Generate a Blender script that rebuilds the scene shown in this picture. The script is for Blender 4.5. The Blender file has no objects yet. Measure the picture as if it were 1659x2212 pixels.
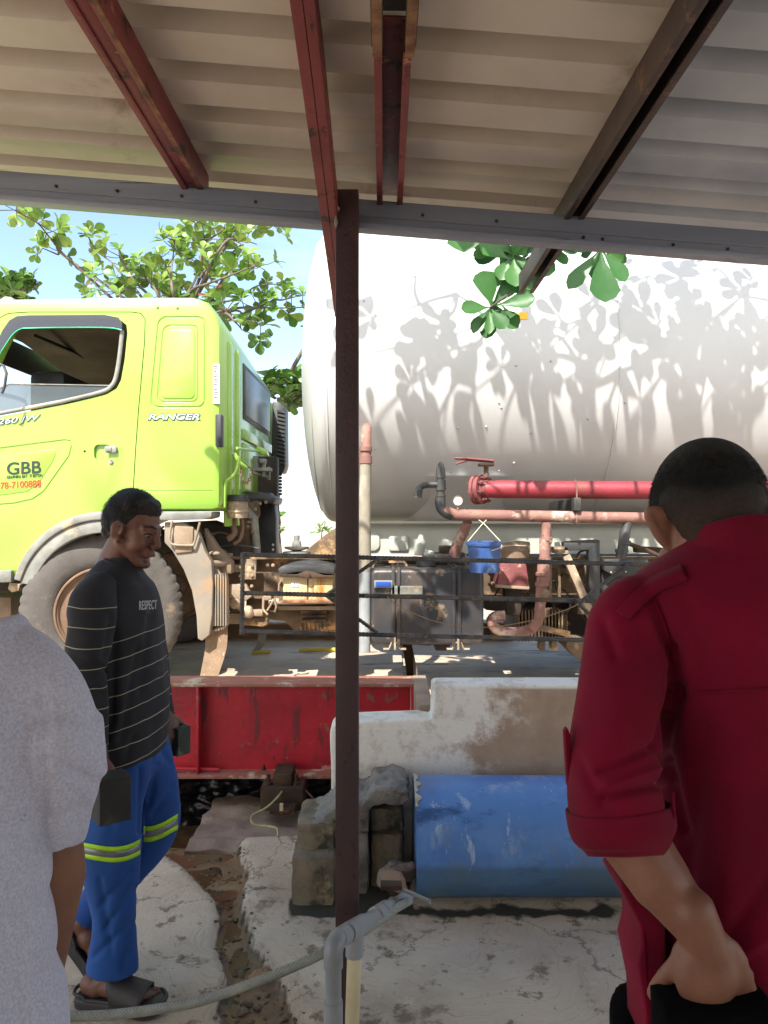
import bpy, bmesh, math, random
from mathutils import Vector, Matrix, noise, geometry
R = math.radians
random.seed(7)
S = bpy.context.scene
COL = S.collection
EYE = 1.56
# ---------------------------------------------------------------- camera, sky, sun, exposure
cam = bpy.data.cameras.new("camera"); co = bpy.data.objects.new("camera", cam); COL.objects.link(co)
co.location = (0, 0, EYE); co.rotation_euler = (R(90), 0, 0)
cam.sensor_fit = 'VERTICAL'; cam.sensor_height = 36; cam.lens = 36 * 1660 / 2212
cam.clip_start = .05; cam.clip_end = 3000
S.camera = co
SUNV = Vector((-.25, -.60, .80)).normalized()
sun = bpy.data.lights.new("sun", 'SUN'); so = bpy.data.objects.new("sun", sun); COL.objects.link(so)
sun.energy = 4.2; sun.angle = R(.5); sun.color = (1, .96, .89)
so.rotation_euler = SUNV.to_track_quat('Z', 'Y').to_euler()
W = bpy.data.worlds.new("World"); S.world = W; W.use_nodes = True
nt = W.node_tree; N = nt.nodes; L = nt.links
bg = N['Background']; bg.inputs[1].default_value = .13
sky = N.new('ShaderNodeTexSky'); sky.sky_type = 'NISHITA'; sky.sun_disc = False
sky.sun_elevation = math.asin(SUNV.z); sky.sun_rotation = math.atan2(SUNV.x, SUNV.y)
sky.air_density = 1.0; sky.dust_density = 2.0; sky.ozone_density = 1.6
tc = N.new('ShaderNodeTexCoord'); mp = N.new('ShaderNodeMapping'); mp.inputs['Scale'].default_value = (1, 1, 2.6)
mp.inputs['Rotation'].default_value = (0, .5, .4)
cn = N.new('ShaderNodeTexNoise'); cn.inputs['Scale'].default_value = 2.3; cn.inputs['Detail'].default_value = 7; cn.inputs['Roughness'].default_value = .55
cr = N.new('ShaderNodeValToRGB'); cr.color_ramp.elements[0].position = .55; cr.color_ramp.elements[1].position = .85
cr.color_ramp.elements[1].color = (.75, .75, .75, 1)
# thin cloud veil, thicker towards the horizon
sx = N.new('ShaderNodeSeparateXYZ'); hz = N.new('ShaderNodeMapRange')
hz.inputs['From Min'].default_value = .0; hz.inputs['From Max'].default_value = .20; hz.inputs['To Min'].default_value = .8; hz.inputs['To Max'].default_value = 0
mxf = N.new('ShaderNodeMath'); mxf.operation = 'MAXIMUM'
mx = N.new('ShaderNodeMix'); mx.data_type = 'RGBA'; mx.inputs['B'].default_value = (5.2, 5.6, 5.8, 1)
L.new(tc.outputs['Generated'], mp.inputs['Vector']); L.new(mp.outputs[0], cn.inputs['Vector']); L.new(cn.outputs['Fac'], cr.inputs[0])
L.new(tc.outputs['Generated'], sx.inputs[0]); L.new(sx.outputs['Z'], hz.inputs['Value'])
bh = N.new('ShaderNodeMapRange'); bh.inputs['From Min'].default_value = -.1; bh.inputs['From Max'].default_value = -.6; bh.inputs['To Max'].default_value = .9  # bright warm cloud added out of view behind the viewer, to warm the shade
L.new(sx.outputs['Y'], bh.inputs['Value']); mx0 = N.new('ShaderNodeMath'); mx0.operation = 'MAXIMUM'; L.new(cr.outputs[0], mx0.inputs[0]); L.new(bh.outputs[0], mx0.inputs[1])
ccol = N.new('ShaderNodeMix'); ccol.data_type = 'RGBA'; ccol.inputs['A'].default_value = (4.3, 5.1, 5.7, 1); ccol.inputs['B'].default_value = (8.0, 7.8, 7.5, 1); L.new(bh.outputs[0], ccol.inputs['Factor']); L.new(ccol.outputs['Result'], mx.inputs['B'])
L.new(mx0.outputs[0], mxf.inputs[0]); L.new(hz.outputs[0], mxf.inputs[1]); L.new(mxf.outputs[0], mx.inputs['Factor'])
L.new(sky.outputs[0], mx.inputs['A']); L.new(mx.outputs['Result'], bg.inputs[0])
S.view_settings.view_transform = 'Standard'; S.view_settings.look = 'None'
S.view_settings.exposure = 1.5; S.view_settings.gamma = 1
S.cycles.max_bounces = 8; S.cycles.diffuse_bounces = 5

# ---------------------------------------------------------------- helpers
def P(x, y, d):
    """point d metres away whose bearing was measured on the photograph (1659 x 2212 view)"""
    return Vector(((x - 829.5) / 1660 * d, d, EYE - (y - 1106) / 1660 * d))
def px(n, d): return n / 1660 * d
ORG = {}
def tag(o, label=None, cat=None, group=None, kind=None):
    if label: o['label'] = label
    if cat: o['category'] = cat
    if group: o['group'] = group
    if kind: o['kind'] = kind
    return o
def thing(name, label, cat, loc, group=None):
    o = bpy.data.objects.new(name, None); COL.objects.link(o); o.location = loc; o.empty_display_size = .1
    ORG[o] = Vector(loc); return tag(o, label, cat, group)
class MB:
    def __init__(s): s.v = []; s.f = []; s.c = []
    def add(s, vs, fs):
        n = len(s.v); s.v += [Vector(v) for v in vs]; s.f += [tuple(i + n for i in f) for f in fs]; return s
    def box(s, a, b):
        x0, y0, z0 = [min(a[i], b[i]) for i in range(3)]; x1, y1, z1 = [max(a[i], b[i]) for i in range(3)]
        return s.add([(x0,y0,z0),(x1,y0,z0),(x1,y1,z0),(x0,y1,z0),(x0,y0,z1),(x1,y0,z1),(x1,y1,z1),(x0,y1,z1)],
                     [(0,3,2,1),(4,5,6,7),(0,1,5,4),(1,2,6,5),(2,3,7,6),(3,0,4,7)])
    def pbox(s, x0, y0, x1, y1, d0, d1):
        """box whose front face (at depth d0) has these corners"""
        a = P(x0, y0, d0); b = P(x1, y1, d0); return s.box(a, (b.x, d1, b.z))
    def bar(s, a, b, w, h, up=(0, 0, 1)):
        a = Vector(a); b = Vector(b); t = (b - a).normalized(); u = Vector(up)
        r = t.cross(u)
        if r.length < 1e-4: r = t.cross(Vector((0, 1, 0)))
        r.normalize(); u = r.cross(t).normalized(); r *= w / 2; u *= h / 2
        return s.add([a-r-u, a+r-u, a+r+u, a-r+u, b-r-u, b+r-u, b+r+u, b-r+u],
                     [(0,3,2,1),(4,5,6,7),(0,1,5,4),(1,2,6,5),(2,3,7,6),(3,0,4,7)][::1])
    def tube(s, pts, r, n=12, ry=None, caps=True, ref=None, closed=False):
        pts = [Vector(p) for p in pts]; m = len(pts)
        rs = r if isinstance(r, (list, tuple)) else [r] * m
        rys = ry if isinstance(ry, (list, tuple)) else ([ry] * m if ry else rs)
        base = len(s.v); u = None
        for i, p in enumerate(pts):
            if closed: t = (pts[(i+1) % m] - pts[i-1])
            else: t = (pts[min(i+1, m-1)] - pts[max(i-1, 0)])
            if t.length < 1e-9: t = Vector((0, 0, 1))
            t.normalize()
            if u is None:
                u = Vector(ref) if ref else (Vector((0, 0, 1)) if abs(t.z) < .8 else Vector((1, 0, 0)))
            u = u - t * u.dot(t)
            if u.length < 1e-6: u = t.orthogonal()
            u.normalize(); w = t.cross(u)
            for k in range(n):
                a = 2 * math.pi * k / n
                s.v.append(p + u * math.cos(a) * rs[i] + w * math.sin(a) * rys[i])
        for i in range(m if closed else m - 1):
            for k in range(n):
                a = base + i*n + k; b = base + i*n + (k+1) % n; j = base + ((i+1) % m)*n
                s.f.append((a, b, j + (k+1) % n, j + k))
        if caps and not closed:
            s.f.append(tuple(base + k for k in range(n))[::-1]); s.f.append(tuple(base + (m-1)*n + k for k in range(n)))
        return s
    def lathe(s, o, ax, prof, n=24):
        """prof: (distance along ax, radius)"""
        o = Vector(o); ax = Vector(ax).normalized()
        pts = [o + ax * a for a, r in prof]; base = len(s.v)
        u = ax.orthogonal().normalized(); w = ax.cross(u)
        for (a, r) in prof:
            for k in range(n):
                t = 2 * math.pi * k / n; s.v.append(o + ax * a + (u * math.cos(t) + w * math.sin(t)) * max(r, 1e-4))
        for i in range(len(prof) - 1):
            for k in range(n):
                s.f.append((base+i*n+k, base+i*n+(k+1) % n, base+(i+1)*n+(k+1) % n, base+(i+1)*n+k))
        s.f.append(tuple(base + k for k in range(n))[::-1]); s.f.append(tuple(base + (len(prof)-1)*n + k for k in range(n)))
        return s
    def prism(s, pts, d):
        """closed outline pts (3-D, planar) pushed by vector d"""
        pts = [Vector(p) for p in pts]; n = len(pts); d = Vector(d); b = len(s.v)
        s.v += pts + [p + d for p in pts]
        s.f.append(tuple(b + i for i in range(n))[::-1]); s.f.append(tuple(b + n + i for i in range(n)))
        for i in range(n): s.f.append((b+i, b+(i+1) % n, b+n+(i+1) % n, b+n+i))
        return s
    def pprism(s, pts, d0, d1): return s.prism([P(x, y, d0) for x, y in pts], (0, d1 - d0, 0))
    def ell(s, c, r, rot=None, nu=16, nv=10):
        c = Vector(c); vs = []; fs = []
        rot = rot or Matrix.Identity(3)
        for i in range(nv + 1):
            th = math.pi * i / nv
            for k in range(nu):
                ph = 2*math.pi*k/nu
                vs.append(c + rot @ Vector((r[0]*math.sin(th)*math.cos(ph), r[1]*math.sin(th)*math.sin(ph), r[2]*math.cos(th))))
        for i in range(nv):
            for k in range(nu): fs.append((i*nu+k, (i+1)*nu+k, (i+1)*nu+(k+1) % nu, i*nu+(k+1) % nu))
        return s.add(vs, fs)
    def cap(s, a, b, ra, rb, n=12):
        a = Vector(a); b = Vector(b); t = (b-a).normalized(); pts = []; rs = []
        for k in range(5):
            an = math.pi/2*(k/4.5) ; pts.append(a - t*ra*math.cos(an)); rs.append(ra*math.sin(an)+1e-4)
        for k in range(5):
            an = math.pi/2*((4-k)/4.5); pts.append(b + t*rb*math.cos(an)); rs.append(rb*math.sin(an)+1e-4)
        return s.tube(pts, rs, n)
    def rough(s, amp, sc, i0=0):
        for i in range(i0, len(s.v)):
            v = s.v[i]; s.v[i] = v + noise.noise_vector(v * sc) * amp
        return s
    def mesh(s, name, org=Vector((0, 0, 0)), merge=False):
        me = bpy.data.meshes.new(name); me.from_pydata([tuple(v - org) for v in s.v], [], s.f)
        bm = bmesh.new(); bm.from_mesh(me)
        if merge: bmesh.ops.remove_doubles(bm, verts=bm.verts, dist=1e-5)
        bmesh.ops.recalc_face_normals(bm, faces=bm.faces); bm.to_mesh(me); bm.free()
        return me
    def build(s, name, mat, parent=None, smooth=35, bevel=0, org=None, mods=(), seg=2, merge=False):
        if parent is not None: o_ = ORG[parent]
        elif org is not None: o_ = Vector(org)
        else:
            xs = [v.x for v in s.v]; ys = [v.y for v in s.v]; o_ = Vector(((min(xs)+max(xs))/2, (min(ys)+max(ys))/2, min(v.z for v in s.v)))
        me = s.mesh(name, o_, merge)
        return link(name, me, mat, parent, o_, smooth, bevel, mods, seg)
def link(name, me, mat, parent, o_, smooth=35, bevel=0, mods=(), seg=2):
    o = bpy.data.objects.new(name, me); COL.objects.link(o)
    me.materials.clear(); me.materials.append(mat)
    if bevel:
        b = o.modifiers.new('bevel', 'BEVEL'); b.width = bevel; b.segments = seg; b.limit_method = 'ANGLE'; b.angle_limit = R(35)
    for k, kw in mods:
        m = o.modifiers.new(k.lower(), k)
        for a, v in kw.items(): setattr(m, a, v)
    if bevel or mods:
        bpy.context.view_layer.update()
        dg = bpy.context.evaluated_depsgraph_get(); me2 = bpy.data.meshes.new_from_object(o.evaluated_get(dg))
        o.modifiers.clear(); o.data = me2; me2.name = name; me = me2
    if smooth:
        me.shade_smooth()
        if smooth < 180: me.set_sharp_from_angle(angle=R(smooth))
    if parent is not None: o.parent = parent
    else: o.location = o_
    ORG[o] = o_
    return o
def each(items, name, mat, parent, **k):
    for m in items: m.build(name, mat, parent, **k)
def dup(root, off, label=None):
    r = root.copy(); COL.objects.link(r); r.location = root.location + Vector(off); ORG[r] = ORG[root] + Vector(off)
    if label: r['label'] = label
    for ch in list(root.children):
        c = ch.copy(); COL.objects.link(c); c.parent = r
        for g in list(ch.children):
            d = g.copy(); COL.objects.link(d); d.parent = c
    return r
def crv(pts, k=6):
    """Catmull-Rom through points (tuples of any length)"""
    out = []; n = len(pts); pts = [tuple(p) for p in pts]
    for i in range(n - 1):
        p0 = pts[max(i-1, 0)]; p1 = pts[i]; p2 = pts[i+1]; p3 = pts[min(i+2, n-1)]
        for j in range(k):
            t = j / k
            out.append(tuple(.5*((2*b)+(-a+c)*t+(2*a-5*b+4*c-d)*t*t+(-a+3*b-3*c+d)*t**3) for a, b, c, d in zip(p0, p1, p2, p3)))
    out.append(pts[-1]); return out
def boolean(o, cutters, op='DIFFERENCE'):
    for c in cutters:
        m = o.modifiers.new('b', 'BOOLEAN'); m.object = c; m.operation = op; m.solver = 'EXACT'
    bpy.context.view_layer.update()
    dg = bpy.context.evaluated_depsgraph_get(); me = bpy.data.meshes.new_from_object(o.evaluated_get(dg))
    o.modifiers.clear(); o.data = me
    for c in cutters: bpy.data.objects.remove(c)
    me.shade_smooth(); me.set_sharp_from_angle(angle=R(35)); return o
def rgb(h):
    h = h.lstrip('#'); c = [int(h[i:i+2], 16)/255 for i in (0, 2, 4)]
    return tuple((x/12.92 if x <= .04045 else ((x+.055)/1.055)**2.4) for x in c) + (1,)
def col(c): return rgb(c) if isinstance(c, str) else (tuple(c) + (1,))[:4]
# ---------------------------------------------------------------- material builder
def M(name, c, c2=None, sc=6, rough=.6, metal=0, bump=0, bsc=60, stains=(), st=(1, 1, 1), coat=0, spec=None, lo=.35, hi=.65, sheen=0, bdist=.01):
    m = bpy.data.materials.new(name); m.use_nodes = True; n = m.node_tree.nodes; l = m.node_tree.links
    b = n['Principled BSDF']; b.inputs['Roughness'].default_value = rough; b.inputs['Metallic'].default_value = metal
    if coat: b.inputs['Coat Weight'].default_value = coat; b.inputs['Coat Roughness'].default_value = .12
    if spec is not None: b.inputs['Specular IOR Level'].default_value = spec
    if sheen: b.inputs['Sheen Weight'].default_value = sheen
    tc = n.new('ShaderNodeTexCoord'); mp = n.new('ShaderNodeMapping'); mp.inputs['Scale'].default_value = st
    l.new(tc.outputs['Object'], mp.inputs['Vector'])
    def ns(scale, det=6, ro=.6):
        t = n.new('ShaderNodeTexNoise'); t.inputs['Scale'].default_value = scale; t.inputs['Detail'].default_value = det; t.inputs['Roughness'].default_value = ro
        l.new(mp.outputs[0], t.inputs['Vector']); return t
    def ramp(src, a, z):
        r = n.new('ShaderNodeMapRange'); r.inputs['From Min'].default_value = a; r.inputs['From Max'].default_value = z; r.interpolation_type = 'SMOOTHSTEP'
        l.new(src, r.inputs['Value']); return r.outputs[0]
    def mix(f, A, B):
        x = n.new('ShaderNodeMix'); x.data_type = 'RGBA'
        if isinstance(f, float): x.inputs['Factor'].default_value = f
        else: l.new(f, x.inputs['Factor'])
        for k, v in (('A', A), ('B', B)):
            if isinstance(v, tuple): x.inputs[k].default_value = v
            else: l.new(v, x.inputs[k])
        return x.outputs['Result']
    out = col(c)
    if c2: out = mix(ramp(ns(sc).outputs['Fac'], lo, hi), out, col(c2))
    for q in stains:
        sc_, s_, thr, wid = q[:4]
        t = ns(s_, 9, .7)
        if len(q) > 4:
            mp2 = n.new('ShaderNodeMapping'); mp2.inputs['Scale'].default_value = q[4]; mp2.inputs['Location'].default_value = (s_, thr*9, 3.1)
            l.new(tc.outputs['Object'], mp2.inputs['Vector']); l.new(mp2.outputs[0], t.inputs['Vector'])
        out = mix(ramp(t.outputs['Fac'], thr - .03, thr - .03 + wid), out, col(sc_))
    if isinstance(out, tuple): b.inputs['Base Color'].default_value = out
    else: l.new(out, b.inputs['Base Color'])
    if bump:
        bp = n.new('ShaderNodeBump'); bp.inputs['Strength'].default_value = bump; bp.inputs['Distance'].default_value = bdist
        l.new(ns(bsc, 8, .65).outputs['Fac'], bp.inputs['Height']); l.new(bp.outputs[0], b.inputs['Normal'])
    m['_mix'] = 1
    return m
def nodes(m): return m.node_tree.nodes, m.node_tree.links, m.node_tree.nodes['Principled BSDF']
def mixc(m, fac, B):
    """mix colour B over the base colour with a factor socket"""
    n, l, b = nodes(m); x = n.new('ShaderNodeMix'); x.data_type = 'RGBA'; i = b.inputs['Base Color']
    if i.links: l.new(i.links[0].from_socket, x.inputs['A'])
    else: x.inputs['A'].default_value = i.default_value[:]
    if isinstance(B, tuple): x.inputs['B'].default_value = B
    else: l.new(B, x.inputs['B'])
    l.new(fac, x.inputs['Factor']); l.new(x.outputs['Result'], i); return m
def mth(m, op, a, b=None, c=None):
    n, l, _ = nodes(m); x = n.new('ShaderNodeMath'); x.operation = op
    for i, v in enumerate((a, b, c)):
        if v is None: continue
        if isinstance(v, (int, float)): x.inputs[i].default_value = v
        else: l.new(v, x.inputs[i])
    return x.outputs[0]
def text(s, x0, y0, x1, y1, d, mat, parent, shear=0, off=0, ext=.0015, roll=0, org=None, rot=None, place=None, sp=1):
    """lettering fitted into the given box on a plane d metres away facing the street"""
    cu = bpy.data.curves.new('lettering', 'FONT'); cu.body = s; cu.shear = shear; cu.offset = off; cu.extrude = ext; cu.space_character = sp
    o = bpy.data.objects.new('t', cu); COL.objects.link(o); bpy.context.view_layer.update()
    me = bpy.data.meshes.new_from_object(o.evaluated_get(bpy.context.evaluated_depsgraph_get())); bpy.data.objects.remove(o)
    xs = [v.co.x for v in me.vertices]; ys = [v.co.y for v in me.vertices]
    a = P(x0, y1, d); b = P(x1, y0, d); w = b.x - a.x; h = b.z - a.z
    org = ORG[parent]
    for v in me.vertices:
        u = (v.co.x - min(xs)) / (max(xs) - min(xs)) * w; t = (v.co.y - min(ys)) / (max(ys) - min(ys)) * h
        zz = v.co.z
        q = Vector((a.x + u*math.cos(roll), d - zz, a.z + t + u*math.sin(roll)))
        if place: q = place(q, zz)
        v.co = q - org
    return link('lettering', me, mat, parent, org, smooth=0)
# ================================================================ materials
m_beige = M('roof_sheet_beige', '#c4baad', '#b8ad9f', 3, .45, 0, .08, 30, stains=[('#8f7c68', 2.0, .60, .16, (1, 1, 1)), ('#5a3c28', 14, .73, .02)])
m_bluegrey = M('roof_sheet_grey', '#b4b8c0', '#a3a8b1', 3, .4, 0, .1, 20, stains=[('#7d8088', 2, .6, .15)])
m_rafter = M('red_oxide_steel', '#7e393b', '#6a2e30', 4, .5, 0, .25, 50, stains=[('#2c1c18', 9, .60, .05), ('#a07050', 16, .66, .03)])
m_darkpost = M('dark_oxide_post', '#3f2a2b', '#342628', 3, .55, 0, .3, 80, stains=[('#2a1616', 30, .62, .03), ('#56352c', 5, .6, .12)])
m_rust_edge = M('rusty_edge', '#8a6447', '#5d3a26', 18, .8, 0, .4, 90)
m_beam = M('eave_beam_steel', '#757b8a', '#8a919e', 1.5, .4, .1, .1, 40, st=(.3, 1, 6), stains=[('#43454e', 6, .64, .08)])
m_brownst = M('brown_steel', '#4b3a34', '#3a2f2c', 9, .6, .1, .3, 60, stains=[('#6d5142', 8, .6, .05), ('#25211f', 3, .58, .08)])
m_blackst = M('blackened_steel', '#26231f', '#3a322b', 9, .6, .2, .3, 60, stains=[('#5f4632', 8, .62, .05)])
m_rebar = M('rebar', '#6f6f6e', '#505153', 14, .55, .3, .2, 90, stains=[('#7a6a55', 9, .58, .05), ('#8d8f8c', 22, .64, .04)])
m_girder = M('girder_red', '#b3202f', '#961b29', 3, .42, 0, .35, 30, stains=[('#73282e', 7, .585, .04, (1.6, 1, .35)), ('#7f5c50', 11, .635, .03), ('#b98781', 3.1, .655, .05)])
m_flange = M('girder_flange', '#9a6258', '#8a5a45', 5, .7, 0, .4, 40, stains=[('#b8a894', 7, .55, .1), ('#a83038', 4, .62, .06)])
m_deck = M('deck_dusty_steel', '#bcab95', '#a3937f', 2.2, .75, 0, .5, 18, stains=[('#b0a290', 1.6, .56, .12, (.5, 2.5, 1)), ('#6b5f53', 3, .60, .06, (.6, 3, 1))])
m_dirt = M('dirt_pale', '#b9aa96', '#a08e79', 3, .9, 0, .5, 25)
m_grass = M('grass', '#5d7f2a', '#7ca03a', 9, .7)
m_wire = M('wire', '#a8a56f', '#77744a', 9, .5)
m_pvcg = M('grey_pvc', '#8f9293', '#7c8082', 5, .38, 0, .1, 30, stains=[('#9c9c94', 6, .6, .12), ('#5a6063', 14, .66, .05)])
m_cream = M('cream_pvc', '#cdbf9d', '#b8a784', 4, .45, 0, .1, 30, stains=[('#7c5a3e', 7, .66, .04, (3, 3, .7))])
m_block = M('mossy_concrete', '#8a7d68', '#5f5546', 7, .9, 0, 1, 30, stains=[('#9c8b6c', 4, .58, .12), ('#3b3930', 5, .54, .12), ('#5a5f3c', 8, .66, .05)], bdist=.02)
m_grey_conc = M('grey_rubble', '#918b82', '#77716a', 8, .9, 0, 1, 35, stains=[('#4a4a3e', 4, .62, .08)], bdist=.02)
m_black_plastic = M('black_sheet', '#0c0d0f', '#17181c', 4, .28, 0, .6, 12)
m_darkrust = M('dark_rust', '#46311f', '#2c1e15', 8, .75, .1, .5, 50, stains=[('#7a5534', 7, .6, .06)])
m_pinkconc = M('pink_dust_concrete', '#94806f', '#79675a', 4, .9, 0, .7, 30, stains=[('#4c443c', 5, .66, .05)])
# white plaster over tan render
m_wall = M('wall_render', '#ad9884', '#9c8672', 5, .9, 0, .5, 45, bdist=.008, stains=[('#6f604e', 26, .70, .03)])
def wall_paint(m):
    n, l, b = nodes(m); tcd = n.new('ShaderNodeTexCoord'); sp = n.new('ShaderNodeSeparateXYZ'); l.new(tcd.outputs['Object'], sp.inputs[0])
    nz = n.new('ShaderNodeTexNoise'); nz.inputs['Scale'].default_value = 5; nz.inputs['Detail'].default_value = 12; nz.inputs['Roughness'].default_value = .75
    l.new(tcd.outputs['Object'], nz.inputs['Vector'])
    # white from the left end up to x = 1.0, ragged edge; top face stays white
    e = mth(m, 'ADD', sp.outputs['X'], mth(m, 'MULTIPLY', nz.outputs['Fac'], 1.1))
    low = mth(m, 'MULTIPLY', mth(m, 'LESS_THAN', mth(m, 'ADD', sp.outputs['Z'], mth(m, 'MULTIPLY', nz.outputs['Fac'], .3)), .70), -.13)
    f = n.new('ShaderNodeMapRange'); f.inputs['From Min'].default_value = 1.14; f.inputs['From Max'].default_value = .98; l.new(mth(m, 'SUBTRACT', e, low), f.inputs['Value'])
    top = n.new('ShaderNodeMapRange'); top.inputs['From Min'].default_value = .775; top.inputs['From Max'].default_value = .785; l.new(mth(m, 'ADD', sp.outputs['Z'], mth(m, 'MULTIPLY', nz.outputs['Fac'], .012)), top.inputs['Value'])
    w = mth(m, 'MAXIMUM', f.outputs[0], top.outputs[0])
    nz2 = n.new('ShaderNodeTexNoise'); nz2.inputs['Scale'].default_value = 11; nz2.inputs['Detail'].default_value = 10; nz2.inputs['Roughness'].default_value = .7
    l.new(tcd.outputs['Object'], nz2.inputs['Vector'])
    chip = n.new('ShaderNodeMapRange'); chip.inputs['From Min'].default_value = .69; chip.inputs['From Max'].default_value = .67; l.new(nz2.outputs['Fac'], chip.inputs['Value'])
    wc = n.new('ShaderNodeMix'); wc.data_type = 'RGBA'; wc.inputs['A'].default_value = rgb('#dcd8cf'); wc.inputs['B'].default_value = rgb('#bfb8aa')
    f3 = n.new('ShaderNodeMapRange'); f3.inputs['From Min'].default_value = .5; f3.inputs['From Max'].default_value = .62; l.new(nz2.outputs['Fac'], f3.inputs['Value']); l.new(f3.outputs[0], wc.inputs['Factor'])
    mixc(m, mth(m, 'MULTIPLY', w, chip.outputs[0]), wc.outputs['Result'])
wall_paint(m_wall)
# blue barrier pipe: saturated above, grey-blue on the lower half
m_blue = M('blue_pipe_paint', '#456fae', '#5580ba', 2.4, .42, 0, .15, 30, lo=.42, hi=.58, stains=[('#7e95ba', 5, .56, .12, (1, 1, .45)), ('#8ea5c6', 9, .62, .05, (1.6, 1, .5)), ('#c3ccd6', 34, .72, .02), ('#2f4f80', 3, .58, .1, (.7, 1, 2.5)), ('#5e7390', 1.3, .57, .12, (1, 1, .6))])
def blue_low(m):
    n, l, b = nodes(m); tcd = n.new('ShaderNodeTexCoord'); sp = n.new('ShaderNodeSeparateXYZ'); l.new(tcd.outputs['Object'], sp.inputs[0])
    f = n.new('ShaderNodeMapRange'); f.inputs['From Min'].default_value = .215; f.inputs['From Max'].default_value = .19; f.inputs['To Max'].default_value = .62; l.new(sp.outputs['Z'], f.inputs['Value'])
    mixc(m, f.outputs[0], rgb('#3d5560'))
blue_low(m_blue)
# concrete apron: the attribute 'mud' marks the wet channel, 'moss' its dark banks
def apron():
    m = M('apron_concrete', '#c8b7a3', '#b09e89', 1.6, .82, 0, 0, stains=[('#c9bba8', 2.6, .56, .12), ('#7d6e5b', 3.3, .59, .09), ('#6f6250', 1.7, .62, .07), ('#84745f', 9, .60, .06), ('#4d463b', 34, .69, .03), ('#3f3a32', 90, .70, .03)])
    n, l, b = nodes(m)
    tcd = n.new('ShaderNodeTexCoord')
    # broom-swirled finish
    nz = n.new('ShaderNodeTexNoise'); nz.inputs['Scale'].default_value = 1.5; nz.inputs['Detail'].default_value = 3; l.new(tcd.outputs['Object'], nz.inputs['Vector'])
    wv = n.new('ShaderNodeTexNoise'); wv.inputs['Scale'].default_value = 1; wv.inputs['Detail'].default_value = 6; wv.inputs['Roughness'].default_value = .7
    sep = n.new('ShaderNodeSeparateXYZ'); l.new(tcd.outputs['Object'], sep.inputs[0])
    rad = n.new('ShaderNodeVectorMath'); rad.operation = 'DISTANCE'; l.new(tcd.outputs['Object'], rad.inputs[0]); rad.inputs[1].default_value = (.15, 3.0, 0)
    cmb = n.new('ShaderNodeCombineXYZ')
    l.new(mth(m, 'MULTIPLY', mth(m, 'ADD', rad.outputs['Value'], mth(m, 'MULTIPLY', nz.outputs['Fac'], .9)), 150), cmb.inputs[0])
    l.new(mth(m, 'MULTIPLY', sep.outputs['X'], 4), cmb.inputs[1]); l.new(mth(m, 'MULTIPLY', sep.outputs['Y'], 4), cmb.inputs[2])
    l.new(cmb.outputs[0], wv.inputs['Vector'])
    f = n.new('ShaderNodeMapRange'); f.inputs['From Min'].default_value = .54; f.inputs['From Max'].default_value = .74; f.inputs['To Max'].default_value = .5; l.new(wv.outputs['Fac'], f.inputs['Value'])
    mixc(m, f.outputs[0], rgb('#574f42'))
    # wandering cracks
    vo = n.new('ShaderNodeTexVoronoi'); vo.feature = 'DISTANCE_TO_EDGE'; vo.inputs['Scale'].default_value = 1.15
    wn = n.new('ShaderNodeTexNoise'); wn.inputs['Scale'].default_value = 3.5; wn.inputs['Detail'].default_value = 8; wn.inputs['Roughness'].default_value = .65; l.new(tcd.outputs['Object'], wn.inputs['Vector'])
    va = n.new('ShaderNodeVectorMath'); va.operation = 'MULTIPLY_ADD'; l.new(wn.outputs['Color'], va.inputs[0]); va.inputs[1].default_value = (.55, .55, 0); l.new(tcd.outputs['Object'], va.inputs[2]); l.new(va.outputs[0], vo.inputs['Vector'])
    fc = n.new('ShaderNodeMapRange'); fc.inputs['From Min'].default_value = .007; fc.inputs['From Max'].default_value = .003; fc.inputs['To Max'].default_value = .55; l.new(vo.outputs['Distance'], fc.inputs['Value'])
    mixc(m, mth(m, 'MULTIPLY', fc.outputs[0], mth(m, 'GREATER_THAN', wn.outputs['Fac'], .47)), rgb('#463e33'))
    at = n.new('ShaderNodeAttribute'); at.attribute_name = 'mud'
    n3 = n.new('ShaderNodeTexNoise'); n3.inputs['Scale'].default_value = 9; n3.inputs['Detail'].default_value = 8; l.new(tcd.outputs['Object'], n3.inputs['Vector'])
    r3 = n.new('ShaderNodeValToRGB'); e = r3.color_ramp.elements
    e[0].position = .32; e[0].color = rgb('#4a4031'); e[1].position = .68; e[1].color = rgb('#8d7557')
    x = r3.color_ramp.elements.new(.5); x.color = rgb('#7a5f40')
    l.new(n3.outputs['Fac'], r3.inputs[0])
    mf = n.new('ShaderNodeMapRange'); mf.inputs['From Min'].default_value = .45; mf.inputs['From Max'].default_value = .55
    l.new(mth(m, 'ADD', at.outputs['Fac'], mth(m, 'MULTIPLY', mth(m, 'SUBTRACT', n3.outputs['Fac'], .5), .35)), mf.inputs['Value'])
    mixc(m, mf.outputs[0], r3.outputs[0])
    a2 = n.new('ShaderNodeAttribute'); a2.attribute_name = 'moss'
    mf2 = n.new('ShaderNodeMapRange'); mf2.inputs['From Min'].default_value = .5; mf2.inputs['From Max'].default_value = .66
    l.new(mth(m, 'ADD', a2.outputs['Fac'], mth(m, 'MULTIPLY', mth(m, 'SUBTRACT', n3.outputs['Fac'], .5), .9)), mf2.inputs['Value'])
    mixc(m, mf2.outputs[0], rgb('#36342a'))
    ro = n.new('ShaderNodeMapRange'); ro.inputs['To Min'].default_value = .85; ro.inputs['To Max'].default_value = .38; l.new(mf.outputs[0], ro.inputs['Value']); l.new(ro.outputs[0], b.inputs['Roughness'])
    bp = n.new('ShaderNodeBump'); bp.inputs['Strength'].default_value = .75; bp.inputs['Distance'].default_value = .012
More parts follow.
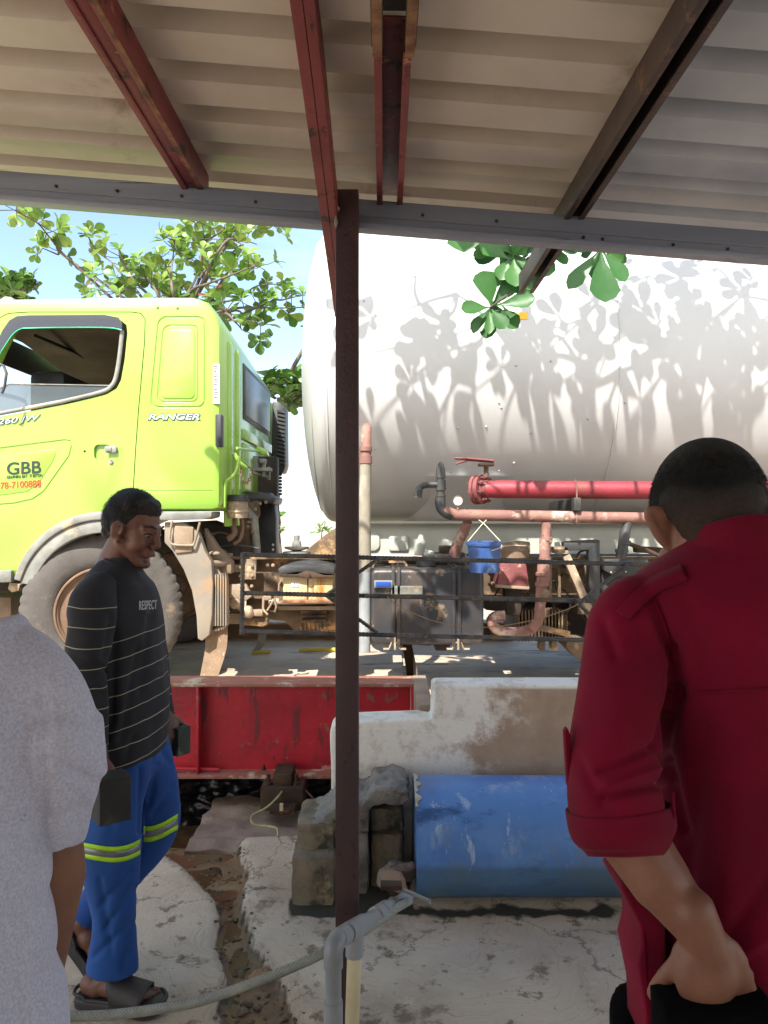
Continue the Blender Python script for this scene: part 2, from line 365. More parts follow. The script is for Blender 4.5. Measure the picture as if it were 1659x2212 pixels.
    n4 = n.new('ShaderNodeTexNoise'); n4.inputs['Scale'].default_value = 45; n4.inputs['Detail'].default_value = 8; n4.inputs['Roughness'].default_value = .7; l.new(tcd.outputs['Object'], n4.inputs['Vector'])
    l.new(mth(m, 'ADD', mth(m, 'MULTIPLY', n4.outputs['Fac'], 1.0), mth(m, 'MULTIPLY', wv.outputs['Fac'], .22)), bp.inputs['Height']); l.new(bp.outputs[0], b.inputs['Normal'])
    return m
m_apron = apron()
m_water = M('muddy_water', '#6b5a42', '#57482f', 5, .12, spec=.5)
# ================================================================ ground
def gp(x, y): d = 1660 * EYE / (y - 1106); return ((x - 829.5) / 1660 * d, d)
CH = [(360, 1740, 150), (430, 1800, 95), (455, 1850, 62), (478, 1890, 48), (492, 1940, 30), (500, 1975, 26), (503, 2021, 38), (530, 2081, 50), (555, 2140, 62), (575, 2212, 75), (600, 2330, 90), (640, 2600, 120)]
CHW = [(gp(x, y), 0 if y < 1 else w / 1660 * gp(x, y)[1]) for x, y, w in CH]
def dseg(p, a, b):
    ax, ay = a; bx, by = b; dx, dy = bx-ax, by-ay; t = max(0, min(1, ((p[0]-ax)*dx+(p[1]-ay)*dy)/(dx*dx+dy*dy)))
    return math.hypot(p[0]-ax-dx*t, p[1]-ay-dy*t), t
def chan(x, y):
    """signed distance to the channel edge, negative inside"""
    best = 9
    for i in range(len(CHW)-1):
        d, t = dseg((x, y), CHW[i][0], CHW[i+1][0]); w = CHW[i][1]*(1-t)+CHW[i+1][1]*t
        best = min(best, d - w)
    return best
def gz(x, y):
    n1 = noise.noise(Vector((x*3.1, y*3.1, 0))); n2 = noise.noise(Vector((x*11, y*11, 5)))
    e = chan(x, y) + .05*n1 + .012*n2 + .008*noise.noise(Vector((x*27, y*27, 8)))
    t = max(0, min(1, (.018 - e) / .036)); t = t*t*(3-2*t)
    z = .012*n1 + .004*n2
    z -= t * (.050 + .016*n2 + .016*n1)
    if y > 3.7 and x < .35:                     # pit below the weighbridge
        k = min(1, (y - 3.7)/.25) * min(1, (.35 - x)/.08); z -= .30*k
    if y > 7.35: z -= 0
    return z, e
xs = [-60, -30, -15, -8, -5] + [-3.4 + .025*i for i in range(int(6.8/.025))] + [3.4, 5, 8, 15, 30, 60]
ys = [-40, -15, -6, -3, -1, .2] + [1.0 + .022*i for i in range(int(3.3/.022))] + [4.4, 4.8, 5.6, 6.4, 7.0, 7.2]
g = MB(); mud = []; moss = []
for y in ys:
    for x in xs:
        z, e = gz(x, y); g.v.append(Vector((x, y, z)))
        mud.append(max(0, min(1, .5 - e*9)))
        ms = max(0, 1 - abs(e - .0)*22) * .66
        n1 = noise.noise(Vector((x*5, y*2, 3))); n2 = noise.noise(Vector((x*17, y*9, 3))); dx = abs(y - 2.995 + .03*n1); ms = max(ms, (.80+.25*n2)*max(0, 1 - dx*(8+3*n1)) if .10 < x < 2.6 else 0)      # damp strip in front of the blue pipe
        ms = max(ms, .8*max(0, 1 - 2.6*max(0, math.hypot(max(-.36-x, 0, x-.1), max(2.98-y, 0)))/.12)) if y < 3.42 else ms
        moss.append(ms)
nx = len(xs)
for j in range(len(ys)-1):
    for i in range(nx-1):
        a = j*nx+i; g.f.append((a, a+1, a+nx+1, a+nx))
go = g.build('ground', m_apron, smooth=60, org=(0, 0, 0)); tag(go, kind='structure')
for nm, arr in (('mud', mud), ('moss', moss)):
    at = go.data.attributes.new(nm, 'FLOAT', 'POINT'); at.data.foreach_set('value', arr)
# far yard beyond the weighbridge, down to the horizon
f = MB(); f.add([(-900, 7.2, -.02), (900, 7.2, -.02), (900, 2500, -.4), (-900, 2500, -.4)], [(0, 1, 2, 3)])
tag(f.build('yard', m_dirt, smooth=0, org=(0, 7.2, -.4)), kind='structure')
w = MB(); w.add([(-2.4, 1.2, -.05), (-.55, 1.2, -.05), (-.45, 3.64, -.05), (-2.4, 3.75, -.05)], [(0, 1, 2, 3)])
tag(w.build('puddle', m_water, smooth=0), kind='structure')
# deck of the weighbridge
dk = MB(); DZ = EYE - 1.19
nxk, nyk = 90, 40
for j in range(nyk+1):
    for i in range(nxk+1):
        x = -4.5 + 9.5*i/nxk; y = 4.34 + 2.8*j/nyk
        z = DZ + .010*noise.noise(Vector((x*2, y*3, 1))) + .006*noise.noise(Vector((x*9, y*12, 2)))
        dk.v.append(Vector((x, y, z)))
for j in range(nyk):
    for i in range(nxk):
        x = -4.5 + 9.5*(i+.5)/nxk
        if .17 < x < .26: continue
        a = j*(nxk+1)+i; dk.f.append((a, a+1, a+nxk+2, a+nxk+1))
dk.box((-4.5, 4.34, DZ-.12), (.17, 7.1, DZ-.03)); dk.box((.27, 4.34, .0), (5, 7.1, DZ-.03))
tag(dk.build('weighbridge_deck', m_deck, smooth=50, org=(0, 5.7, 0)), kind='structure')
# ================================================================ red girder, front
gd = 4.2
gt = thing('girder', 'long red painted steel girder with rusty flanges at the edge of the weighbridge', 'girder', P(500, 1700, gd))
zt = P(0, 1468, gd).z; zb = P(0, 1668, gd+.0).z; xr = P(893, 0, gd).x
MB().box((-4.5, gd-.10, zt-.018), (xr, gd+.10, zt)).rough(.002, 9).build('top_flange', m_flange, gt, bevel=.003)
MB().box((-4.5, gd-.11, zb), (xr-.2, gd+.11, zb+.018)).build('bottom_flange', m_flange, gt, bevel=.003)
MB().box((-4.5, gd-.006, zb+.018), (xr-.016, gd+.006, zt-.018)).build('web', m_girder, gt)
def stiff(x, m=m_girder):
    MB().box((x-.006, gd-.095, zb+.019), (x+.006, gd-.0065, zt-.019)).build('stiffener', m, gt, bevel=.002)
for x in (P(427, 0, gd-.09).x, P(427, 0, gd).x-1.35, P(427, 0, gd).x-2.7): stiff(x)
MB().box((xr-.014, gd-.10, zb+.13), (xr, gd+.10, zt-.019)).build('end_plate', m_girder, gt, bevel=.002)
each([MB().lathe(P(x, 1663, gd-.07), (0, 0, 1), [(0, .014), (.012, .014), (.012, .007), (.03, .007)], 6) for x in (300, 360, 570, 600)], 'bolt', m_darkrust, gt)
rod = MB().tube([P(375, 1660, gd-.06), P(475, 1662, gd-.06)], .009, 8); rod.build('rod', m_girder, gt)
# far girder of the weighbridge
fg = thing('girder', 'brown rusty far girder of the weighbridge seen behind the wheels', 'girder', (0, 7.2, 0))
m_far = M('far_girder', '#8a6f52', '#6e5640', 3, .7, 0, .3, 20, stains=[('#c9b18c', 1.2, .66, .03)])
MB().box((-4.5, 7.18, DZ+.02), (1.2, 7.20, DZ+.15)).build('web', m_far, fg); MB().box((-4.5, 7.1, DZ+.152), (1.2, 7.3, DZ+.17)).build('top_flange', m_dirt, fg)
MB().box((-4.5, 7.15, -.1), (1.2, 7.25, DZ+.018)).build('base', m_far, fg)
# black sheeting and struts in the dark under the girder
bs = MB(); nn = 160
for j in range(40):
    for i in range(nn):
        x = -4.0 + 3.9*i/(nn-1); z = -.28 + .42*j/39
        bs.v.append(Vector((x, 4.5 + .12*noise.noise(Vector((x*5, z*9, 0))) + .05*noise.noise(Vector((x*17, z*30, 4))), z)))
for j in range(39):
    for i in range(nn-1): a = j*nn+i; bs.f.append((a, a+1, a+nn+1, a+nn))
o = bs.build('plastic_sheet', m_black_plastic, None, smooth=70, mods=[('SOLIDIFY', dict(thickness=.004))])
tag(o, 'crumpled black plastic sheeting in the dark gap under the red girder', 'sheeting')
# load cell on its plinth
lc = thing('load_cell', 'rusty load cell block carrying the red girder above the muddy pool', 'load cell', P(605, 1762, 3.95))
MB().pbox(562, 1702, 655, 1752, 3.95, 4.2).build('body', m_darkrust, lc, bevel=.006)
MB().pbox(590, 1672, 630, 1703, 3.98, 4.15).build('neck', m_darkrust, lc, bevel=.006)
MB().pbox(582, 1747, 637, 1760, 3.86, 3.94).build('foot_plate', m_darkrust, lc, bevel=.004)
MB().pbox(604, 1738, 611, 1752, 3.84, 3.86).build('pin', m_cream, lc)
each([MB().lathe(P(x, 1702, 4.0), (0, 0, 1), [(0, .02), (.03, .02), (.03, .01), (.07, .01)], 8) for x in (580, 640)], 'bolt', m_darkrust, lc)
pl = MB(); bmq = bmesh.new(); bmesh.ops.create_cube(bmq, size=1); bmesh.ops.subdivide_edges(bmq, edges=bmq.edges, cuts=14, use_grid_fill=True)
zz_ = P(0, 1776, 3.95).z
for v in bmq.verts: q = Vector((-.62 + .64*v.co.x, 3.96 + .68*v.co.y, -.28 + (zz_+.28)*(v.co.z+.5))); pl.v.append(q + noise.noise_vector(q*9)*.022 + noise.noise_vector(q*30)*.008)
bmq.verts.index_update(); pl.f = [tuple(v.index for v in f_.verts) for f_ in bmq.faces]; bmq.free()
tag(pl.build('plinth', m_pinkconc, smooth=60), 'low pinkish concrete plinth with a steel plate under the load cell', 'plinth')
cb = thing('cable', 'thin pale green cable hanging from the girder down onto the plinth', 'cable', P(600, 1790, 3.8))
c1 = crv([tuple(P(x, y, d)) for x, y, d in [(634, 1664, 4.08), (622, 1690, 4.04), (600, 1722, 3.9), (575, 1745, 3.84), (545, 1762, 3.78), (548, 1780, 3.7), (580, 1785, 3.66), (598, 1790, 3.6), (601, 1808, 3.55)]])
c2 = crv([tuple(P(x, y, d)) for x, y, d in [(636, 1664, 4.08), (640, 1690, 4.04), (665, 1712, 3.95), (678, 1728, 3.85), (682, 1745, 3.8)]])
MB().tube(c1, .006, 6).build('strand', m_wire, cb, smooth=180); MB().tube(c2, .006, 6).build('strand', m_darkrust, cb, smooth=180)
# ================================================================ stepped concrete wall
wf = 3.42
pts = [P(x, y, wf) for x, y in [(712, 1580), (722, 1566), (740, 1560), (905, 1553), (934, 1558), (936, 1485), (940, 1479)]] 
pts += [Vector((3.6, wf, P(0, 1481, wf).z)), Vector((3.6, wf, -.02)), Vector((P(740, 0, wf).x, wf, -.02)), P(740, 1730, wf), P(716, 1720, wf)]
wl = MB().prism(pts, (0, .17, 0)); o = wl.build('retaining_wall', m_wall, org=(0, wf, 0), bevel=.014, seg=3)
# roughen the front a little
bm = bmesh.new(); bm.from_mesh(o.data); bmesh.ops.triangulate(bm, faces=bm.faces)
for _ in range(3): bmesh.ops.subdivide_edges(bm, edges=[e for e in bm.edges if e.calc_length() > .06], cuts=1, use_grid_fill=False); bmesh.ops.triangulate(bm, faces=bm.faces)
for v in bm.verts: v.co += noise.noise_vector(v.co*9)*.0035
bm.to_mesh(o.data); bm.free(); o.data.shade_smooth(); o.data.set_sharp_from_angle(angle=R(40))
tag(o, 'stepped concrete wall, whitewashed on the left and bare tan render on the right', 'wall')
# brown slab edge in the gap
o = MB().box((P(897, 0, 3.9).x, 3.62, 0), (P(934, 0, 3.7).x, 4.3, P(0, 1472, 4.0).z-.03)).box((P(903, 0, 3.64).x, 3.60, 0), (P(932, 0, 3.64).x, 3.615, P(0, 1520, 3.62).z)).rough(.004, 9).build('slab_end', m_pinkconc, bevel=.008)
tag(o, 'narrow brown concrete slab end between the red girder and the white wall', 'slab')
# ================================================================ blue pipe barrier
bp_r = .232; bc = (3.165, .226); bx0 = P(897, 0, 3.1).x
bpv = thing('pipe', 'big blue plastic pipe lying on the concrete against the white wall', 'pipe', (1.4, bc[0], 0))
m = MB(); n = 64; x1 = 2.7
for k in range(n):
    for (xx, rr) in ((bx0, bp_r), (x1, bp_r)):
        a = 2*math.pi*k/n; m.v.append(Vector((xx, bc[0]+rr*math.cos(a), bc[1]+rr*math.sin(a)+.006)))
m.v = []; 
xsn = [bx0 + (x1-bx0)*i/40 for i in range(41)]
m.tube([(x, bc[0], bc[1]+.006) for x in xsn], [bp_r*(1+.006*noise.noise(Vector((x*2, 0, 0)))) for x in xsn], 64)
m.build('shell', m_blue, bpv, smooth=50)
rim = MB(); nr = 46
for i in range(nr):
    a = R(48 + 92*i/(nr-1)); w_ = .006 + .034*max(0, noise.noise(Vector((i*.33, 2, 0)))+.25)
    for x in (bx0-.004, bx0-.004+w_): rim.v.append(Vector((x, bc[0]-(bp_r+.004)*math.cos(a+math.pi) * -1, bc[1]+.006+(bp_r+.004)*math.sin(a))))
for i in range(nr-1): rim.f.append((2*i, 2*i+1, 2*i+3, 2*i+2))
for i in range(0):
    a = R(60 + 130*i/27); rr = bp_r + .003
    rim.ell((bx0+.002+.010*random.random(), bc[0]+rr*math.cos(a), bc[1]+.006+rr*math.sin(a)), (.010+.016*random.random()**2, .005, .022))
rim.build('mortar_crust', M('mortar', '#b9b2a2', '#9c9585', 20, .9, 0, .5, 60), bpv, smooth=180, mods=[('SOLIDIFY', dict(thickness=.005, offset=0))])
# ================================================================ old concrete blocks beside the pipe
blocks = [ # x0,y0,x1,y1,depth front, depth back, label
 (805, 1700, 872, 1745, 3.30, 3.41, 'mossy concrete block at the top right of the pile under the wall corner'),
 (800, 1745, 872, 1800, 3.22, 3.41, 'brown mottled block in the right column of the pile, second from the bottom'),
 (800, 1803, 872, 1868, 3.20, 3.41, 'dark mossy block at the foot of the right column beside the blue pipe'),
 (640, 1778, 722, 1850, 3.12, 3.40, 'tan faced block at the left end of the pile'),
 (718, 1735, 798, 1800, 3.16, 3.41, 'grey rough block in the middle of the pile, upper one behind the post'),
 (724, 1802, 796, 1872, 3.14, 3.41, 'grey block at the foot of the middle column behind the post'),
 (628, 1852, 722, 1896, 3.05, 3.38, 'low dark footing block at the left foot of the pile')]
zprev = {}
for k, (x0, y0, x1, y1, d0, d1, lab) in enumerate(blocks):
    b = MB(); a = P(x0, y0, d0); c = P(x1, y1, d0); zb_ = c.z
    if k in (2, 5, 6): zb_ = -.02
    cx = 9
    vs = []
    nn = 7
    # subdivided box so the faces can be broken up
    bm = bmesh.new(); bmesh.ops.create_cube(bm, size=1); bmesh.ops.subdivide_edges(bm, edges=bm.edges, cuts=6, use_grid_fill=True)
    base = len(b.v)
    for v in bm.verts:
        q = Vector((a.x + (c.x-a.x)*(v.co.x+.5), d0 + (d1-d0)*(v.co.y+.5), zb_ + (a.z-zb_)*(v.co.z+.5)))
        rr = .006
        q += noise.noise_vector(q*14 + Vector((k*3, 0, 0)))*rr + noise.noise_vector(q*45)*.004
        for ax in range(3):
            if abs(v.co[ax]) > .49 and sum(abs(t) > .49 for t in v.co) > 1: q -= Vector((v.co.x*.005, v.co.y*.005, v.co.z*.005))
        b.v.append(q)
    bm.verts.index_update(); b.f = [tuple(v.index for v in f_.verts) for f_ in bm.faces]; bm.free()
    if k in (3, 4, 0):     # crust of spilled mortar on top
        b.rough(.004, 40)
    tag(b.build('concrete_block', m_block if k not in (4, 5) else m_grey_conc, smooth=50), lab, 'concrete block', 'old concrete blocks piled under the wall')
rk = [(845, 1900, 3.0, .055, .035, 'flat reddish broken stone beside the end of the blue pipe', m_pinkconc), (868, 1885, 3.06, .05, .04, 'dark red stone wedged against the end of the blue pipe', m_pinkconc), (842, 1876, 3.1, .022, .022, 'small pale stone on top of the rubble', m_grey_conc), (878, 1868, 3.1, .016, .016, 'small round grey stone nearest the blue pipe', m_grey_conc)]
zs = [0, .0, .055, .07]
for (x, y, d, rx, rz, lab, mm) in rk:
    b = MB(); p = P(x, y, d); b.ell((p.x, d, max(p.z, rz*.7)), (rx, rx*.9, rz), nu=36, nv=24).rough(.024, 16).rough(.010, 45).rough(.004, 120)
    tag(b.build('stone', mm, smooth=30), lab, 'stone', 'rubble beside the blue pipe')

# grit and pebbles washed into the gully (far too many to count)
gm_ = MB(); random.seed(5)
for k in range(330):
    y = random.uniform(1.9, 3.7); 
    i = min(range(len(CHW)), key=lambda q: abs(CHW[q][0][1]-y)); x = CHW[i][0][0] + random.gauss(0, .75)*max(CHW[i][1], .05)
    z, e = gz(x, y)
    if e > .03: continue
    r_ = random.uniform(.003, .009)*(2.0 if random.random() < .06 else 1); b0 = len(gm_.v); gm_.ell((x, y, z + r_*.3), (r_*random.uniform(.8, 1.6), r_, r_*.45), Matrix.Rotation(random.random()*3, 3, 'Z'), 7, 5); gm_.rough(r_*.5, 90, b0)
tag(gm_.build('gravel', M('gully_grit', '#6f5d48', '#4a3c2d', 30, .6, lo=.45, hi=.55), smooth=40, org=(0, 2.5, 0)), 'grit and small pebbles washed into the wet gully between the slabs', 'gravel', kind='stuff')

# slumped mortar lying over the old blocks
mo = MB().pprism([(634, 1802), (650, 1786), (700, 1768), (724, 1744), (796, 1728), (808, 1706), (850, 1700), (880, 1708), (884, 1730), (868, 1740), (812, 1738), (800, 1752), (728, 1770), (704, 1794)], 3.13, 3.42)
mo = mo.build('mortar_heap', m_grey_conc, smooth=50, mods=[('REMESH', dict(mode='VOXEL', voxel_size=.009)), ('SMOOTH', dict(factor=.5, iterations=4))])
for v in mo.data.vertices: q = v.co*1.0; v.co += noise.noise_vector(q*16)*.013 + noise.noise_vector(q*50)*.006
tag(mo, 'grey slumped mortar lying over the tops of the piled blocks', 'mortar')
# ================================================================ shelter
sh = thing('shelter', 'open shelter of corrugated metal roofing on red steel rafters and a dark post', 'shelter', (-.113, 2.33, 0))
SL = -.079
def rz(x, z): return z + SL*x
def sheet(x0, x1, mat, dz=0):
    m = MB(); prof = []; y = -2.77
    while y < 2.75:       # one rib every 0.2 m
        for (o_, h) in ((0, 0), (.016, .050), (.062, .050), (.066, .050), (.084, 0)): prof.append((y+o_, h))
        y += .2
    prof = [p for p in prof if p[0] < 2.76]
    xs_ = [x0 + (x1-x0)*i/12 for i in range(13)]
    for (yy, h) in prof:
        for x in xs_: m.v.append(Vector((x, yy, rz(x, EYE + 1.037 + dz + h) + .003*noise.noise(Vector((x*1.5, yy*2, 0))))))
    for j in range(len(prof)-1):
        for i in range(12): a = j*13+i; m.f.append((a, a+1, a+14, a+13))
    return m.build('roof_sheet', mat, sh, smooth=20, mods=[('SOLIDIFY', dict(thickness=.002, offset=1))])
sheet(-3.6, .62, m_beige); sheet(.60, 3.8, m_bluegrey, .006)
def channel(m, a, b, w, h, t=.004, lip=.016, open_down=True):
    """lipped channel from a to b, web on top, lips below"""
    a = Vector(a); b = Vector(b); r = Vector((w/2, 0, 0)); u = (b-a).cross(Vector((1, 0, 0))).normalized()
    if u.z < 0: u = -u
    m.bar(a + u*(h-t/2), b + u*(h-t/2), w, t, u)
    for s in (-1, 1):
        m.bar(a + r*s*(1-t/w) + u*(h-t)/2, b + r*s*(1-t/w) + u*(h-t)/2, t, h-t, u)
        m.bar(a + r*s*(1-lip/w-t/w) + u*t/2, b + r*s*(1-lip/w-t/w) + u*t/2, lip, t, u)
    return m
RB = EYE + .957
for (x, y0, y1, w, mt, sag) in ((-.596, 1.44, 2.47, .066, m_rafter, 0), (.018, 1.60, 2.47, .080, m_rafter, 0), (.592, -2.6, 3.2, .062, m_brownst, 0)):
    m = MB(); channel(m, (x, y0, rz(x, RB)), (x, y1, rz(x, RB)), w, .078)
    if x < -.5: m.bar((x-.006, y0, rz(x, RB)+.010), (x-.006, y1, rz(x, RB)+.010), w-.018, .010)
    m.build('rafter', mt, sh, bevel=.0015)
for (x, y0, y1, w) in ((-.585, -2.6, 1.439, .072), (.020, -2.6, 1.58, .092)):
    m = MB(); channel(m, (x, y0, rz(x, RB)), (x, y1, rz(x, RB)), w, .078, lip=.022); m.build('rafter', m_blackst, sh, bevel=.0015)
    m = MB(); 
    for s in (-1, 1): m.bar((x+s*(w/2-.012), y0, rz(x, RB)-.001), (x+s*(w/2-.012), y1+.03, rz(x, RB)-.001), .02, .003)
    m.build('rafter_lip', m_rust_edge, sh)
# purlin bolts and red rust streak edges
m = MB()
m.bar((-.596+.028, 1.44, rz(-.596, RB)-.0015), (-.596+.028, 2.36, rz(-.596, RB)-.0015), .010, .002)
m.build('rafter_lip', m_rust_edge, sh)
# eave beam
bm_ = MB()
def eb(x): return rz(x, EYE+.953)
A = Vector((-3.6, 2.395, eb(-3.6)-.045)); B = Vector((3.8, 2.395, eb(3.8)-.045))
bm_.bar(A+Vector((0, 0, .008)), B+Vector((0, 0, .008)), .004, .106); bm_.bar(A+Vector((0, .022, .058)), B+Vector((0, .022, .058)), .044, .004); bm_.bar(A+Vector((0, -.022, -.043)), B+Vector((0, -.022, -.043)), .05, .004)
bm_.bar(A+Vector((0, -.045, -.036)), B+Vector((0, -.045, -.036)), .004, .014); bm_.bar(A+Vector((0, -.004, .01)), B+Vector((0, -.004, .01)), .006, .006)
bm_.build('eave_beam', m_beam, sh, bevel=.001)
for x in (-1.02, -.83, -.63, -.4, .12, .35, .62, .68, .9, 1.07): MB().lathe((x, 2.392, eb(x)-.02-.03*(x > .5)), (0, -1, 0), [(0, .005), (.004, .005), (.006, .002)], 8).build('bolt', m_blackst, sh)
# posts
def post(x, y, zt_): return MB().box((x-.0345, y-.03, -.06), (x+.0345, y+.03, zt_)).build('post', m_darkpost, sh, bevel=.004)
post(-.111, 2.33, rz(-.1, EYE+.96)); post(-3.0, 2.33, rz(-3.0, EYE+.955)); post(3.1, 2.33, rz(3.1, EYE+.955)); post(-3.0, -2.4, rz(-3, EYE+.955)); post(3.1, -2.4, rz(3.1, EYE+.955))
# knee brace
m = MB(); a = Vector((-.168, 3.03, EYE+.772)); b_ = Vector((-.158, 1.15, EYE+1.062))
channel(m, a, b_, .052, .07, lip=.014); m.build('knee_brace', m_rafter, sh, bevel=.001)
d_ = (b_-a); u_ = d_.cross(Vector((1, 0, 0))).normalized(); u_ = u_ if u_.z > 0 else -u_
MB().bar(a+Vector((.012, 0, 0))-u_*.001, b_+Vector((.012, 0, 0))-u_*.001, .022, .003, u_).bar(a+Vector((-.013, 0, 0))-u_*.001, b_+Vector((-.013, 0, 0))-u_*.001, .024, .003, u_).build('brace_flange', m_rafter, sh)
MB().ell((-.142, 2.292, EYE+.905), (.010, .01, .010)).ell((-.143, 2.292, EYE+.865), (.007, .008, .018)).rough(.003, 80).build('weld', m_grey_conc, sh)
# ================================================================ rebar rail tied behind the post
rl = thing('rebar_rail', 'welded rebar rail with a squared left end and short diagonals, tied behind the post', 'rail', P(748, 1285, 2.40))
def rebar(m, a, b, r=.0068):
    a = Vector(a); b = Vector(b); n = max(4, int((b-a).length/.004)); 
    m.tube([a.lerp(b, i/n) for i in range(n+1)], [r*(1.16 if i % 3 == 0 else .97) for i in range(n+1)], 8)
rd = 2.395
for y0, y1 in ((1198, 1225), (1281, 1306), (1364, 1391)):
    m = MB(); rebar(m, P(527, y0, rd), P(1620, y1, rd)); m.build('rail_bar', m_rebar, rl, smooth=60)
m = MB(); rebar(m, P(525, 1194, rd-.003), P(522, 1370, rd-.003)); m.build('end_bar', m_rebar, rl, smooth=60)
for (a, b) in (((707, 1284), (820, 1205)), ((704, 1286), (815, 1367)), ((1246, 1306), (1357, 1219)), ((1246, 1302), (1340, 1385))):
    m = MB(); rebar(m, P(*a, rd-.013), P(*b, rd-.013), .0055); m.build('diagonal_bar', m_rebar, rl, smooth=60)
for (x, y) in ((527, 1198), (525, 1281), (524, 1364), (712, 1283), (1250, 1303), (817, 1207)): MB().ell(P(x, y, rd-.004), (.010, .009, .009)).rough(.003, 70).build('weld', m_rebar, rl, smooth=60)
st = MB().tube(crv([tuple(P(x, y, 2.37)) for x, y in [(836, 1288), (860, 1308), (940, 1342), (1046, 1355), (1150, 1340), (1215, 1320), (1250, 1305)]]), .0016, 6)
tag(st.build('string', M('string', '#a38a68', rough=.8)), 'thin sagging tan string looped below the middle rebar bar', 'string')
# ================================================================ standing pipe with valve
wp = thing('water_pipe', 'grey plastic pipe with elbow, tee and rusty lever valve standing by the post', 'pipe', (P(720, 0, 1.95).x, 1.95, 0))
e0 = P(720, 2034, 1.95); e1 = P(880, 1938, 2.5); ax = (e1-e0).normalized(); Lp = (e1-e0).length
r0 = .0205
MB().tube([e0+ax*.04, e1], r0, 20).build('cross_pipe', m_pvcg, wp, smooth=60)
MB().lathe(e0+ax*.028, ax, [(0, r0+.001), (0, r0+.005), (.05, r0+.005), (.052, r0)], 20).lathe(e0+ax*.09, ax, [(0, r0), (.001, r0+.0055), (.12, r0+.0055), (.121, r0)], 20).build('socket', m_pvcg, wp)
MB().lathe(e0+ax*(Lp*.50), ax, [(0, r0), (.002, r0+.006), (.05, r0+.006), (.052, r0+.002), (.055, r0+.007), (.10, r0+.007), (.102, r0)], 20).build('union', m_pvcg, wp)
MB().lathe(e0+ax*(Lp*.74), ax, [(0, r0), (.002, r0+.006), (.022, r0+.006), (.023, r0+.002), (.07, r0+.001)], 6).build('valve_body', M('brass_dull', '#a39a86', '#6d6253', 12, .5, .4, .2, 60), wp)
# elbow
el = []
for i in range(9):
    t = math.pi/2*i/8; c = e0 + ax*.035 + Vector((0, 0, -.035))
    el.append(c - ax*.035*math.cos(t)*1 + Vector((0, 0, .035*math.sin(t))))
MB().tube([e0+Vector((0, 0, -.065))] + el + [e0+ax*.06], r0+.004, 20).build('elbow', m_pvcg, wp, smooth=60)
vz = e0 + Vector((0, 0, -.05))
MB().lathe(vz, (0, 0, -1), [(0, r0), (.10, r0), (.101, r0+.0035), (.17, r0+.004), (.2, r0+.018), (.215, r0+.019), (.36, r0+.019), (e0.z-.05, r0+.019)], 24).build('standpipe', m_pvcg, wp)
te = e0 + ax*.145
MB().tube([te, te+Vector((0, 0, -.072))], r0+.004, 20).build('tee_branch', m_pvcg, wp, smooth=60)
MB().tube([te+Vector((0, 0, -.06)), Vector((te.x-.012, te.y, 0))], r0-.001, 20).build('leg_pipe', m_cream, wp, smooth=60)
hb = P(858, 1918, 2.42)
MB().tube([hb, P(880, 1926, 2.40), P(930, 1948, 2.36)], [.005, .0075, .0075], 10, ry=[.004]*3).build('lever', m_pvcg, wp)
MB().pbox(822, 1914, 868, 1924, 2.40, 2.44).pbox(838, 1922, 852, 1936, 2.41, 2.44).rough(.005, 50).build('lever_bracket', m_darkrust, wp, bevel=.002)
hs = crv([tuple(P(x, y, d)) for x, y, d in [(20, 2180, 1.9), (126, 2194, 1.95), (231, 2193, 1.98), (364, 2176, 2.0), (448, 2158, 2.02), (567, 2116, 2.05), (650, 2082, 2.07), (720, 2048, 2.10), (790, 2008, 2.16), (850, 1966, 2.3), (884, 1946, 2.42)]], 12)
m_hose = M('ribbed_hose', '#85887f', '#72756c', 40, .45, 0, .4, 160, stains=[('#b9b8ad', 1.2, .60, .1)])
def braid(m):
    n, l, b = nodes(m); tcd = n.new('ShaderNodeTexCoord'); ws = []
    for rot in (.9, -.9):
        mp = n.new('ShaderNodeMapping'); mp.inputs['Rotation'].default_value = (0, rot, 0); l.new(tcd.outputs['Object'], mp.inputs[0])
        w_ = n.new('ShaderNodeTexWave'); w_.inputs['Scale'].default_value = 55; l.new(mp.outputs[0], w_.inputs[0]); ws.append(w_.outputs['Fac'])
    f = n.new('ShaderNodeMapRange'); f.inputs['From Min'].default_value = .7; f.inputs['From Max'].default_value = 1; f.inputs['To Max'].default_value = .45; l.new(mth(m, 'MAXIMUM', ws[0], ws[1]), f.inputs['Value'])
    mixc(m, f.outputs[0], rgb('#a9aca3'))
braid(m_hose)
tag(MB().tube(hs, .0125, 14).build('hose', m_hose, smooth=180), 'grey braided hose running from the lower left to the standing pipe', 'hose')
# dry leaves in the channel
m_dry = M('dry_leaf', '#a98a63', '#7a5c3c', 20, .8)
for k, (x, y, L_, a, lab) in enumerate([(560, 2092, .05, .6, 'curled pale leaf lying in the muddy channel beside the slab'), (466, 1868, .045, 2.4, 'dark brown dead leaf at the edge of the muddy pool')]):
    gx, gy = gp(x, y); b = MB(); z0 = gz(gx, gy)[0]+.012
    for i in range(9):
        t = i/8; w_ = .32*L_*math.sin(math.pi*min(1, t*1.02+.02))+.0008; c = Vector((gx+math.cos(a)*(t-.5)*L_*2, gy+math.sin(a)*(t-.5)*L_*2, z0+.012*math.sin(t*3)))
        nrm = Vector((-math.sin(a), math.cos(a), 0)); b.v += [c-nrm*w_+Vector((0, 0, .008)), c, c+nrm*w_+Vector((0, 0, .012))]
    for i in range(8):
        for q in (0, 1): b.f.append((i*3+q, i*3+q+1, i*3+q+4, i*3+q+3))
    tag(b.build('fallen_leaf', m_dry if k == 0 else m_darkrust, smooth=180, mods=[('SOLIDIFY', dict(thickness=.0015))]), lab, 'leaf')

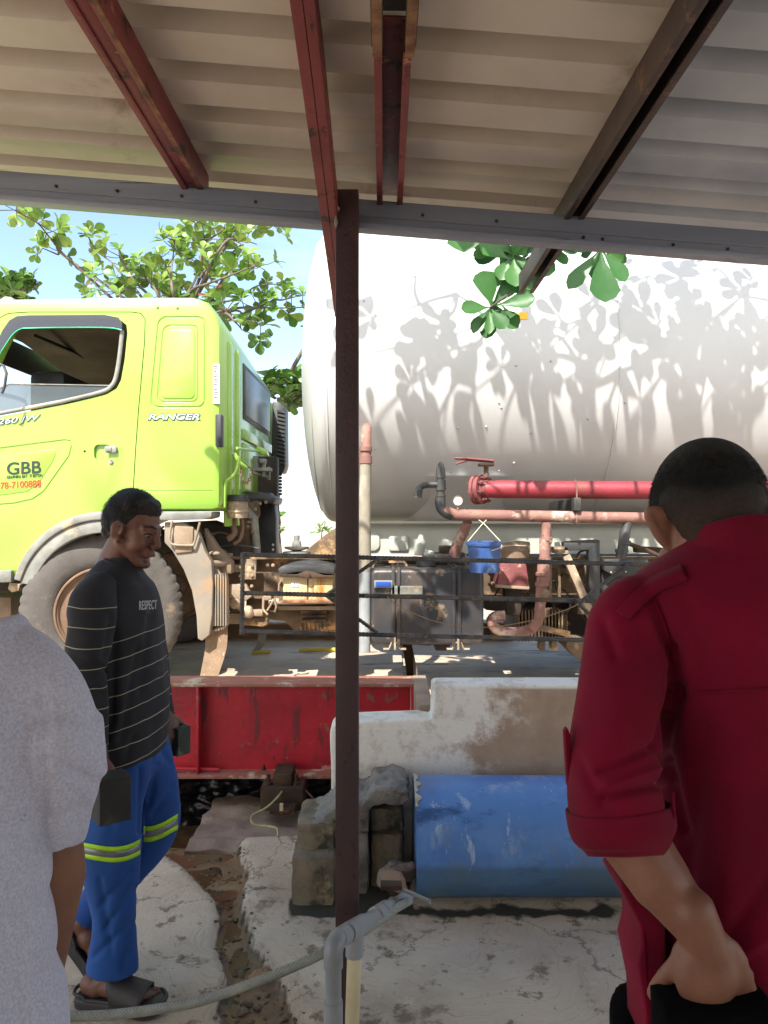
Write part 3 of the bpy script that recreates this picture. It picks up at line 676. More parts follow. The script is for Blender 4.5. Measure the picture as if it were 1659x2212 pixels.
# unseen wall added behind the viewer to block light onto the roof ribs
o = MB().box((-3.4, -3.05, -.05), (3.4, -2.9, 2.42)).build('added_shade_wall', M('added_wall_paint', '#c6beb0', '#b8af9f', 2, .85, 0, .3, 30), bevel=.01)
tag(o, 'plain dull plaster wall added out of view behind the viewer to block light from behind', 'wall')
# ================================================================ tanker truck
D = 5.0
m_lime = M('lime_paint', '#8fb64a', '#88af45', 1.2, .32, 0, 0, coat=.5, stains=[('#9cb93f', 1.6, .66, .15), ('#8d9a55', 30, .74, .02)])
m_liner = M('cab_liner', '#8a8069', '#6d654f', 2, .85)
m_seal = M('black_rubber', '#25272a', '#3a3b3c', 6, .5)
m_trim = M('grey_trim', '#84857f', '#6e6f69', 5, .6, 0, .2, 30, stains=[('#a8977b', 4, .56, .12)])
m_tyre = M('dusty_tyre', '#57524e', '#45413e', 4, .85, 0, .4, 60, stains=[('#7f6c58', 3, .60, .12)])
m_rim = M('dusty_rim', '#7f6550', '#6b5442', 6, .75, 0, .2, 40, stains=[('#b09a80', 5, .6, .1)])
m_tank = M('tank_white', '#bbbbba', '#b3b3b1', 1.2, .38, 0, .05, 8, stains=[('#a39f96', 1.1, .62, .2, (1, 1, 3)), ('#96653f', 11, .755, .012)])
m_under = M('dusty_brown', '#73604c', '#564636', 5, .85, 0, .5, 40, stains=[('#b08a5e', 4, .58, .1), ('#33302c', 3, .63, .06)])
m_dust = M('dusty_tan', '#968470', '#7f6d59', 4, .8, 0, .4, 40, stains=[('#c2ab8c', 5, .6, .1)])
m_mud = M('mudguard_dust', '#787167', '#857b6c', 3, .6, 0, .25, 30, stains=[('#6d7076', 2.5, .56, .14, (1, 1, .6)), ('#93795c', 2, .58, .1)])
m_flap = M('mud_flap', '#86705a', '#735f4a', 6, .9, 0, .6, 60, stains=[('#c3b093', 40, .64, .04)])
m_black = M('black_dusty', '#2a2d30', '#3c3b39', 4, .5, 0, .2, 30, stains=[('#73604b', 3, .60, .12)])
m_dark = M('engine_dark', '#231f1c', '#3a2f27', 7, .7, .1, .5, 30, stains=[('#6a4c35', 6, .62, .06)])
m_redpipe = M('red_pipe_paint', '#8f3039', '#7a262f', 3, .5, 0, .25, 40, stains=[('#c08f86', 5, .655, .04), ('#7a3a38', 3, .62, .1)])
m_rustpipe = M('rusty_pink_pipe', '#8c665a', '#75524a', 6, .75, 0, .4, 50, stains=[('#b09a8c', 4, .58, .1), ('#5a3428', 7, .64, .05)])
m_rustred = M('rust_red_casting', '#84494a', '#6a3634', 8, .7, 0, .5, 50, stains=[('#b09079', 7, .62, .06)])
m_greyhose = M('grey_green_hose', '#8d8575', '#7c7566', 5, .7, 0, .3, 40, stains=[('#b39a8f', 3, .57, .1, (1, 1, .4)), ('#64827a', 2.5, .62, .06, (1.5, 1, .3))])
m_skirt = M('skirt_pale', '#a9aaa0', '#9a9b90', 2, .6, 0, .1, 20, stains=[('#8f6a45', 6, .68, .05), ('#b9bab0', 2, .6, .1)])
m_ftank = M('fuel_tank_black', '#33353a', '#3d3b3a', 3, .42, .2, .15, 20, stains=[('#67574a', 1.6, .50, .2, (1, 1, .5)), ('#7d6b58', 9, .60, .06)])
m_batt = M('battery_cream', '#c7b48e', '#b9a378', 4, .55, 0, .1, 30, stains=[('#a8712f', 3, .54, .1, (3, 1, .5)), ('#7c4a20', 5, .66, .05, (3, 1, .5))])
m_chrome = M('chrome', '#b5b7b8', rough=.2, metal=.9)
m_letter = M('emblem_silver', '#c9ced2', rough=.35, metal=.3)
m_letterd = M('emblem_dark', '#3a4346', rough=.5)
m_ink = M('lettering_green_black', '#1f2f26', rough=.5)
m_red = M('lettering_orange', '#e2452a', rough=.5)
m_green = M('green_trim', '#27b07a', rough=.4)
m_white = M('label_white', '#cfd0cc', '#b9b9b5', 60, .5)
def glassm(name, c, a, rough=.08):
    m = M(name, c, rough=rough); nodes(m)[2].inputs['Alpha'].default_value = a; return m
m_glass = glassm('window_glass', '#5b6468', .55)
m_visor = glassm('smoked_visor', '#3a3d46', .88, .15)
m_rglass = M('rear_glass_dusty', '#4b525c', '#5a5c60', 2.5, .3, 0, 0, stains=[('#7c7a76', 3, .6, .2)])
tk = thing('tanker_truck', 'lime green cab-over truck carrying a big white cylindrical tank over dusty brown chassis gear', 'truck', P(829, 1106+1.19/D*1660, D))
tk.location = (0, 6.1, DZ); ORG[tk] = Vector((0, 6.1, DZ))
def cyl_cut(c, r, y0, y1):
    m = MB().tube([(c.x, y0, c.z), (c.x, y1, c.z)], r, 64); return m
def rawobj(m, mat, bevel=0):
    o = m.build('tmp', mat, org=(0, 0, 0), smooth=0, bevel=bevel); return o
prof = [(-200, 1250), (-203, 950), (-172, 850), (-92, 690), (-66, 656), (-30, 646), (30, 641), (300, 637), (415, 637), (447, 648), (466, 672), (477, 705), (477, 1104), (380, 1104), (225, 1104), (60, 1250)]
m = MB(); fr = [P(x, y, D) for x, y in prof]; top = P(0, 637, D).z
n = len(fr); 
bkp = [Vector((p.x, 7.25, p.z - .17*max(0, (p.z-EYE-.9)/.5) )) for p in fr]
m.v = fr + bkp; m.f = [tuple(range(n))[::-1], tuple(range(n, 2*n))] + [(i, (i+1) % n, n+(i+1) % n, n+i) for i in range(n)]
cab = rawobj(m, m_lime, .055)
cuts = []
def C(m, mat=m_lime): o = rawobj(m, mat); cuts.append(o); return o
ic = [P(x, y, D+.055) for x, y in [(-185, 1080), (-186, 955), (-157, 855), (-80, 700), (-55, 675), (0, 668), (415, 664), (452, 690), (458, 1080)]]; m = MB(); n = len(ic)
m.v = ic + [Vector((p.x, 7.19, p.z - .22*max(0, (p.z-EYE-.9)/.5))) for p in ic]; m.f = [tuple(range(n))[::-1], tuple(range(n, 2*n))] + [(i, (i+1) % n, n+(i+1) % n, n+i) for i in range(n)]; C(m, m_liner)
wcx = P(222, 1320, D); C(MB().tube([(wcx.x, 4.8, wcx.z), (wcx.x, 7.4, wcx.z)], .60, 96), m_black)
win = [(60, 682), (225, 681), (250, 684), (262, 694), (264, 712), (258, 770), (250, 815), (240, 834), (218, 847), (130, 868), (0, 893), (-62, 905), (-58, 870), (-35, 806), (-8, 745), (9, 712), (22, 692), (38, 684)]
C(MB().pprism(win, 4.9, 5.2))
fw = [P(x, y, D) for x, y in win]
# windscreen
C(MB().prism([Vector((P(x, y, D).x, 5.2, P(x, y, D).z)) for x, y in [(-210, 890), (-112, 683), (-60, 683), (-130, 890)]], (0, 1.8, 0)))
def rr(x0, y0, x1, y1, r, k=5, sk=0):
    out = []
    for cx, cy, a0 in ((x1-r, y0+r, -90), (x1-r, y1-r, 0), (x0+r, y1-r, 90), (x0+r, y0+r, 180)):
        for i in range(k+1):
            a = R(a0 + 90*i/k); yy = cy + r*math.sin(a); out.append((cx + r*math.cos(a) + sk*(y1-yy)/(y1-y0)*(1 if cx < (x0+x1)/2 else 0), yy))
    return out
def groove(pts, r=.007, closed=True, d=D):
    return C(MB().tube([P(x, y, d) for x, y in pts], r, 6, closed=closed), m_lime)
groove(rr(326, 685, 443, 879, 16, sk=18), .009)
groove(rr(340, 703, 428, 868, 14, sk=14), .007)
groove([(-60, 975), (0, 969), (60, 961), (140, 951), (151, 953), (156, 962), (150, 985), (125, 1020), (95, 1062), (70, 1079), (30, 1088), (-60, 1095)], .008, False)
groove([(-60, 872), (40, 864), (150, 850), (230, 840)], .004, False)
groove([(264, 1060), (380, 1060), (480, 1060)], .005, False)
C(MB().pprism(rr(190, 957, 228, 992, 11), 4.9, D+.022))
C(MB().tube([P(183, 975, 4.9), P(183, 975, 5.02)], .008, 10))
for o in cuts: pass
def booleanT(o, cutters, op='DIFFERENCE', keep=()):
    for c in cutters:
        md = o.modifiers.new('b', 'BOOLEAN'); md.object = c; md.operation = op; md.solver = 'EXACT'; md.material_mode = 'TRANSFER'
    bpy.context.view_layer.update()
    me = bpy.data.meshes.new_from_object(o.evaluated_get(bpy.context.evaluated_depsgraph_get())); o.modifiers.clear(); o.data = me
    for c in cutters:
        if c not in keep: bpy.data.objects.remove(c)
booleanT(cab, cuts)
dpts = [(-75, 720), (-40, 672), (-15, 660), (30, 657), (262, 657), (282, 660), (291, 672), (290, 720), (283, 800), (276, 878), (270, 960), (264, 1060), (263, 1160), (60, 1300), (-130, 1300), (-130, 900)]
def off(pts, k):
    cx = sum(p[0] for p in pts)/len(pts); cy = sum(p[1] for p in pts)/len(pts)
    out = []; n = len(pts)
    for i in range(n):
        a = Vector(pts[i-1]); b = Vector(pts[i]); c = Vector(pts[(i+1) % n]); t = (c-a).normalized(); nn = Vector((t.y, -t.x)); out.append(tuple(b + nn*k))
    return out
door = cab.copy(); door.data = cab.data.copy(); COL.objects.link(door)
c1_ = rawobj(MB().pprism(dpts, 4.8, D+.054), m_lime); c2_ = rawobj(MB().pprism(off(dpts, 2.0), 4.8, D+.0545), m_seal)
booleanT(door, [c1_], 'INTERSECT'); booleanT(cab, [c2_])
for o, nm in ((cab, 'cab'), (door, 'door')):
    o.name = nm; o.data.name = nm
    for v in o.data.vertices: v.co -= ORG[tk]
    o.parent = tk; o.location = (0, 0, 0); ORG[o] = ORG[tk]; o.data.shade_smooth(); o.data.set_sharp_from_angle(angle=R(28))
cab['label'] = 'lime green truck cab with a dark rear window'
# door furniture
MB().pprism(rr(225, 963, 251, 978, 5), 4.975, 4.998).pbox(228, 966, 240, 975, 4.968, 4.975).build('handle', m_trim, door, bevel=.003)
MB().lathe(P(240, 998, 4.999), (0, -1, 0), [(0, .016), (.006, .015), (.010, .011), (.011, .004)], 20).build('key_lock', m_chrome, door)
inner = [(x, y) for x, y in win]
sl = MB().tube([P(x, y, D-.004) for x, y in crv([(264, 714), (258, 770), (250, 815), (240, 834), (218, 847), (130, 868), (0, 893), (-62, 905)], 3)], .014, 8, ry=.010); sl.build('window_seal', m_trim, door, smooth=60)
sl = MB().tube([P(x, y, D+.01) for x, y in win], .010, 8, closed=True); sl.build('window_frame', m_seal, door, smooth=60)
# smoked rain visor with green edge
vo = [(262, 712), (264, 700), (256, 686), (225, 680), (60, 681), (36, 683), (20, 692), (6, 712), (-12, 748), (-38, 806), (-28, 812), (0, 764), (12, 745), (28, 722), (44, 711), (60, 709), (148, 707), (232, 708)]
MB().pprism(vo, D-.03, D-.024).build('rain_visor', m_visor, door)
MB().tube([P(x, y, D-.03) for x, y in crv([(263, 713), (232, 708), (148, 707.5), (60, 709), (44, 711), (28, 722), (12, 745), (0, 764), (-28, 812)], 4)], .004, 6).build('visor_edge', m_green, door, smooth=60)
MB().pprism([(22, 830), (238, 833), (236, 836), (216, 845), (0, 890), (-50, 900), (-40, 860), (0, 836)], D+.012, D+.016).build('window_glass', m_glass, door)
MB().tube([P(x, y, D+.010) for x, y in [(-5, 840), (20, 829), (240, 833)]], .004, 6).build('glass_edge', m_trim, door)
# raised door panel + lettering
MB().pprism([(-60, 990), (0, 984), (110, 970), (120, 972), (121, 980), (112, 1000), (82, 1046), (58, 1062), (0, 1070), (-60, 1072)], D-.004, D+.01).build('door_moulding', m_lime, door, bevel=.0035)
text("260 JW", -6, 905, 88, 922, D-.004, m_letterd, door, shear=.25, off=.035, roll=.115, ext=.003)
text("260 JW", -5, 906, 87, 921, D-.006, m_letter, door, shear=.25, off=.0, roll=.115, ext=.003)
text("GBB", 15, 999, 89, 1026, D-.006, m_ink, door, off=.014, roll=.055)
text("GRAPHIKA BAT  TI BETON", 15, 1028, 91, 1034.5, D-.006, m_ink, door, roll=.065, sp=1.1)
text("78-7100888", 1, 1042, 88, 1056.5, D-.006, m_red, door, off=.008, roll=.065)
text("RANGER", 319, 892.5, 434, 908.5, D-.001, m_letterd, cab, shear=.25, off=.05, ext=.003)
text("RANGER", 321, 894, 431, 906.5, D-.004, m_letter, cab, shear=.25, off=.015, ext=.003)
# raised rear panel
MB().pprism(rr(347, 711, 421, 861, 12, sk=12), D-.006, D+.01).build('side_moulding', m_lime, cab, bevel=.005)
MB().lathe(P(340, 663, D-.001), (0, -1, 0), [(0, .011), (.006, .009), (.009, .004)], 14).lathe(P(383, 664, D-.001), (0, -1, 0), [(0, .011), (.006, .009), (.009, .004)], 14).build('plug', m_lime, cab)
lb = MB().pbox(460, 786, 474, 872, D-.002, D+.02); lb.build('label', m_white, cab)
lb = MB()
for k in range(14): lb.pbox(462, 790+k*5.6, 462+5+5*random.random(), 792+k*5.6, D-.0035, D-.0021)
lb.build('label_print', m_letterd, cab)
MB().pprism(rr(465, 894, 479, 965, 4), D-.006, D+.06).build('side_vent', m_seal, cab, bevel=.004)
MB().pprism([(-10, 660), (28, 660), (31, 652), (25, 641), (8, 639), (-4, 648)], D+.02, D+.12).build('marker_lamp', m_trim, cab, bevel=.012)
# cab rear wall: window, ribs
bx = P(477, 0, D).x
def back(y0, z0, y1, z1, mat, nm, t=.01, par=None):
    return MB().box((bx-.03, y0, EYE+z0), (bx+t, y1, EYE+z1)).build(nm, mat, par or cab, bevel=.004 if t < .02 else .012)
back(5.78, .70, 7.10, 1.12, m_seal, 'rear_window_seal', .008); back(5.82, .735, 7.06, 1.085, m_rglass, 'rear_window', .014)
for y in (5.22, 5.5, 7.16): back(y, -.1, y+.10, 1.16 if y < 7 else 1.02, m_lime, 'wall_rib', .022)
back(5.75, .15, 7.1, .52, m_lime, 'lower_pressing', .020); back(5.7, .54, 7.12, .62, m_lime, 'ledge', .03)
# sun visor + banner inside the windscreen
MB().prism([Vector((P(-88, 0, D).x, 5.15, EYE+1.27)), Vector((P(-84, 0, D).x, 5.15, EYE+1.27)), Vector((P(-112, 0, D).x, 5.15, EYE+1.10)), Vector((P(-116, 0, D).x, 5.15, EYE+1.10))], (0, 1.9, 0)).build('windscreen_banner', m_black, cab)
MB().tube([(-2.45, 5.4, EYE+1.24), (-2.42, 6.0, EYE+1.25), (-2.40, 6.9, EYE+1.22)], .012, 8).build('roof_trim', m_seal, cab)
MB().pbox(60, 800, 140, 1000, 5.5, 6.1).build('seat', m_black, cab, bevel=.05); MB().pbox(80, 905, 150, 990, 6.5, 7.0).build('seat', m_black, cab, bevel=.05)
MB().tube([P(x, y, 4.86) for x, y in [(-60, 770), (-8, 783), (8, 790), (14, 806), (10, 835), (4, 850)]], .009, 8).build('mirror_arm', m_black, cab, smooth=60)
# wheels
def wheel(c, rot=0, both=True, par=tk, w=.28, r=.52):
    o = bpy.data.objects.new('wheel', None)
    t = MB(); n = 150; prof = [(0.02, .29), (0.0, .31), (-.012, .36), (-.016, .42), (-.008, .465), (.010, .500), (.035, .520), (.09, .524), (.14, .524), (.145, .505), (.155, .505), (.16, .524), (w-.09, .524), (w-.035, .520), (w-.01, .500), (w+.008, .465), (w+.016, .42), (w+.012, .36), (w, .31), (w-.02, .29)]
    for k in range(n):
        a = 2*math.pi*k/n; lug = (k % 3 == 0)
        for i, (yy, rr_) in enumerate(prof):
            q = rr_*r/.524
            if lug and .455 < rr_ and i not in (9, 10): q -= .009 if rr_ > .49 else .003
            p = Vector((q*math.cos(a), yy, q*math.sin(a))); t.v.append(p)
    m_ = len(prof)
    for k in range(n):
        for i in range(m_-1): t.f.append((k*m_+i, k*m_+i+1, ((k+1) % n)*m_+i+1, ((k+1) % n)*m_+i))
    rm = MB().lathe((0, .015, 0), (0, 1, 0), [(.0, .295*r/.524), (-.012, .295*r/.524), (-.018, .275), (-.006, .265), (.05, .255), (.075, .22), (.05, .17), (.035, .10), (-.02, .09), (-.03, .05), (-.03, .0)], 48)
    rm.tube([(.291*math.cos(2*math.pi*k/60), -.006, .291*math.sin(2*math.pi*k/60)) for k in range(60)], .009, 6, closed=True)
    nuts = []
    for k in range(8):
        a = 2*math.pi*k/8; nuts.append(MB().lathe((.135*math.cos(a), .05, .135*math.sin(a)), (0, -1, 0), [(0, .018), (.02, .018), (.035, .008)], 6))
    M4 = Matrix.Translation(Vector(c)) @ Matrix.Rotation(rot, 4, 'Z')
    for q in [t, rm] + nuts: q.v = [M4 @ v for v in q.v]
    tyre = t.build('wheel', m_tyre, par, smooth=32); rm.build('rim', m_rim, tyre, smooth=40); each(nuts, 'wheel_nut', m_rim, tyre)
    return tyre
wc = P(216, 1332, 5.02)
wz = DZ + .528
w1 = wheel((wc.x, 5.06, wz), R(14)); wheel((wc.x, 6.86, wz), R(14))
for x in (3.1, 4.45):
    for y in (5.0, 5.32, 6.75, 7.0): wheel((x, y, wz), 0) if y in (5.0, 7.0) else None
w1['label'] = 'dusty front wheel nearest the walking person'
# raised marking on the sidewall
# wheel arch bands, sill trim
def arc(rx0, ry0, rx1, ry1, a0, a1, cx=225, cy=1303, k=28):
    o_ = [(cx + rx0*math.cos(R(a0+(a1-a0)*i/k)), cy - ry0*math.sin(R(a0+(a1-a0)*i/k))) for i in range(k+1)]
    i_ = [(cx + rx1*math.cos(R(a1+(a0-a1)*i/k)), cy - ry1*math.sin(R(a1+(a0-a1)*i/k))) for i in range(k+1)]
    return o_ + i_
MB().pprism(arc(203, 198, 188, 180, 88, 165), D-.05, D+.12).build('wheel_arch_trim', m_trim, tk, bevel=.008, smooth=50)
MB().pprism(arc(187.5, 179.5, 158, 152, 90, 166), D-.035, D+.30).build('wheel_arch', m_trim, tk, bevel=.006, smooth=50)
MB().pprism([(-100, 1232), (24, 1232), (24, 1258), (-100, 1262)], D-.03, D+.2).build('sill', m_trim, tk, bevel=.008)
MB().pprism([(20, 1258), (44, 1262), (40, 1276), (24, 1280), (16, 1272)], D+.02, D+.1).build('sill_end', m_dust, tk, bevel=.006)
MB().pprism([(300, 1105), (458, 1105), (456, 1118), (440, 1122), (360, 1124), (300, 1122)], D-.02, D+.25).build('rear_trim', m_trim, tk, bevel=.008)
MB().pprism([(-200, 1290), (24, 1290), (24, 1345), (-200, 1345)], D+.25, D+.7).build('bumper_beam', m_dust, tk, bevel=.01)
MB().pprism([(-190, 1110), (60, 1120), (60, 1330), (-190, 1330)], D+.9, D+1.5).build('engine_block', m_dark, tk, bevel=.02)
# mudguard behind the wheel
mg = [(355, 1128), (400, 1130), (428, 1150), (442, 1190), (456, 1212), (460, 1262), (458, 1330), (452, 1372), (436, 1385), (427, 1380), (424, 1330), (414, 1275), (396, 1230), (372, 1190), (355, 1172)]
MB().pprism(mg, D+.02, D+.10).pprism([(424, 1330), (414, 1275), (396, 1230), (372, 1190), (355, 1172), (355, 1166), (378, 1184), (402, 1226), (420, 1272), (430, 1330)], D+.10, D+.5).build('mudguard', m_mud, tk, bevel=.022, seg=4, smooth=50)
MB().tube([P(x, y, D-.01) for x, y in crv([(372, 1125), (366, 1160), (368, 1172), (378, 1177), (412, 1178), (420, 1172), (432, 1128)], 5)], .008, 8).build('step', m_dust, tk, smooth=60)
MB().pprism([(372, 1135), (418, 1138), (416, 1192), (378, 1196)], D+.005, D+.025).build('step_plate', m_dust, tk, bevel=.01)
m = MB()
for k in range(6): x = 458+k*5.6; m.pprism([(x, 1245-k*2), (x+3.4, 1235+k*3), (x+3.4, 1352), (x, 1353)], D+.05, D+.12)
m.pbox(456, 1290, 492, 1352, D+.09, D+.14); m.pprism([(449, 1222), (458, 1215), (492, 1260), (492, 1300), (452, 1262)], D+.12, D+.16); m.build('ribbed_shield', m_mud, tk, bevel=.003)
fp = crv([(444, 1352, 5.1), (443, 1400, 5.1), (436, 1440, 5.08), (424, 1500, 5.05)], 5); fq = crv([(491, 1351, 5.1), (490, 1395, 5.1), (478, 1440, 5.08), (455, 1500, 5.05)], 5)
m = MB()
for a, b in zip(fp, fq): m.v += [P(*a), P(*b)]
m.f = [(2*i, 2*i+1, 2*i+3, 2*i+2) for i in range(len(fp)-1)]
m.build('mud_flap', m_flap, tk, smooth=50, mods=[('SOLIDIFY', dict(thickness=.012))])
MB().pprism([(447, 1364), (488, 1352), (488, 1357), (447, 1370)], 5.075, 5.09).build('flap_strip', m_dust, tk); 
each([MB().lathe(P(x, y, 5.075), (0, -1, 0), [(0, .008), (.006, .008)], 6) for x, y in ((452, 1365), (467, 1361), (482, 1357))], 'flap_bolt', m_chrome, tk)
# far flap and inner dark panel
m = MB().pprism([(559, 1365), (576, 1365), (570, 1395), (556, 1410), (541, 1411), (553, 1395)], 6.6, 6.62); m.build('mud_flap', m_trim, tk)
MB().pprism([(352, 1130), (458, 1124), (500, 1140), (520, 1200), (520, 1345), (462, 1290), (440, 1220), (400, 1175)], 5.62, 5.8).build('engine_bay', m_dark, tk, bevel=.02)
MB().pprism([(480, 985), (598, 985), (598, 1060), (600, 1130), (500, 1130), (480, 1100)], 6.35, 6.5).build('rear_bulkhead', m_dark, tk, bevel=.02)
# right frame: chassis rail, brackets
rail_d = 5.42
MB().pprism([(492, 1206), (1800, 1206), (1800, 1285), (600, 1288), (492, 1292)], rail_d, rail_d+.01).build('chassis_rail', m_under, tk, bevel=.002)
MB().pprism([(492, 1203), (1800, 1203), (1800, 1208), (492, 1208)], rail_d-.07, rail_d-.001).pprism([(492, 1287), (1800, 1283), (1800, 1289), (492, 1293)], rail_d-.07, rail_d-.001).build('rail_flange', m_under, tk)
MB().pbox(480, 1203, 1800, 1285, 6.55, 6.6).build('chassis_rail', m_under, tk)
MB().pprism([(498, 1220), (522, 1220), (522, 1208), (554, 1208), (552, 1252), (524, 1252), (524, 1236), (498, 1236)], rail_d-.10, rail_d-.075).build('frame_bracket', m_dust, tk, bevel=.005)
MB().pprism([(495, 1262), (530, 1262), (545, 1288), (528, 1300), (495, 1292)], rail_d-.14, rail_d-.08).build('spring_hanger', m_dust, tk, bevel=.008)
for x, y in ((519, 1226), (519, 1244), (545, 1222), (545, 1243), (544, 1266), (507, 1268), (578, 1221), (590, 1221)): MB().lathe(P(x, y, rail_d-.10), (0, -1, 0), [(0, .013), (.010, .013), (.011, .008), (.018, .008)], 6).build('frame_bolt', m_dust, tk)
for x, y, r_ in ((577, 1240, .007), (589, 1240, .010), (577, 1257, .008), (590, 1257, .008)): MB().lathe(P(x, y, rail_d-.0005), (0, -1, 0), [(0, r_), (.002, r_)], 10).build('frame_hole', m_seal, tk)
m = MB()
for k in range(5): m.pprism([(488, 1325+k*4.4), (522, 1327+k*4.4), (530, 1331+k*4.4), (530, 1334.5+k*4.4), (520, 1330.5+k*4.4), (488, 1328.5+k*4.4)], rail_d-.05, rail_d+.04)
m.build('leaf_spring', m_dust, tk)
MB().ell(P(510, 1300, 5.32), (.05, .05, .05)).tube([P(510, 1300, 5.32), P(535, 1322, 5.3)], [.03, .028], 12).ell(P(536, 1322, 5.3), (.042, .04, .042)).rough(.008, 25).build('ball_joint', m_dust, tk)
MB().pbox(540, 1318, 568, 1332, 5.3, 5.38).build('link_rod', m_dust, tk, bevel=.015)
MB().pprism([(526, 1332), (578, 1335), (578, 1350), (568, 1354), (526, 1350)], 5.34, 5.37).build('lower_plate', m_under, tk, bevel=.006)
MB().pprism([(532, 1290), (578, 1290), (579, 1345), (530, 1338)], 5.5, 5.56).build('cross_plate', m_under, tk, bevel=.006)
m = MB(); m.tube([P(581, 1320, 5.7), P(620, 1322, 5.7), P(640, 1332, 5.7), P(730, 1330, 5.7), P(800, 1330, 5.7)], [.06, .07, .105, .12, .10], 18); 
for k in range(7): m.tube([P(652+k*9, 1332, 5.7), P(655+k*9, 1332, 5.7)], .125, 18)
m.build('gearbox', m_under, tk, smooth=40)
m = MB(); m.pbox(650, 1296, 705, 1345, 5.50, 5.6); [m.pbox(651, 1302+k*9, 704, 1305+k*9, 5.47, 5.5) for k in range(5)]; m.build('gearbox_cover', m_under, tk, bevel=.003)
MB().pbox(600, 1310, 725, 1318, 5.45, 5.5).tube([P(582, 1302, 5.35), P(640, 1302, 5.4), P(726, 1300, 5.4)], .012, 8).build('shift_rod', m_dust, tk)
MB().tube([P(x, y, 5.22) for x, y in [(569, 1290), (568, 1316), (578, 1328)]], .008, 8, ry=.004).build('hook', m_dust, tk)
MB().tube([P(x, y, 5.24) for x, y in [(592, 1292), (597, 1310), (594, 1322), (578, 1318), (590, 1298)]], .009, 8).build('lever_hook', m_dust, tk, smooth=60)
MB().pbox(568, 1284, 586, 1297, 5.28, 5.36).build('clevis', m_dust, tk, bevel=.004)
# battery box
MB().pbox(611, 1243, 664, 1297, 5.1, 5.36).pbox(666, 1243, 719, 1297, 5.1, 5.36).build('battery', m_batt, tk, bevel=.008)
arcp = crv([(600, 1228), (615, 1221), (640, 1216), (664, 1214), (690, 1217), (712, 1222), (722, 1228)], 4)
MB().pprism(arcp + [(722, 1240), (700, 1238), (664, 1235), (640, 1236), (604, 1241)], 5.07, 5.40).rough(.005, 30).build('battery_cover', m_black, tk, bevel=.004)
MB().pprism([(604, 1240), (640, 1241), (660, 1233), (680, 1236), (700, 1243), (721, 1243), (719, 1249), (690, 1248), (664, 1250), (640, 1246), (604, 1246)], 5.06, 5.09).lathe(P(664, 1243, 5.06), (0, -1, 0), [(0, .022), (.012, .022), (.014, .012)], 16).build('clamp_bar', m_darkrust, tk, bevel=.002)
MB().pbox(606, 1297, 722, 1303, 5.05, 5.42).build('battery_tray', m_rust_edge, tk, bevel=.003)
MB().pbox(629, 1258, 647, 1268, 5.096, 5.099).build('battery_label', m_white, tk)
m = MB()
for i in range(4):
    for j in range(2):
        if (i, j) != (0, 0): m.lathe(P(632+i*4, 1261+j*4.5, 5.0955), (0, -1, 0), [(0, .0048), (.0005, .0048)], 12 if i % 2 else 3)
m.build('warning_symbol', M('symbol_blue', '#3b6f8f'), tk)
MB().tube([P(x, y, 5.08) for x, y in [(608, 1253), (603, 1262), (602, 1276)]], .006, 8).build('strap_hook', m_dust, tk)
# things seen above the frame
MB().lathe(P(641, 1196, 5.5), (0, 0, 1), [(0, .10), (.015, .10), (.02, .03), (.035, .085), (.05, .09), (.052, .035), (.09, .03), (.092, .02), (.13, .022), (.132, .015)], 20).build('breather', m_trim, tk)
MB().pprism([(650, 1204), (660, 1190), (700, 1157), (760, 1118), (760, 1204)], 5.62, 5.66).build('saddle_plate', m_under, tk, bevel=.003)
MB().pprism([(560, 1204), (556, 1130), (565, 1080), (580, 1062), (590, 1075), (596, 1120), (597, 1204)], 6.0, 6.2).build('far_guard', m_black, tk, bevel=.015)
each([MB().lathe(P(590, y, 5.998), (0, -1, 0), [(0, .010), (.002, .010)], 10) for y in (1177, 1187)], 'guard_hole', m_white, tk)
MB().pprism([(504, 1204), (506, 1120), (520, 1090), (556, 1080), (560, 1110), (548, 1140), (545, 1204)], 5.72, 5.8).build('cab_mount', m_under, tk, bevel=.012)
MB().pprism([(500, 1075), (560, 1062), (595, 1075), (590, 1090), (560, 1082), (510, 1092)], 5.75, 6.2).build('cross_beam', m_black, tk, bevel=.01)
MB().tube([P(514, 1080, 5.74), P(548, 1120, 5.72), P(556, 1204, 5.7)], [.03, .035, .03], 10).build('cab_bracket', m_trim, tk, smooth=60)
for x, y in ((540, 1118), (538, 1128), (536, 1138), (546, 1150), (530, 1100), (552, 1100), (562, 1088), (575, 1085)): MB().lathe(P(x, y, 5.68), (0, -1, 0), [(0, .014), (.015, .014), (.016, .007), (.03, .007)], 6).build('mount_bolt', m_dust, tk)
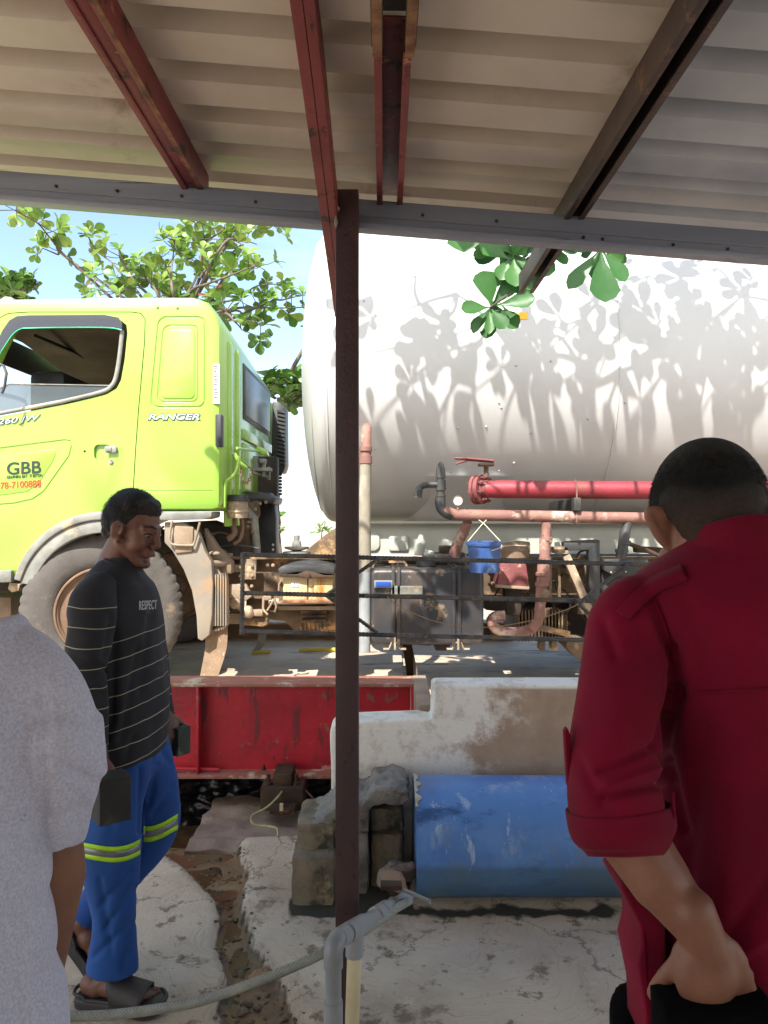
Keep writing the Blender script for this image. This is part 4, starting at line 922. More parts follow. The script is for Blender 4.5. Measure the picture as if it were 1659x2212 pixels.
# air dryer canister, hoses
cc = P(513, 1119, 5.25)
MB().lathe(cc, (0, 0, 1), [(0, .068), (.035, .072), (.04, .08), (.05, .08), (.052, .07), (.11, .072), (.112, .08), (.125, .08), (.127, .068), (.155, .066), (.157, .02)], 28).build('canister', m_dust, tk)
MB().lathe(cc+Vector((0, 0, .113)), (0, 0, 1), [(0, .083), (.012, .083), (.013, .073), (.045, .070), (.047, .03)], 28).build('canister_lid', m_black, tk)
MB().tube(crv([tuple(P(x, y, 5.3)) for x, y in [(506, 1118), (504, 1135), (507, 1150), (500, 1160), (492, 1165)]], 4), .02, 10).tube(crv([tuple(P(x, y, 5.34)) for x, y in [(521, 1118), (524, 1140), (518, 1165), (505, 1175)]], 4), .014, 10).build('hose', m_rim, tk, smooth=60)
for pts_ in ([(455, 1195), (480, 1180), (520, 1178), (560, 1185)], [(440, 1160), (475, 1150), (500, 1158)], [(462, 1205), (478, 1188), (490, 1196), (484, 1212), (474, 1218)], [(430, 1140), (450, 1165), (470, 1200), (486, 1212)]):
    MB().tube(crv([tuple(P(x, y, 5.35)) for x, y in pts_], 5), .007, 6).build('air_line', m_rim if random.random() < .6 else m_black, tk, smooth=60)
MB().tube([P(456, 1218, 5.1), P(500, 1216, 5.3)], .022, 14).tube([P(455.5, 1218, 5.095), P(457, 1218, 5.11)], .015, 14).build('torsion_tube', m_dust, tk)
MB().pbox(470, 1196, 498, 1222, 5.36, 5.45).ell(P(463, 1196, 5.15), (.04, .03, .018)).build('valve_block', m_dust, tk, bevel=.006)
MB().pprism([(440, 1140), (470, 1185), (500, 1215), (500, 1240), (470, 1235), (448, 1190)], 5.22, 5.34).build('guard_bracket', m_dust, tk, bevel=.01)
m_limed = m_lime
MB().tube(crv([tuple(P(x, y, 5.08)) for x, y in [(484, 1096), (485, 1060), (489, 1040), (500, 1032), (510, 1018), (516, 996), (518, 985)]], 4), .012, 10).build('lime_pipe', m_lime, tk, smooth=60)
MB().tube([P(511, 968, 5.15), P(560, 975, 5.7)], .010, 8).tube([P(505, 980, 5.15), P(518, 1000, 5.15), P(530, 1010, 5.2)], .016, 8).tube([P(512, 985, 5.2), P(540, 1010, 5.5)], .008, 8).build('lever_linkage', m_lime, tk, smooth=60)
MB().pprism([(548, 972), (556, 962), (575, 972), (578, 984), (562, 982)], 5.7, 5.8).build('latch_cover', m_lime, tk, bevel=.008)
m = MB(); m.pbox(546, 985, 556, 1010, 5.7, 5.76).pbox(560, 990, 572, 1000, 5.7, 5.8).pbox(540, 1010, 584, 1018, 5.7, 5.8).pbox(566, 1000, 572, 1030, 5.72, 5.78).pbox(576, 1008, 582, 1036, 5.8, 5.86).tube([P(545, 1020, 5.7), P(580, 1030, 5.8)], .012, 8).build('latch', m_trim, tk, bevel=.004)
m = MB(); cp = crv([(518, 1000), (519, 1020), (524, 1036), (532, 1044), (540, 1034), (543, 1020)], 3)
for i, (x, y) in enumerate(cp[:-1]):
    a = P(x, y, 5.18); b = P(*cp[i+1], 5.18); t = (b-a); c_ = (a+b)/2; s_ = t.cross(Vector((0, 1, 0))).normalized() if i % 2 else Vector((0, 1, 0))
    m.tube([c_ + t*.62*math.cos(q*math.pi/4) + s_*.009*math.sin(q*math.pi/4) for q in range(8)], .0032, 6, closed=True)
m.build('chain', m_rim, tk, smooth=60)
# intake snorkel behind the cab on the far side
MB().pprism([(588, 866), (604, 868), (616, 880), (617, 1005), (612, 1022), (590, 1020), (586, 1000)], 6.9, 7.15).build('snorkel', m_black, tk, bevel=.02)
m = MB(); [m.pprism([(598, 884+k*8.5), (615, 888+k*8.5), (615, 893+k*8.5), (598, 889+k*8.5)], 6.87, 6.9) for k in range(14)]; m.build('intake_grille', m_seal, tk)
m = MB(); [m.lathe(P(600, 1070-k*7, 7.0), (0, 0, 1), [(0, .034), (.012, .044), (.024, .034)], 18) for k in range(7)]; m.build('bellows', m_black, tk)
MB().tube([P(598, 1068, 7.0), P(596, 1100, 6.9), P(600, 1130, 6.8)], .03, 10).build('hose', m_rim, tk, smooth=60)
# ---------------------------------------------------------------- tank
TC = (6.2, EYE+1.06); TR = 1.14
tm = MB(); X0 = -.40; prof = []
for i in range(17):
    t = i/16; r_ = TR*math.sin(t*math.pi/2); prof.append((X0 - .235*math.cos(t*math.pi/2), max(r_, .002)))
prof += [(X0+.001, TR)] + [(X0 + .1 + k*.25, TR) for k in range(27)]
nT = 120
for x, r_ in prof:
    for k in range(nT):
        a = 2*math.pi*k/nT; rr_ = r_ + (.005*noise.noise(Vector((x*1.3, math.cos(a)*2, math.sin(a)*2))) if r_ > .3 else 0)
        tm.v.append(Vector((x, TC[0]+rr_*math.cos(a), TC[1]+rr_*math.sin(a))))
for i in range(len(prof)-1):
    for k in range(nT): tm.f.append((i*nT+k, i*nT+(k+1) % nT, (i+1)*nT+(k+1) % nT, (i+1)*nT+k))
tm.f.append(tuple(range(nT))); tm.f.append(tuple((len(prof)-1)*nT+k for k in range(nT)))
tank = tm.build('tank', m_tank, tk, smooth=60)
def ring(x, r_, w_=.006): return MB().tube([(x, TC[0]+r_*math.cos(2*math.pi*k/120), TC[1]+r_*math.sin(2*math.pi*k/120)) for k in range(120)], w_, 6, closed=True).rough(.0015, 60)
for x, r_, w_ in ((1.557, TR, .006), (X0+.02, TR, .007), (X0-.09, TR*.925, .006), (4.2, TR, .006), (X0-.135, TR*.80, .004)): ring(x, r_, w_).build('weld_seam', m_tank, tank, smooth=60)
def tankpt(x, y):
    dx, dz = (x-829.5)/1660, -(y-1106)/1660
    # |(t - Yc, t*dz - zc)| = R
    zc = TC[1]-EYE; a = 1+dz*dz; b = -2*(TC[0]+dz*zc); c = TC[0]**2+zc**2-TR**2; disc = b*b-4*a*c
    t = (-b-math.sqrt(max(disc, 0)))/(2*a); return Vector((dx*t, t, EYE+dz*t))
m = MB()
for x, y in ((1050, 922), (1147, 935), (1078, 1017), (973, 1019), (811, 970), (1078, 870), (1083, 880), (786, 650), (1190, 780), (1115, 790), (990, 925), (1350, 870), (1270, 905), (1110, 1000), (1330, 640)):
    MB().ell(tankpt(x, y), (.008, .008, .008), nu=8, nv=6).build('stud', m_skirt, tank, smooth=60)
a = tankpt(1105, 675); b = tankpt(1140, 690)
MB().add([a+Vector((0, -.006, 0)), Vector((b.x, a.y-.006, a.z)), b+Vector((0, -.006, 0)), Vector((a.x, b.y-.006, b.z))], [(0, 1, 2, 3)]).build('reflector', M('yellow_reflector', '#e0a81e', '#d9b93c', 30, .4), tank, smooth=0)
# discharge hopper under the tank
hp = Vector((P(992, 0, 5.95).x, 6.2, 0))
MB().lathe((hp.x, 6.2, EYE-.17), (0, 0, 1), [(0, .30), (.012, .40), (.02, .40), (.06, .40), (.42, .86)], 64).build('hopper', m_tank, tk, smooth=40)
MB().lathe((hp.x, 6.2, EYE-.42), (0, 0, 1), [(0, .10), (.2, .14), (.25, .30)], 32).build('hopper_neck', m_under, tk, smooth=40)
MB().lathe((hp.x+2.4, 6.2, EYE-.17), (0, 0, 1), [(0, .30), (.012, .40), (.06, .40), (.42, .86)], 64).build('hopper', m_tank, tk, smooth=40)
MB().pprism([(762, 1129), (1900, 1129), (1900, 1196), (762, 1196)], 5.72, 5.74).build('tank_skirt', m_skirt, tk)
MB().pprism([(762, 1126), (1900, 1126), (1900, 1131), (762, 1131)], 5.66, 5.719).build('skirt_lip', m_skirt, tk)
m = MB(); m.pprism(rr(840, 1158, 882, 1190, 6), 5.70, 5.72).pprism(rr(780, 1150, 820, 1190, 14), 5.70, 5.72); m.build('inspection_plate', m_skirt, tk, bevel=.004)
# pipes
PD = 4.92
MB().tube([P(1046, 1057, 4.95), P(1075, 1057, 4.95), P(1240, 1058, 4.95), P(1800, 1061, 4.95)], [.050, .058, .058, .058], 28).build('red_pipe', m_redpipe, tk, smooth=50)
fl = P(1043, 1057, 4.97); fa = (P(1075, 1057, 4.93)-P(1043, 1057, 4.99)).normalized(); fa = Vector((.82, -.55, .05)).normalized()
pv = thing  # keep name
vb = MB().lathe(fl-fa*.055, fa, [(0, .096), (.020, .096), (.021, .085), (.034, .085), (.035, .096), (.055, .096), (.056, .06), (.10, .058)], 32).build('valve', m_rustred, tk)
uu = fa.orthogonal().normalized(); ww = fa.cross(uu)
for k in range(8):
    a = 2*math.pi*k/8+.3; c_ = fl + fa*.001 + (uu*math.cos(a)+ww*math.sin(a))*.078; MB().lathe(c_-fa*.075, fa, [(0, .006), (.09, .006), (.091, .012), (.105, .012), (.106, .006), (.12, .006)], 6).build('flange_bolt', m_rustred, vb)
MB().tube([P(1050, 1030, 4.95), P(1050, 1002, 4.95)], .016, 12).build('valve_stem', m_under, vb); MB().pbox(1036, 1000, 1068, 1006, 4.90, 4.99).build('stem_plate', m_darkrust, vb, bevel=.002)
MB().tube([P(x, y, 4.93) for x, y in [(982, 990), (1010, 991), (1066, 996)]], [.008, .010, .012], 8, ry=.02).tube([P(985, 1002, 4.93), P(1012, 994, 4.93), P(1060, 998, 4.93)], .006, 8, ry=.012).build('valve_lever', m_rustred, vb)
MB().tube([P(958, 1103, PD), P(985, 1112, PD), P(1150, 1115, PD), P(1300, 1118, PD), P(1800, 1126, PD)], [.034, .036, .037, .037, .037], 24).build('air_pipe', m_rustpipe, tk, smooth=50)
MB().tube(crv([tuple(P(x, y, PD)) for x, y in [(951, 1075), (951, 1088), (955, 1100), (966, 1109), (978, 1113)]], 4), .034, 20).build('elbow', m_black, tk, smooth=60)
ct = P(952, 1090, PD)
MB().lathe(ct, (0, 0, 1), [(0, .028), (.05, .028), (.051, .032), (.06, .032), (.061, .026), (.09, .026), (.091, .033), (.155, .033), (.156, .026), (.17, .026), (.171, .032), (.235, .029), (.237, .022), (.262, .018), (.272, .008)], 16).build('relief_valve', m_black, tk)
MB().tube(crv([tuple(P(x, y, PD-.005)) for x, y in [(951, 1047), (930, 1047), (915, 1049), (906, 1056), (903, 1066), (902, 1075)]], 4), [.020]*12+[.026]*8+[.030], 18).build('outlet_elbow', m_black, tk, smooth=60)
gc = P(989, 1082, PD-.02)
MB().lathe(gc, (0, -1, 0), [(-.02, .030), (.012, .033), (.014, .030), (.009, .028)], 28).tube([gc+Vector((0, 0, -.03)), gc+Vector((0, 0, -.07))], .008, 8).build('gauge', m_rim, tk)
MB().lathe(gc, (0, -1, 0), [(.0095, .0275), (.0105, .0275)], 28).build('gauge_dial', m_white, tk); MB().bar(gc+Vector((0, -.0115, 0)), gc+Vector((.014, -.0115, .016)), .0025, .001).build('gauge_needle', m_seal, tk)
MB().pbox(1240, 1075, 1255, 1103, 4.86, 4.93).build('clamp_block', m_black, tk, bevel=.004)
MB().bar(P(1247, 1092, 4.93), P(1190, 1098, 5.5), .04, .09).build('support_arm', m_black, tk, bevel=.004)
MB().tube([P(1243, 1100, PD)+Vector((0, -.042*math.cos(a/10*6.283), .042*math.sin(a/10*6.283)-.05)) for a in range(10)], .005, 6, closed=True).tube([P(1243, 1036, 4.88), P(1246, 1060, 4.885), P(1246, 1080, 4.885)], .006, 8).build('pipe_tie', m_rustpipe, tk, smooth=60)
def vpipe(pts, mat, nm='down_pipe', collars=(), n=18):
    m = MB().tube([P(*p[:3]) for p in pts], [p[3] for p in pts], n)
    for (x, y, d, r_) in collars: m.lathe(P(x, y, d)-Vector((0, 0, .012)), (0, 0, 1), [(0, r_*.9), (.002, r_), (.022, r_), (.024, r_*.9)], n)
    return m.build(nm, mat, tk, smooth=50)
vpipe([(1010, 1128, 4.95, .030), (1004, 1145, 5.0, .032), (990, 1170, 5.05, .036), (982, 1198, 5.1, .04)], m_rustpipe, collars=((1000, 1152, 5.02, .04),))
vpipe([(1180, 1128, PD, .030), (1180, 1160, PD, .030), (1177, 1165, PD, .036), (1177, 1215, PD, .034), (1174, 1222, PD, .040), (1174, 1250, PD, .042), (1170, 1265, PD, .036), (1168, 1300, PD, .034), (1163, 1340, PD+.02, .032), (1150, 1358, PD+.04, .034)], m_rustpipe, collars=((1180, 1164, PD, .040), (1177, 1208, PD, .039), (1173, 1240, PD, .047), (1171, 1262, PD, .044)))
MB().ell(P(1178, 1282, PD-.03), (.03, .02, .03)).tube([P(1182, 1168, PD-.02), P(1192, 1172, PD-.03)], .012, 8).build('clamp_screw', m_under, tk)
vpipe([(1357, 1128, PD, .028), (1352, 1145, PD, .030), (1350, 1150, PD, .034), (1345, 1185, PD, .033), (1340, 1205, PD, .035)], m_black, collars=((1349, 1172, PD, .040), (1343, 1190, PD, .042)))
MB().tube(crv([tuple(P(x, y, 5.0)) for x, y in [(1150, 1358), (1130, 1364), (1100, 1366), (1075, 1360), (1062, 1345), (1068, 1332), (1090, 1330)]], 4), .034, 16).build('return_pipe', m_rustpipe, tk, smooth=60)
MB().tube([P(1150, 1352, 4.99), P(1230, 1370, 4.99)], .02, 10).build('lower_pipe', m_under, tk)
MB().tube([P(793, 935, 5.12), P(792, 925, 5.03), P(791, 933, 4.99), P(791, 950, 4.97), P(790, 1000, 4.96)], [.030, .034, .034, .034, .036], 18).lathe(P(790, 975, 4.96), (0, 0, 1), [(0, .036), (.002, .041), (.03, .041), (.032, .036)], 18).lathe(P(790, 1002, 4.96), (0, 0, 1), [(0, .036), (.002, .043), (.05, .041), (.052, .036)], 18).build('hose_coupling', m_rustpipe, tk, smooth=50)
MB().tube([P(790, 1000, 4.96), P(788, 1100, 4.95), P(788, 1200, 4.95), P(788, 1232, 4.95)], [.037, .040, .040, .040], 20).build('drain_hose', m_greyhose, tk, smooth=60)
MB().tube([P(788, 1228, 4.95), P(788, 1330, 4.95), P(788, 1408, 4.95)], [.038, .038, .036], 20).build('drain_tube', m_pvcg, tk, smooth=60)
# fuel tank
MB().pprism(rr(800, 1229, 1046, 1394, 14), 4.92, 5.45).build('fuel_tank', m_ftank, tk, bevel=.03, seg=5, smooth=50)
[MB().pprism(rr(x, 1226, x+w_, 1397, 3), 4.905, 5.46) for x, w_ in ()]; each([MB().pprism(rr(x, 1226, x+7, 1397, 3), 4.905, 5.46) for x in (846, 858, 977, 989)], 'tank_strap', m_ftank, tk, bevel=.003)
MB().lathe(P(921, 1229, 5.15), (0, 0, 1), [(0, .055), (.02, .055), (.022, .068), (.055, .066), (.057, .05)], 24).build('fuel_cap', m_black, tk)
MB().pbox(845, 1266, 913, 1284, 4.905, 4.918).build('side_plate', m_trim, tk, bevel=.002); MB().pbox(808, 1254, 848, 1270, 4.895, 4.917).build('badge_frame', m_trim, tk, bevel=.003); MB().pbox(812, 1257, 844, 1267, 4.889, 4.8945).build('badge', M('badge_blue', '#2c4fa0', rough=.3), tk)
for x in (852, 989):
    MB().tube([P(xx, yy, 4.93) for xx, yy in [(x-24, 1402), (x-12, 1402), (x-9, 1396), (x-6, 1388), (x+7, 1388), (x+10, 1396), (x+13, 1402), (x+25, 1402)]], .008, 8, ry=.02).pbox(x-1, 1376, x+3, 1404, 4.90, 4.92).build('tank_bracket', m_dust, tk)
MB().tube(crv([tuple(P(x, y, 5.2)) for x, y in [(805, 1228), (815, 1214), (840, 1210), (870, 1213), (880, 1226)]], 4), .010, 8).pbox(840, 1210, 872, 1216, 5.1, 5.15).tube([P(800, 1215, 5.3), P(900, 1205, 5.3)], .014, 8).build('air_line', m_under, tk, smooth=50)
MB().pbox(935, 1196, 1010, 1226, 5.3, 5.5).pbox(950, 1180, 985, 1200, 5.35, 5.5).build('valve_chest', m_dark, tk, bevel=.012)
# plastic bottle stuffed behind the cap
MB().lathe(P(905, 1200, 5.25), (.1, 0, 1), [(0, .035), (.06, .036), (.09, .03), (.12, .018), (.14, .016)], 16).ell(P(925, 1198, 5.25), (.045, .04, .03)).rough(.006, 40).build('filler_bag', m_skirt, tk, smooth=60)
# compressor group
MB().tube([P(1080, 1190, 5.2), P(1108, 1186, 5.2), P(1112, 1186, 5.2), P(1142, 1188, 5.2)], [.05, .052, .058, .056], 20).build('air_filter', m_dust, tk, smooth=40)
MB().lathe(P(1112, 1204, 5.15), (0, 0, 1), [(0, .09), (.05, .10), (.075, .085), (.08, .03)], 24).build('filter_lid', m_dust, tk)
MB().pprism([(1082, 1212), (1136, 1214), (1143, 1264), (1146, 1272), (1072, 1268), (1074, 1262)], 5.02, 5.25).build('compressor_head', m_rustred, tk, bevel=.006)
MB().pprism([(1071, 1263), (1144, 1268), (1143, 1274), (1070, 1269)], 5.0, 5.27).build('head_flange', m_dust, tk, bevel=.002)
MB().pprism([(1090, 1270), (1130, 1272), (1125, 1330), (1095, 1330)], 5.08, 5.2).build('compressor_leg', m_dark, tk, bevel=.01)
m = MB(); m.pprism([(1120, 1322), (1226, 1322), (1226, 1384), (1120, 1384)], 5.34, 5.5)
for k in range(14): m.pprism([(1120+k*7.2, 1318), (1122.5+k*7.2, 1318), (1122.5+k*7.2, 1386), (1120+k*7.2, 1386)], 5.2, 5.34)
m.build('cooler_fins', m_under, tk)
m = MB(); m.pprism([(1046, 1205), (1120, 1205), (1120, 1318), (1080, 1322), (1046, 1318)], 5.55, 5.9).pprism([(1121, 1205), (1800, 1205), (1800, 1388), (1121, 1380)], 5.55, 6.3).pprism([(730, 1290), (800, 1290), (800, 1350), (730, 1350)], 5.6, 6.0)
m.build('engine_mass', m_dark, tk, bevel=.02)
m = MB(); 
for k in range(26):
    x = 1050+random.random()*420; y = 1205+random.random()*150; w_ = 6+random.random()*30; h_ = 5+random.random()*25; d_ = 5.2+random.random()*.3
    if 1170 < x+w_ and x < 1185: continue
    if random.random() < .5: MB().pbox(x, y, x+w_, y+h_, d_, 5.56).build('engine_fitting', m_under, tk, bevel=.003)
    else: MB().tube([P(x, y, d_), P(x+w_*2, y+h_*(random.random()-.5), d_+.1)], .008+.014*random.random(), 10).build('engine_pipe', m_under, tk)
m = MB()
for k in range(16):
    x = 1050+random.random()*380; y = 1210+random.random()*80; pts_ = [(x, y, 5.3)]
    for q in range(3): pts_.append((pts_[-1][0]+random.uniform(-25, 30), pts_[-1][1]+random.uniform(5, 35), 5.2+random.random()*.25))
    MB().tube(crv([tuple(P(*p)) for p in pts_], 4), .005+.006*random.random(), 8).build('engine_hose', m_black, tk, smooth=60)
MB().pprism([(1218, 1172), (1226, 1170), (1292, 1166), (1296, 1168), (1296, 1312), (1274, 1312), (1272, 1188), (1218, 1190)], 5.0, 5.08).build('pump_frame', m_black, tk, bevel=.004)
MB().bar(P(1222, 1200, 5.02), P(1300, 1385, 5.02), .05, .06, (0, 1, 0)).build('frame_strut', m_dust, tk, bevel=.004)
MB().bar(P(1262, 1200, 5.1), P(1282, 1290, 5.1), .04, .04, (0, 1, 0)).pbox(1186, 1200, 1192, 1300, 4.98, 5.02).pbox(1206, 1205, 1212, 1290, 5.1, 5.14).build('frame_strut', m_under, tk, bevel=.003)
MB().pbox(1195, 1183, 1226, 1195, 5.0, 5.1).lathe(P(1205, 1196, 5.0), (0, 0, 1), [(0, .02), (.03, .045), (.045, .045)], 14).build('bowl_fitting', m_dust, tk)
MB().tube(crv([tuple(P(x, y, 5.05)) for x, y in [(1245, 1205), (1252, 1193), (1268, 1187), (1290, 1187)]], 4), .008, 8).build('cable', m_seal, tk, smooth=60)
MB().lathe(P(1345, 1262, 5.1), (0, 1, 0), [(0, .05), (.002, .16), (.06, .165), (.1, .165)], 32).pprism([(1305, 1208), (1400, 1208), (1400, 1240), (1330, 1245), (1305, 1232)], 5.02, 5.12).build('flywheel_housing', m_black, tk, bevel=.004)
each([MB().lathe(P(x, y, 5.015 if y < 1242 else 5.098), (0, -1, 0), [(0, .006), (.002, .006)], 8) for x, y in ((1320, 1236), (1330, 1236), (1341, 1235), (1352, 1235), (1330, 1260), (1345, 1250), (1358, 1262))], 'housing_bolt', m_skirt, tk)
MB().tube([P(1352, 1172, 4.98), P(1400, 1190, 5.0), P(1440, 1208, 5.0)], .014, 8).pprism([(1376, 1180), (1440, 1184), (1450, 1198), (1378, 1194)], 5.2, 5.3).build('exhaust_stub', m_darkrust, tk)
MB().pprism([(1225, 1385), (1400, 1392), (1400, 1425), (1250, 1425), (1225, 1400)], 5.1, 5.4).pbox(1166, 1386, 1178, 1405, 5.1, 5.2).pbox(1192, 1386, 1205, 1405, 5.1, 5.2).build('sump', m_under, tk, bevel=.006)
MB().pprism([(880, 1392), (925, 1395), (1060, 1375), (1060, 1352), (880, 1352)], 5.6, 5.75).pbox(940, 1386, 972, 1406, 5.2, 5.6).build('lower_frame', m_dark, tk, bevel=.01)
# ---------------------------------------------------------------- bucket hung from the pipe
bk = thing('bucket', 'small blue plastic bucket hanging by string below the rusty pipe', 'bucket', P(1046, 1236, 4.80))
bc_ = P(1046, 1236, 4.80); m_bucket = M('bucket_blue', '#2d4a80', '#3a5a8e', 6, .45, 0, .1, 30, stains=[('#8795a8', 5, .62, .08)])
MB().lathe(bc_, (0, 0, 1), [(0, .088), (.02, .092), (.165, .104), (.166, .112), (.18, .114), (.182, .110), (.192, .111), (.193, .104), (.17, .100), (.02, .086)], 36).build('pail', m_bucket, bk)
hk = P(1044, 1130, 4.88)
MB().tube([bc_+Vector((-.108, 0, .185)), hk], .004, 6).tube([bc_+Vector((.108, 0, .185)), hk], .004, 6).tube(crv([tuple(bc_+Vector(v)) for v in ((.108, 0, .185), (.09, -.09, .16), (.03, -.115, .14))], 3), .003, 6).tube([hk+Vector((-.03, 0, .02)), hk, hk+Vector((.02, 0, .02))], .004, 6).build('string_handle', M('string_pale', '#b5ad98', rough=.8), bk, smooth=60)
# straps of yellow on the deck
for x0, x1, y, lab in ((544, 584, 1409, 'short yellow strap lying on the deck behind the mud flap'), (646, 724, 1404, 'longer yellow strap on the deck near the far girder')):
    d0 = 1.17/((y-1106)/1660)
    o = MB().tube([P(x0, y+1, d0), P((x0+x1)/2, y, d0), P(x1, y-1, d0)], .016, 8, ry=.006).build('yellow_strap', M('yellow_strap', '#b7a53c', rough=.7)); tag(o, lab, 'strap')
# ================================================================ trees
def leafmat(name, cols, trans=.35):
    m = bpy.data.materials.new(name); m.use_nodes = True; n = m.node_tree.nodes; l = m.node_tree.links; b = n['Principled BSDF']
    at = n.new('ShaderNodeAttribute'); at.attribute_name = 'tint'
    cr = n.new('ShaderNodeValToRGB'); e = cr.color_ramp.elements; k = len(cols)
    e[0].position = 0; e[0].color = rgb(cols[0]); e[1].position = 1; e[1].color = rgb(cols[-1])
    for i in range(1, k-1): x = cr.color_ramp.elements.new(i/(k-1)); x.color = rgb(cols[i])
    l.new(at.outputs['Fac'], cr.inputs[0]); nz = n.new('ShaderNodeTexNoise'); nz.inputs['Scale'].default_value = 35; nz.inputs['Detail'].default_value = 6; tcx = n.new('ShaderNodeTexCoord'); l.new(tcx.outputs['Object'], nz.inputs['Vector']); ad = n.new('ShaderNodeMath'); ad.operation = 'MULTIPLY_ADD'; ad.inputs[1].default_value = .24; l.new(nz.outputs['Fac'], ad.inputs[0]); ad2 = n.new('ShaderNodeMath'); ad2.operation = 'SUBTRACT'; ad2.inputs[1].default_value = .14; l.new(at.outputs['Fac'], ad.inputs[2]); l.new(ad.outputs[0], ad2.inputs[0]); l.new(ad2.outputs[0], cr.inputs[0]); l.new(cr.outputs[0], b.inputs['Base Color']); b.inputs['Roughness'].default_value = .38
    tr = n.new('ShaderNodeBsdfTranslucent'); l.new(cr.outputs[0], tr.inputs['Color']); mx = n.new('ShaderNodeMixShader'); mx.inputs[0].default_value = trans
    l.new(b.outputs[0], mx.inputs[1]); l.new(tr.outputs[0], mx.inputs[2]); l.new(mx.outputs[0], n['Material Output'].inputs[0])
    return m
m_leaf = leafmat('leaf_far', ['#375422', '#456628', '#567a30', '#6f903c', '#839a46', '#96803f', '#a0503c'])
m_leafn = leafmat('leaf_near', ['#27502a', '#35642e', '#467636', '#688a42'], .35)
m_bark = M('bark', '#6a5f54', '#534a42', 6, .9, 0, .8, 25, st=(1, 1, .4))
m_barkn = M('bark_near', '#5b5046', '#443b34', 6, .9, 0, .8, 25, st=(1, 1, .4))
class Crown:
    def __init__(s): s.m = MB(); s.t = []
    def leaf(s, p, d, up, L_, w, tint, fold=.18, droop=.25):
        """obovate leaf: narrow at the stalk, widest near the rounded tip"""
        d = d.normalized(); side = d.cross(up)
        if side.length < 1e-3: side = d.orthogonal()
        side.normalize(); nrm = side.cross(d).normalized()
        prof = [(0, .03), (.18, .10), (.4, .30), (.62, .47), (.80, .50), (.93, .34), (1.0, .06)]
        b = len(s.m.v); cu = random.uniform(-.1, .1)
        for (t, ww) in prof:
            c = p + d*(t*L_) - nrm*(droop*L_*t*t) + side*cu*L_*t*t; q = side*ww*w*L_*(1+random.uniform(-.08, .08))
            s.m.v += [c - q + nrm*fold*ww*w*L_, c - nrm*.012*L_, c + q + nrm*fold*ww*w*L_]
        for i in range(len(prof)-1):
            for k in (0, 1): s.m.f.append((b+i*3+k, b+i*3+k+1, b+i*3+k+4, b+i*3+k+3)); s.t.append(tint)
    def rosette(s, p, ax, L_, n=7, w=.62, red=.03, spread=(.5, 1.25), base=.5):
        ax = Vector(ax).normalized(); u = ax.orthogonal().normalized(); v = ax.cross(u); a0 = random.random()*6.28
        for k in range(n):
            a = a0 + 2*math.pi*k/n + random.uniform(-.3, .3); th = random.uniform(*spread)
            d = ax*math.cos(th) + (u*math.cos(a) + v*math.sin(a))*math.sin(th)
            tint = random.choice((.85, 1.0)) if random.random() < red else max(0, min(.7, random.gauss(base, .17)))
            s.leaf(p, d, ax + Vector((0, 0, .5)), L_*random.uniform(.65, 1.15), w, tint)
    def build(s, name, mat, par):
        o = s.m.build(name, mat, par, smooth=60)
        # face order survives the normal recalculation
        at = o.data.attributes.new('tint', 'FLOAT', 'FACE'); at.data.foreach_set('value', s.t[:len(o.data.polygons)])
        return o
def T1(x, y): return (x*.4299, 411.5+y*.4299)
# ---- the tree beyond the truck
ft_ = thing('tree', 'spreading green tree with long leafy limbs and a few red leaves beyond the lime cab', 'tree', (-2.9, 9.2, -.03))
far_l = [
 ([(80, 50), (100, 110), (190, 165), (260, 250), (330, 330), (420, 400), (510, 460), (580, 510), (760, 640)], 8.7, 1.0),
 ([(215, 290), (290, 322), (350, 350)], 8.8, .3),
 ([(440, 225), (480, 300), (560, 360), (620, 430), (700, 520), (780, 640)], 9.0, 1.1),
 ([(600, 330), (640, 400), (690, 470)], 8.6, .9),
 ([(960, 130), (1005, 220), (1010, 320), (985, 440), (940, 520), (880, 640)], 9.2, 1.3),
 ([(1380, 180), (1300, 170), (1210, 195), (1130, 275), (1080, 360), (1000, 450)], 9.4, 1.2),
 ([(1290, 270), (1200, 250), (1100, 300)], 9.1, 1.0),
 ([(880, 240), (870, 330), (860, 420), (870, 520)], 8.8, 1.3),
 ([(800, 330), (850, 400), (900, 450)], 9.3, 1.3),
 ([(1320, 375), (1250, 390), (1150, 430), (1040, 470), (950, 520)], 8.7, 1.1),
 ([(1400, 470), (1290, 480), (1200, 540), (1080, 570), (980, 600)], 9.2, 1.2),
 ([(1560, 585), (1440, 590), (1330, 590), (1200, 590), (1060, 620)], 8.9, 1.2),
 ([(1500, 530), (1420, 550), (1330, 570)], 9.3, 1.0),
 ([(1215, 700), (1180, 660), (1110, 620)], 8.6, .9),
 ([(1310, 680), (1240, 640), (1150, 610)], 9.0, 1.0),
 ([(560, 520), (640, 480), (740, 450), (830, 480), (900, 560)], 9.5, 1.4),
 ([(700, 430), (760, 470), (800, 540)], 8.7, 1.3),
 ([(930, 300), (1060, 240), (1170, 200)], 9.5, 1.1),
 ([(1000, 400), (1120, 350), (1210, 300)], 8.9, .9)]
wood = MB(); cr = Crown(); hub = P(*T1(880, 700), 9.2)
wood.tube([(-2.9, 9.2, -.1), (-2.85, 9.2, 1.2), (-2.7, 9.2, 2.6), hub], [.17, .14, .12, .08], 12)
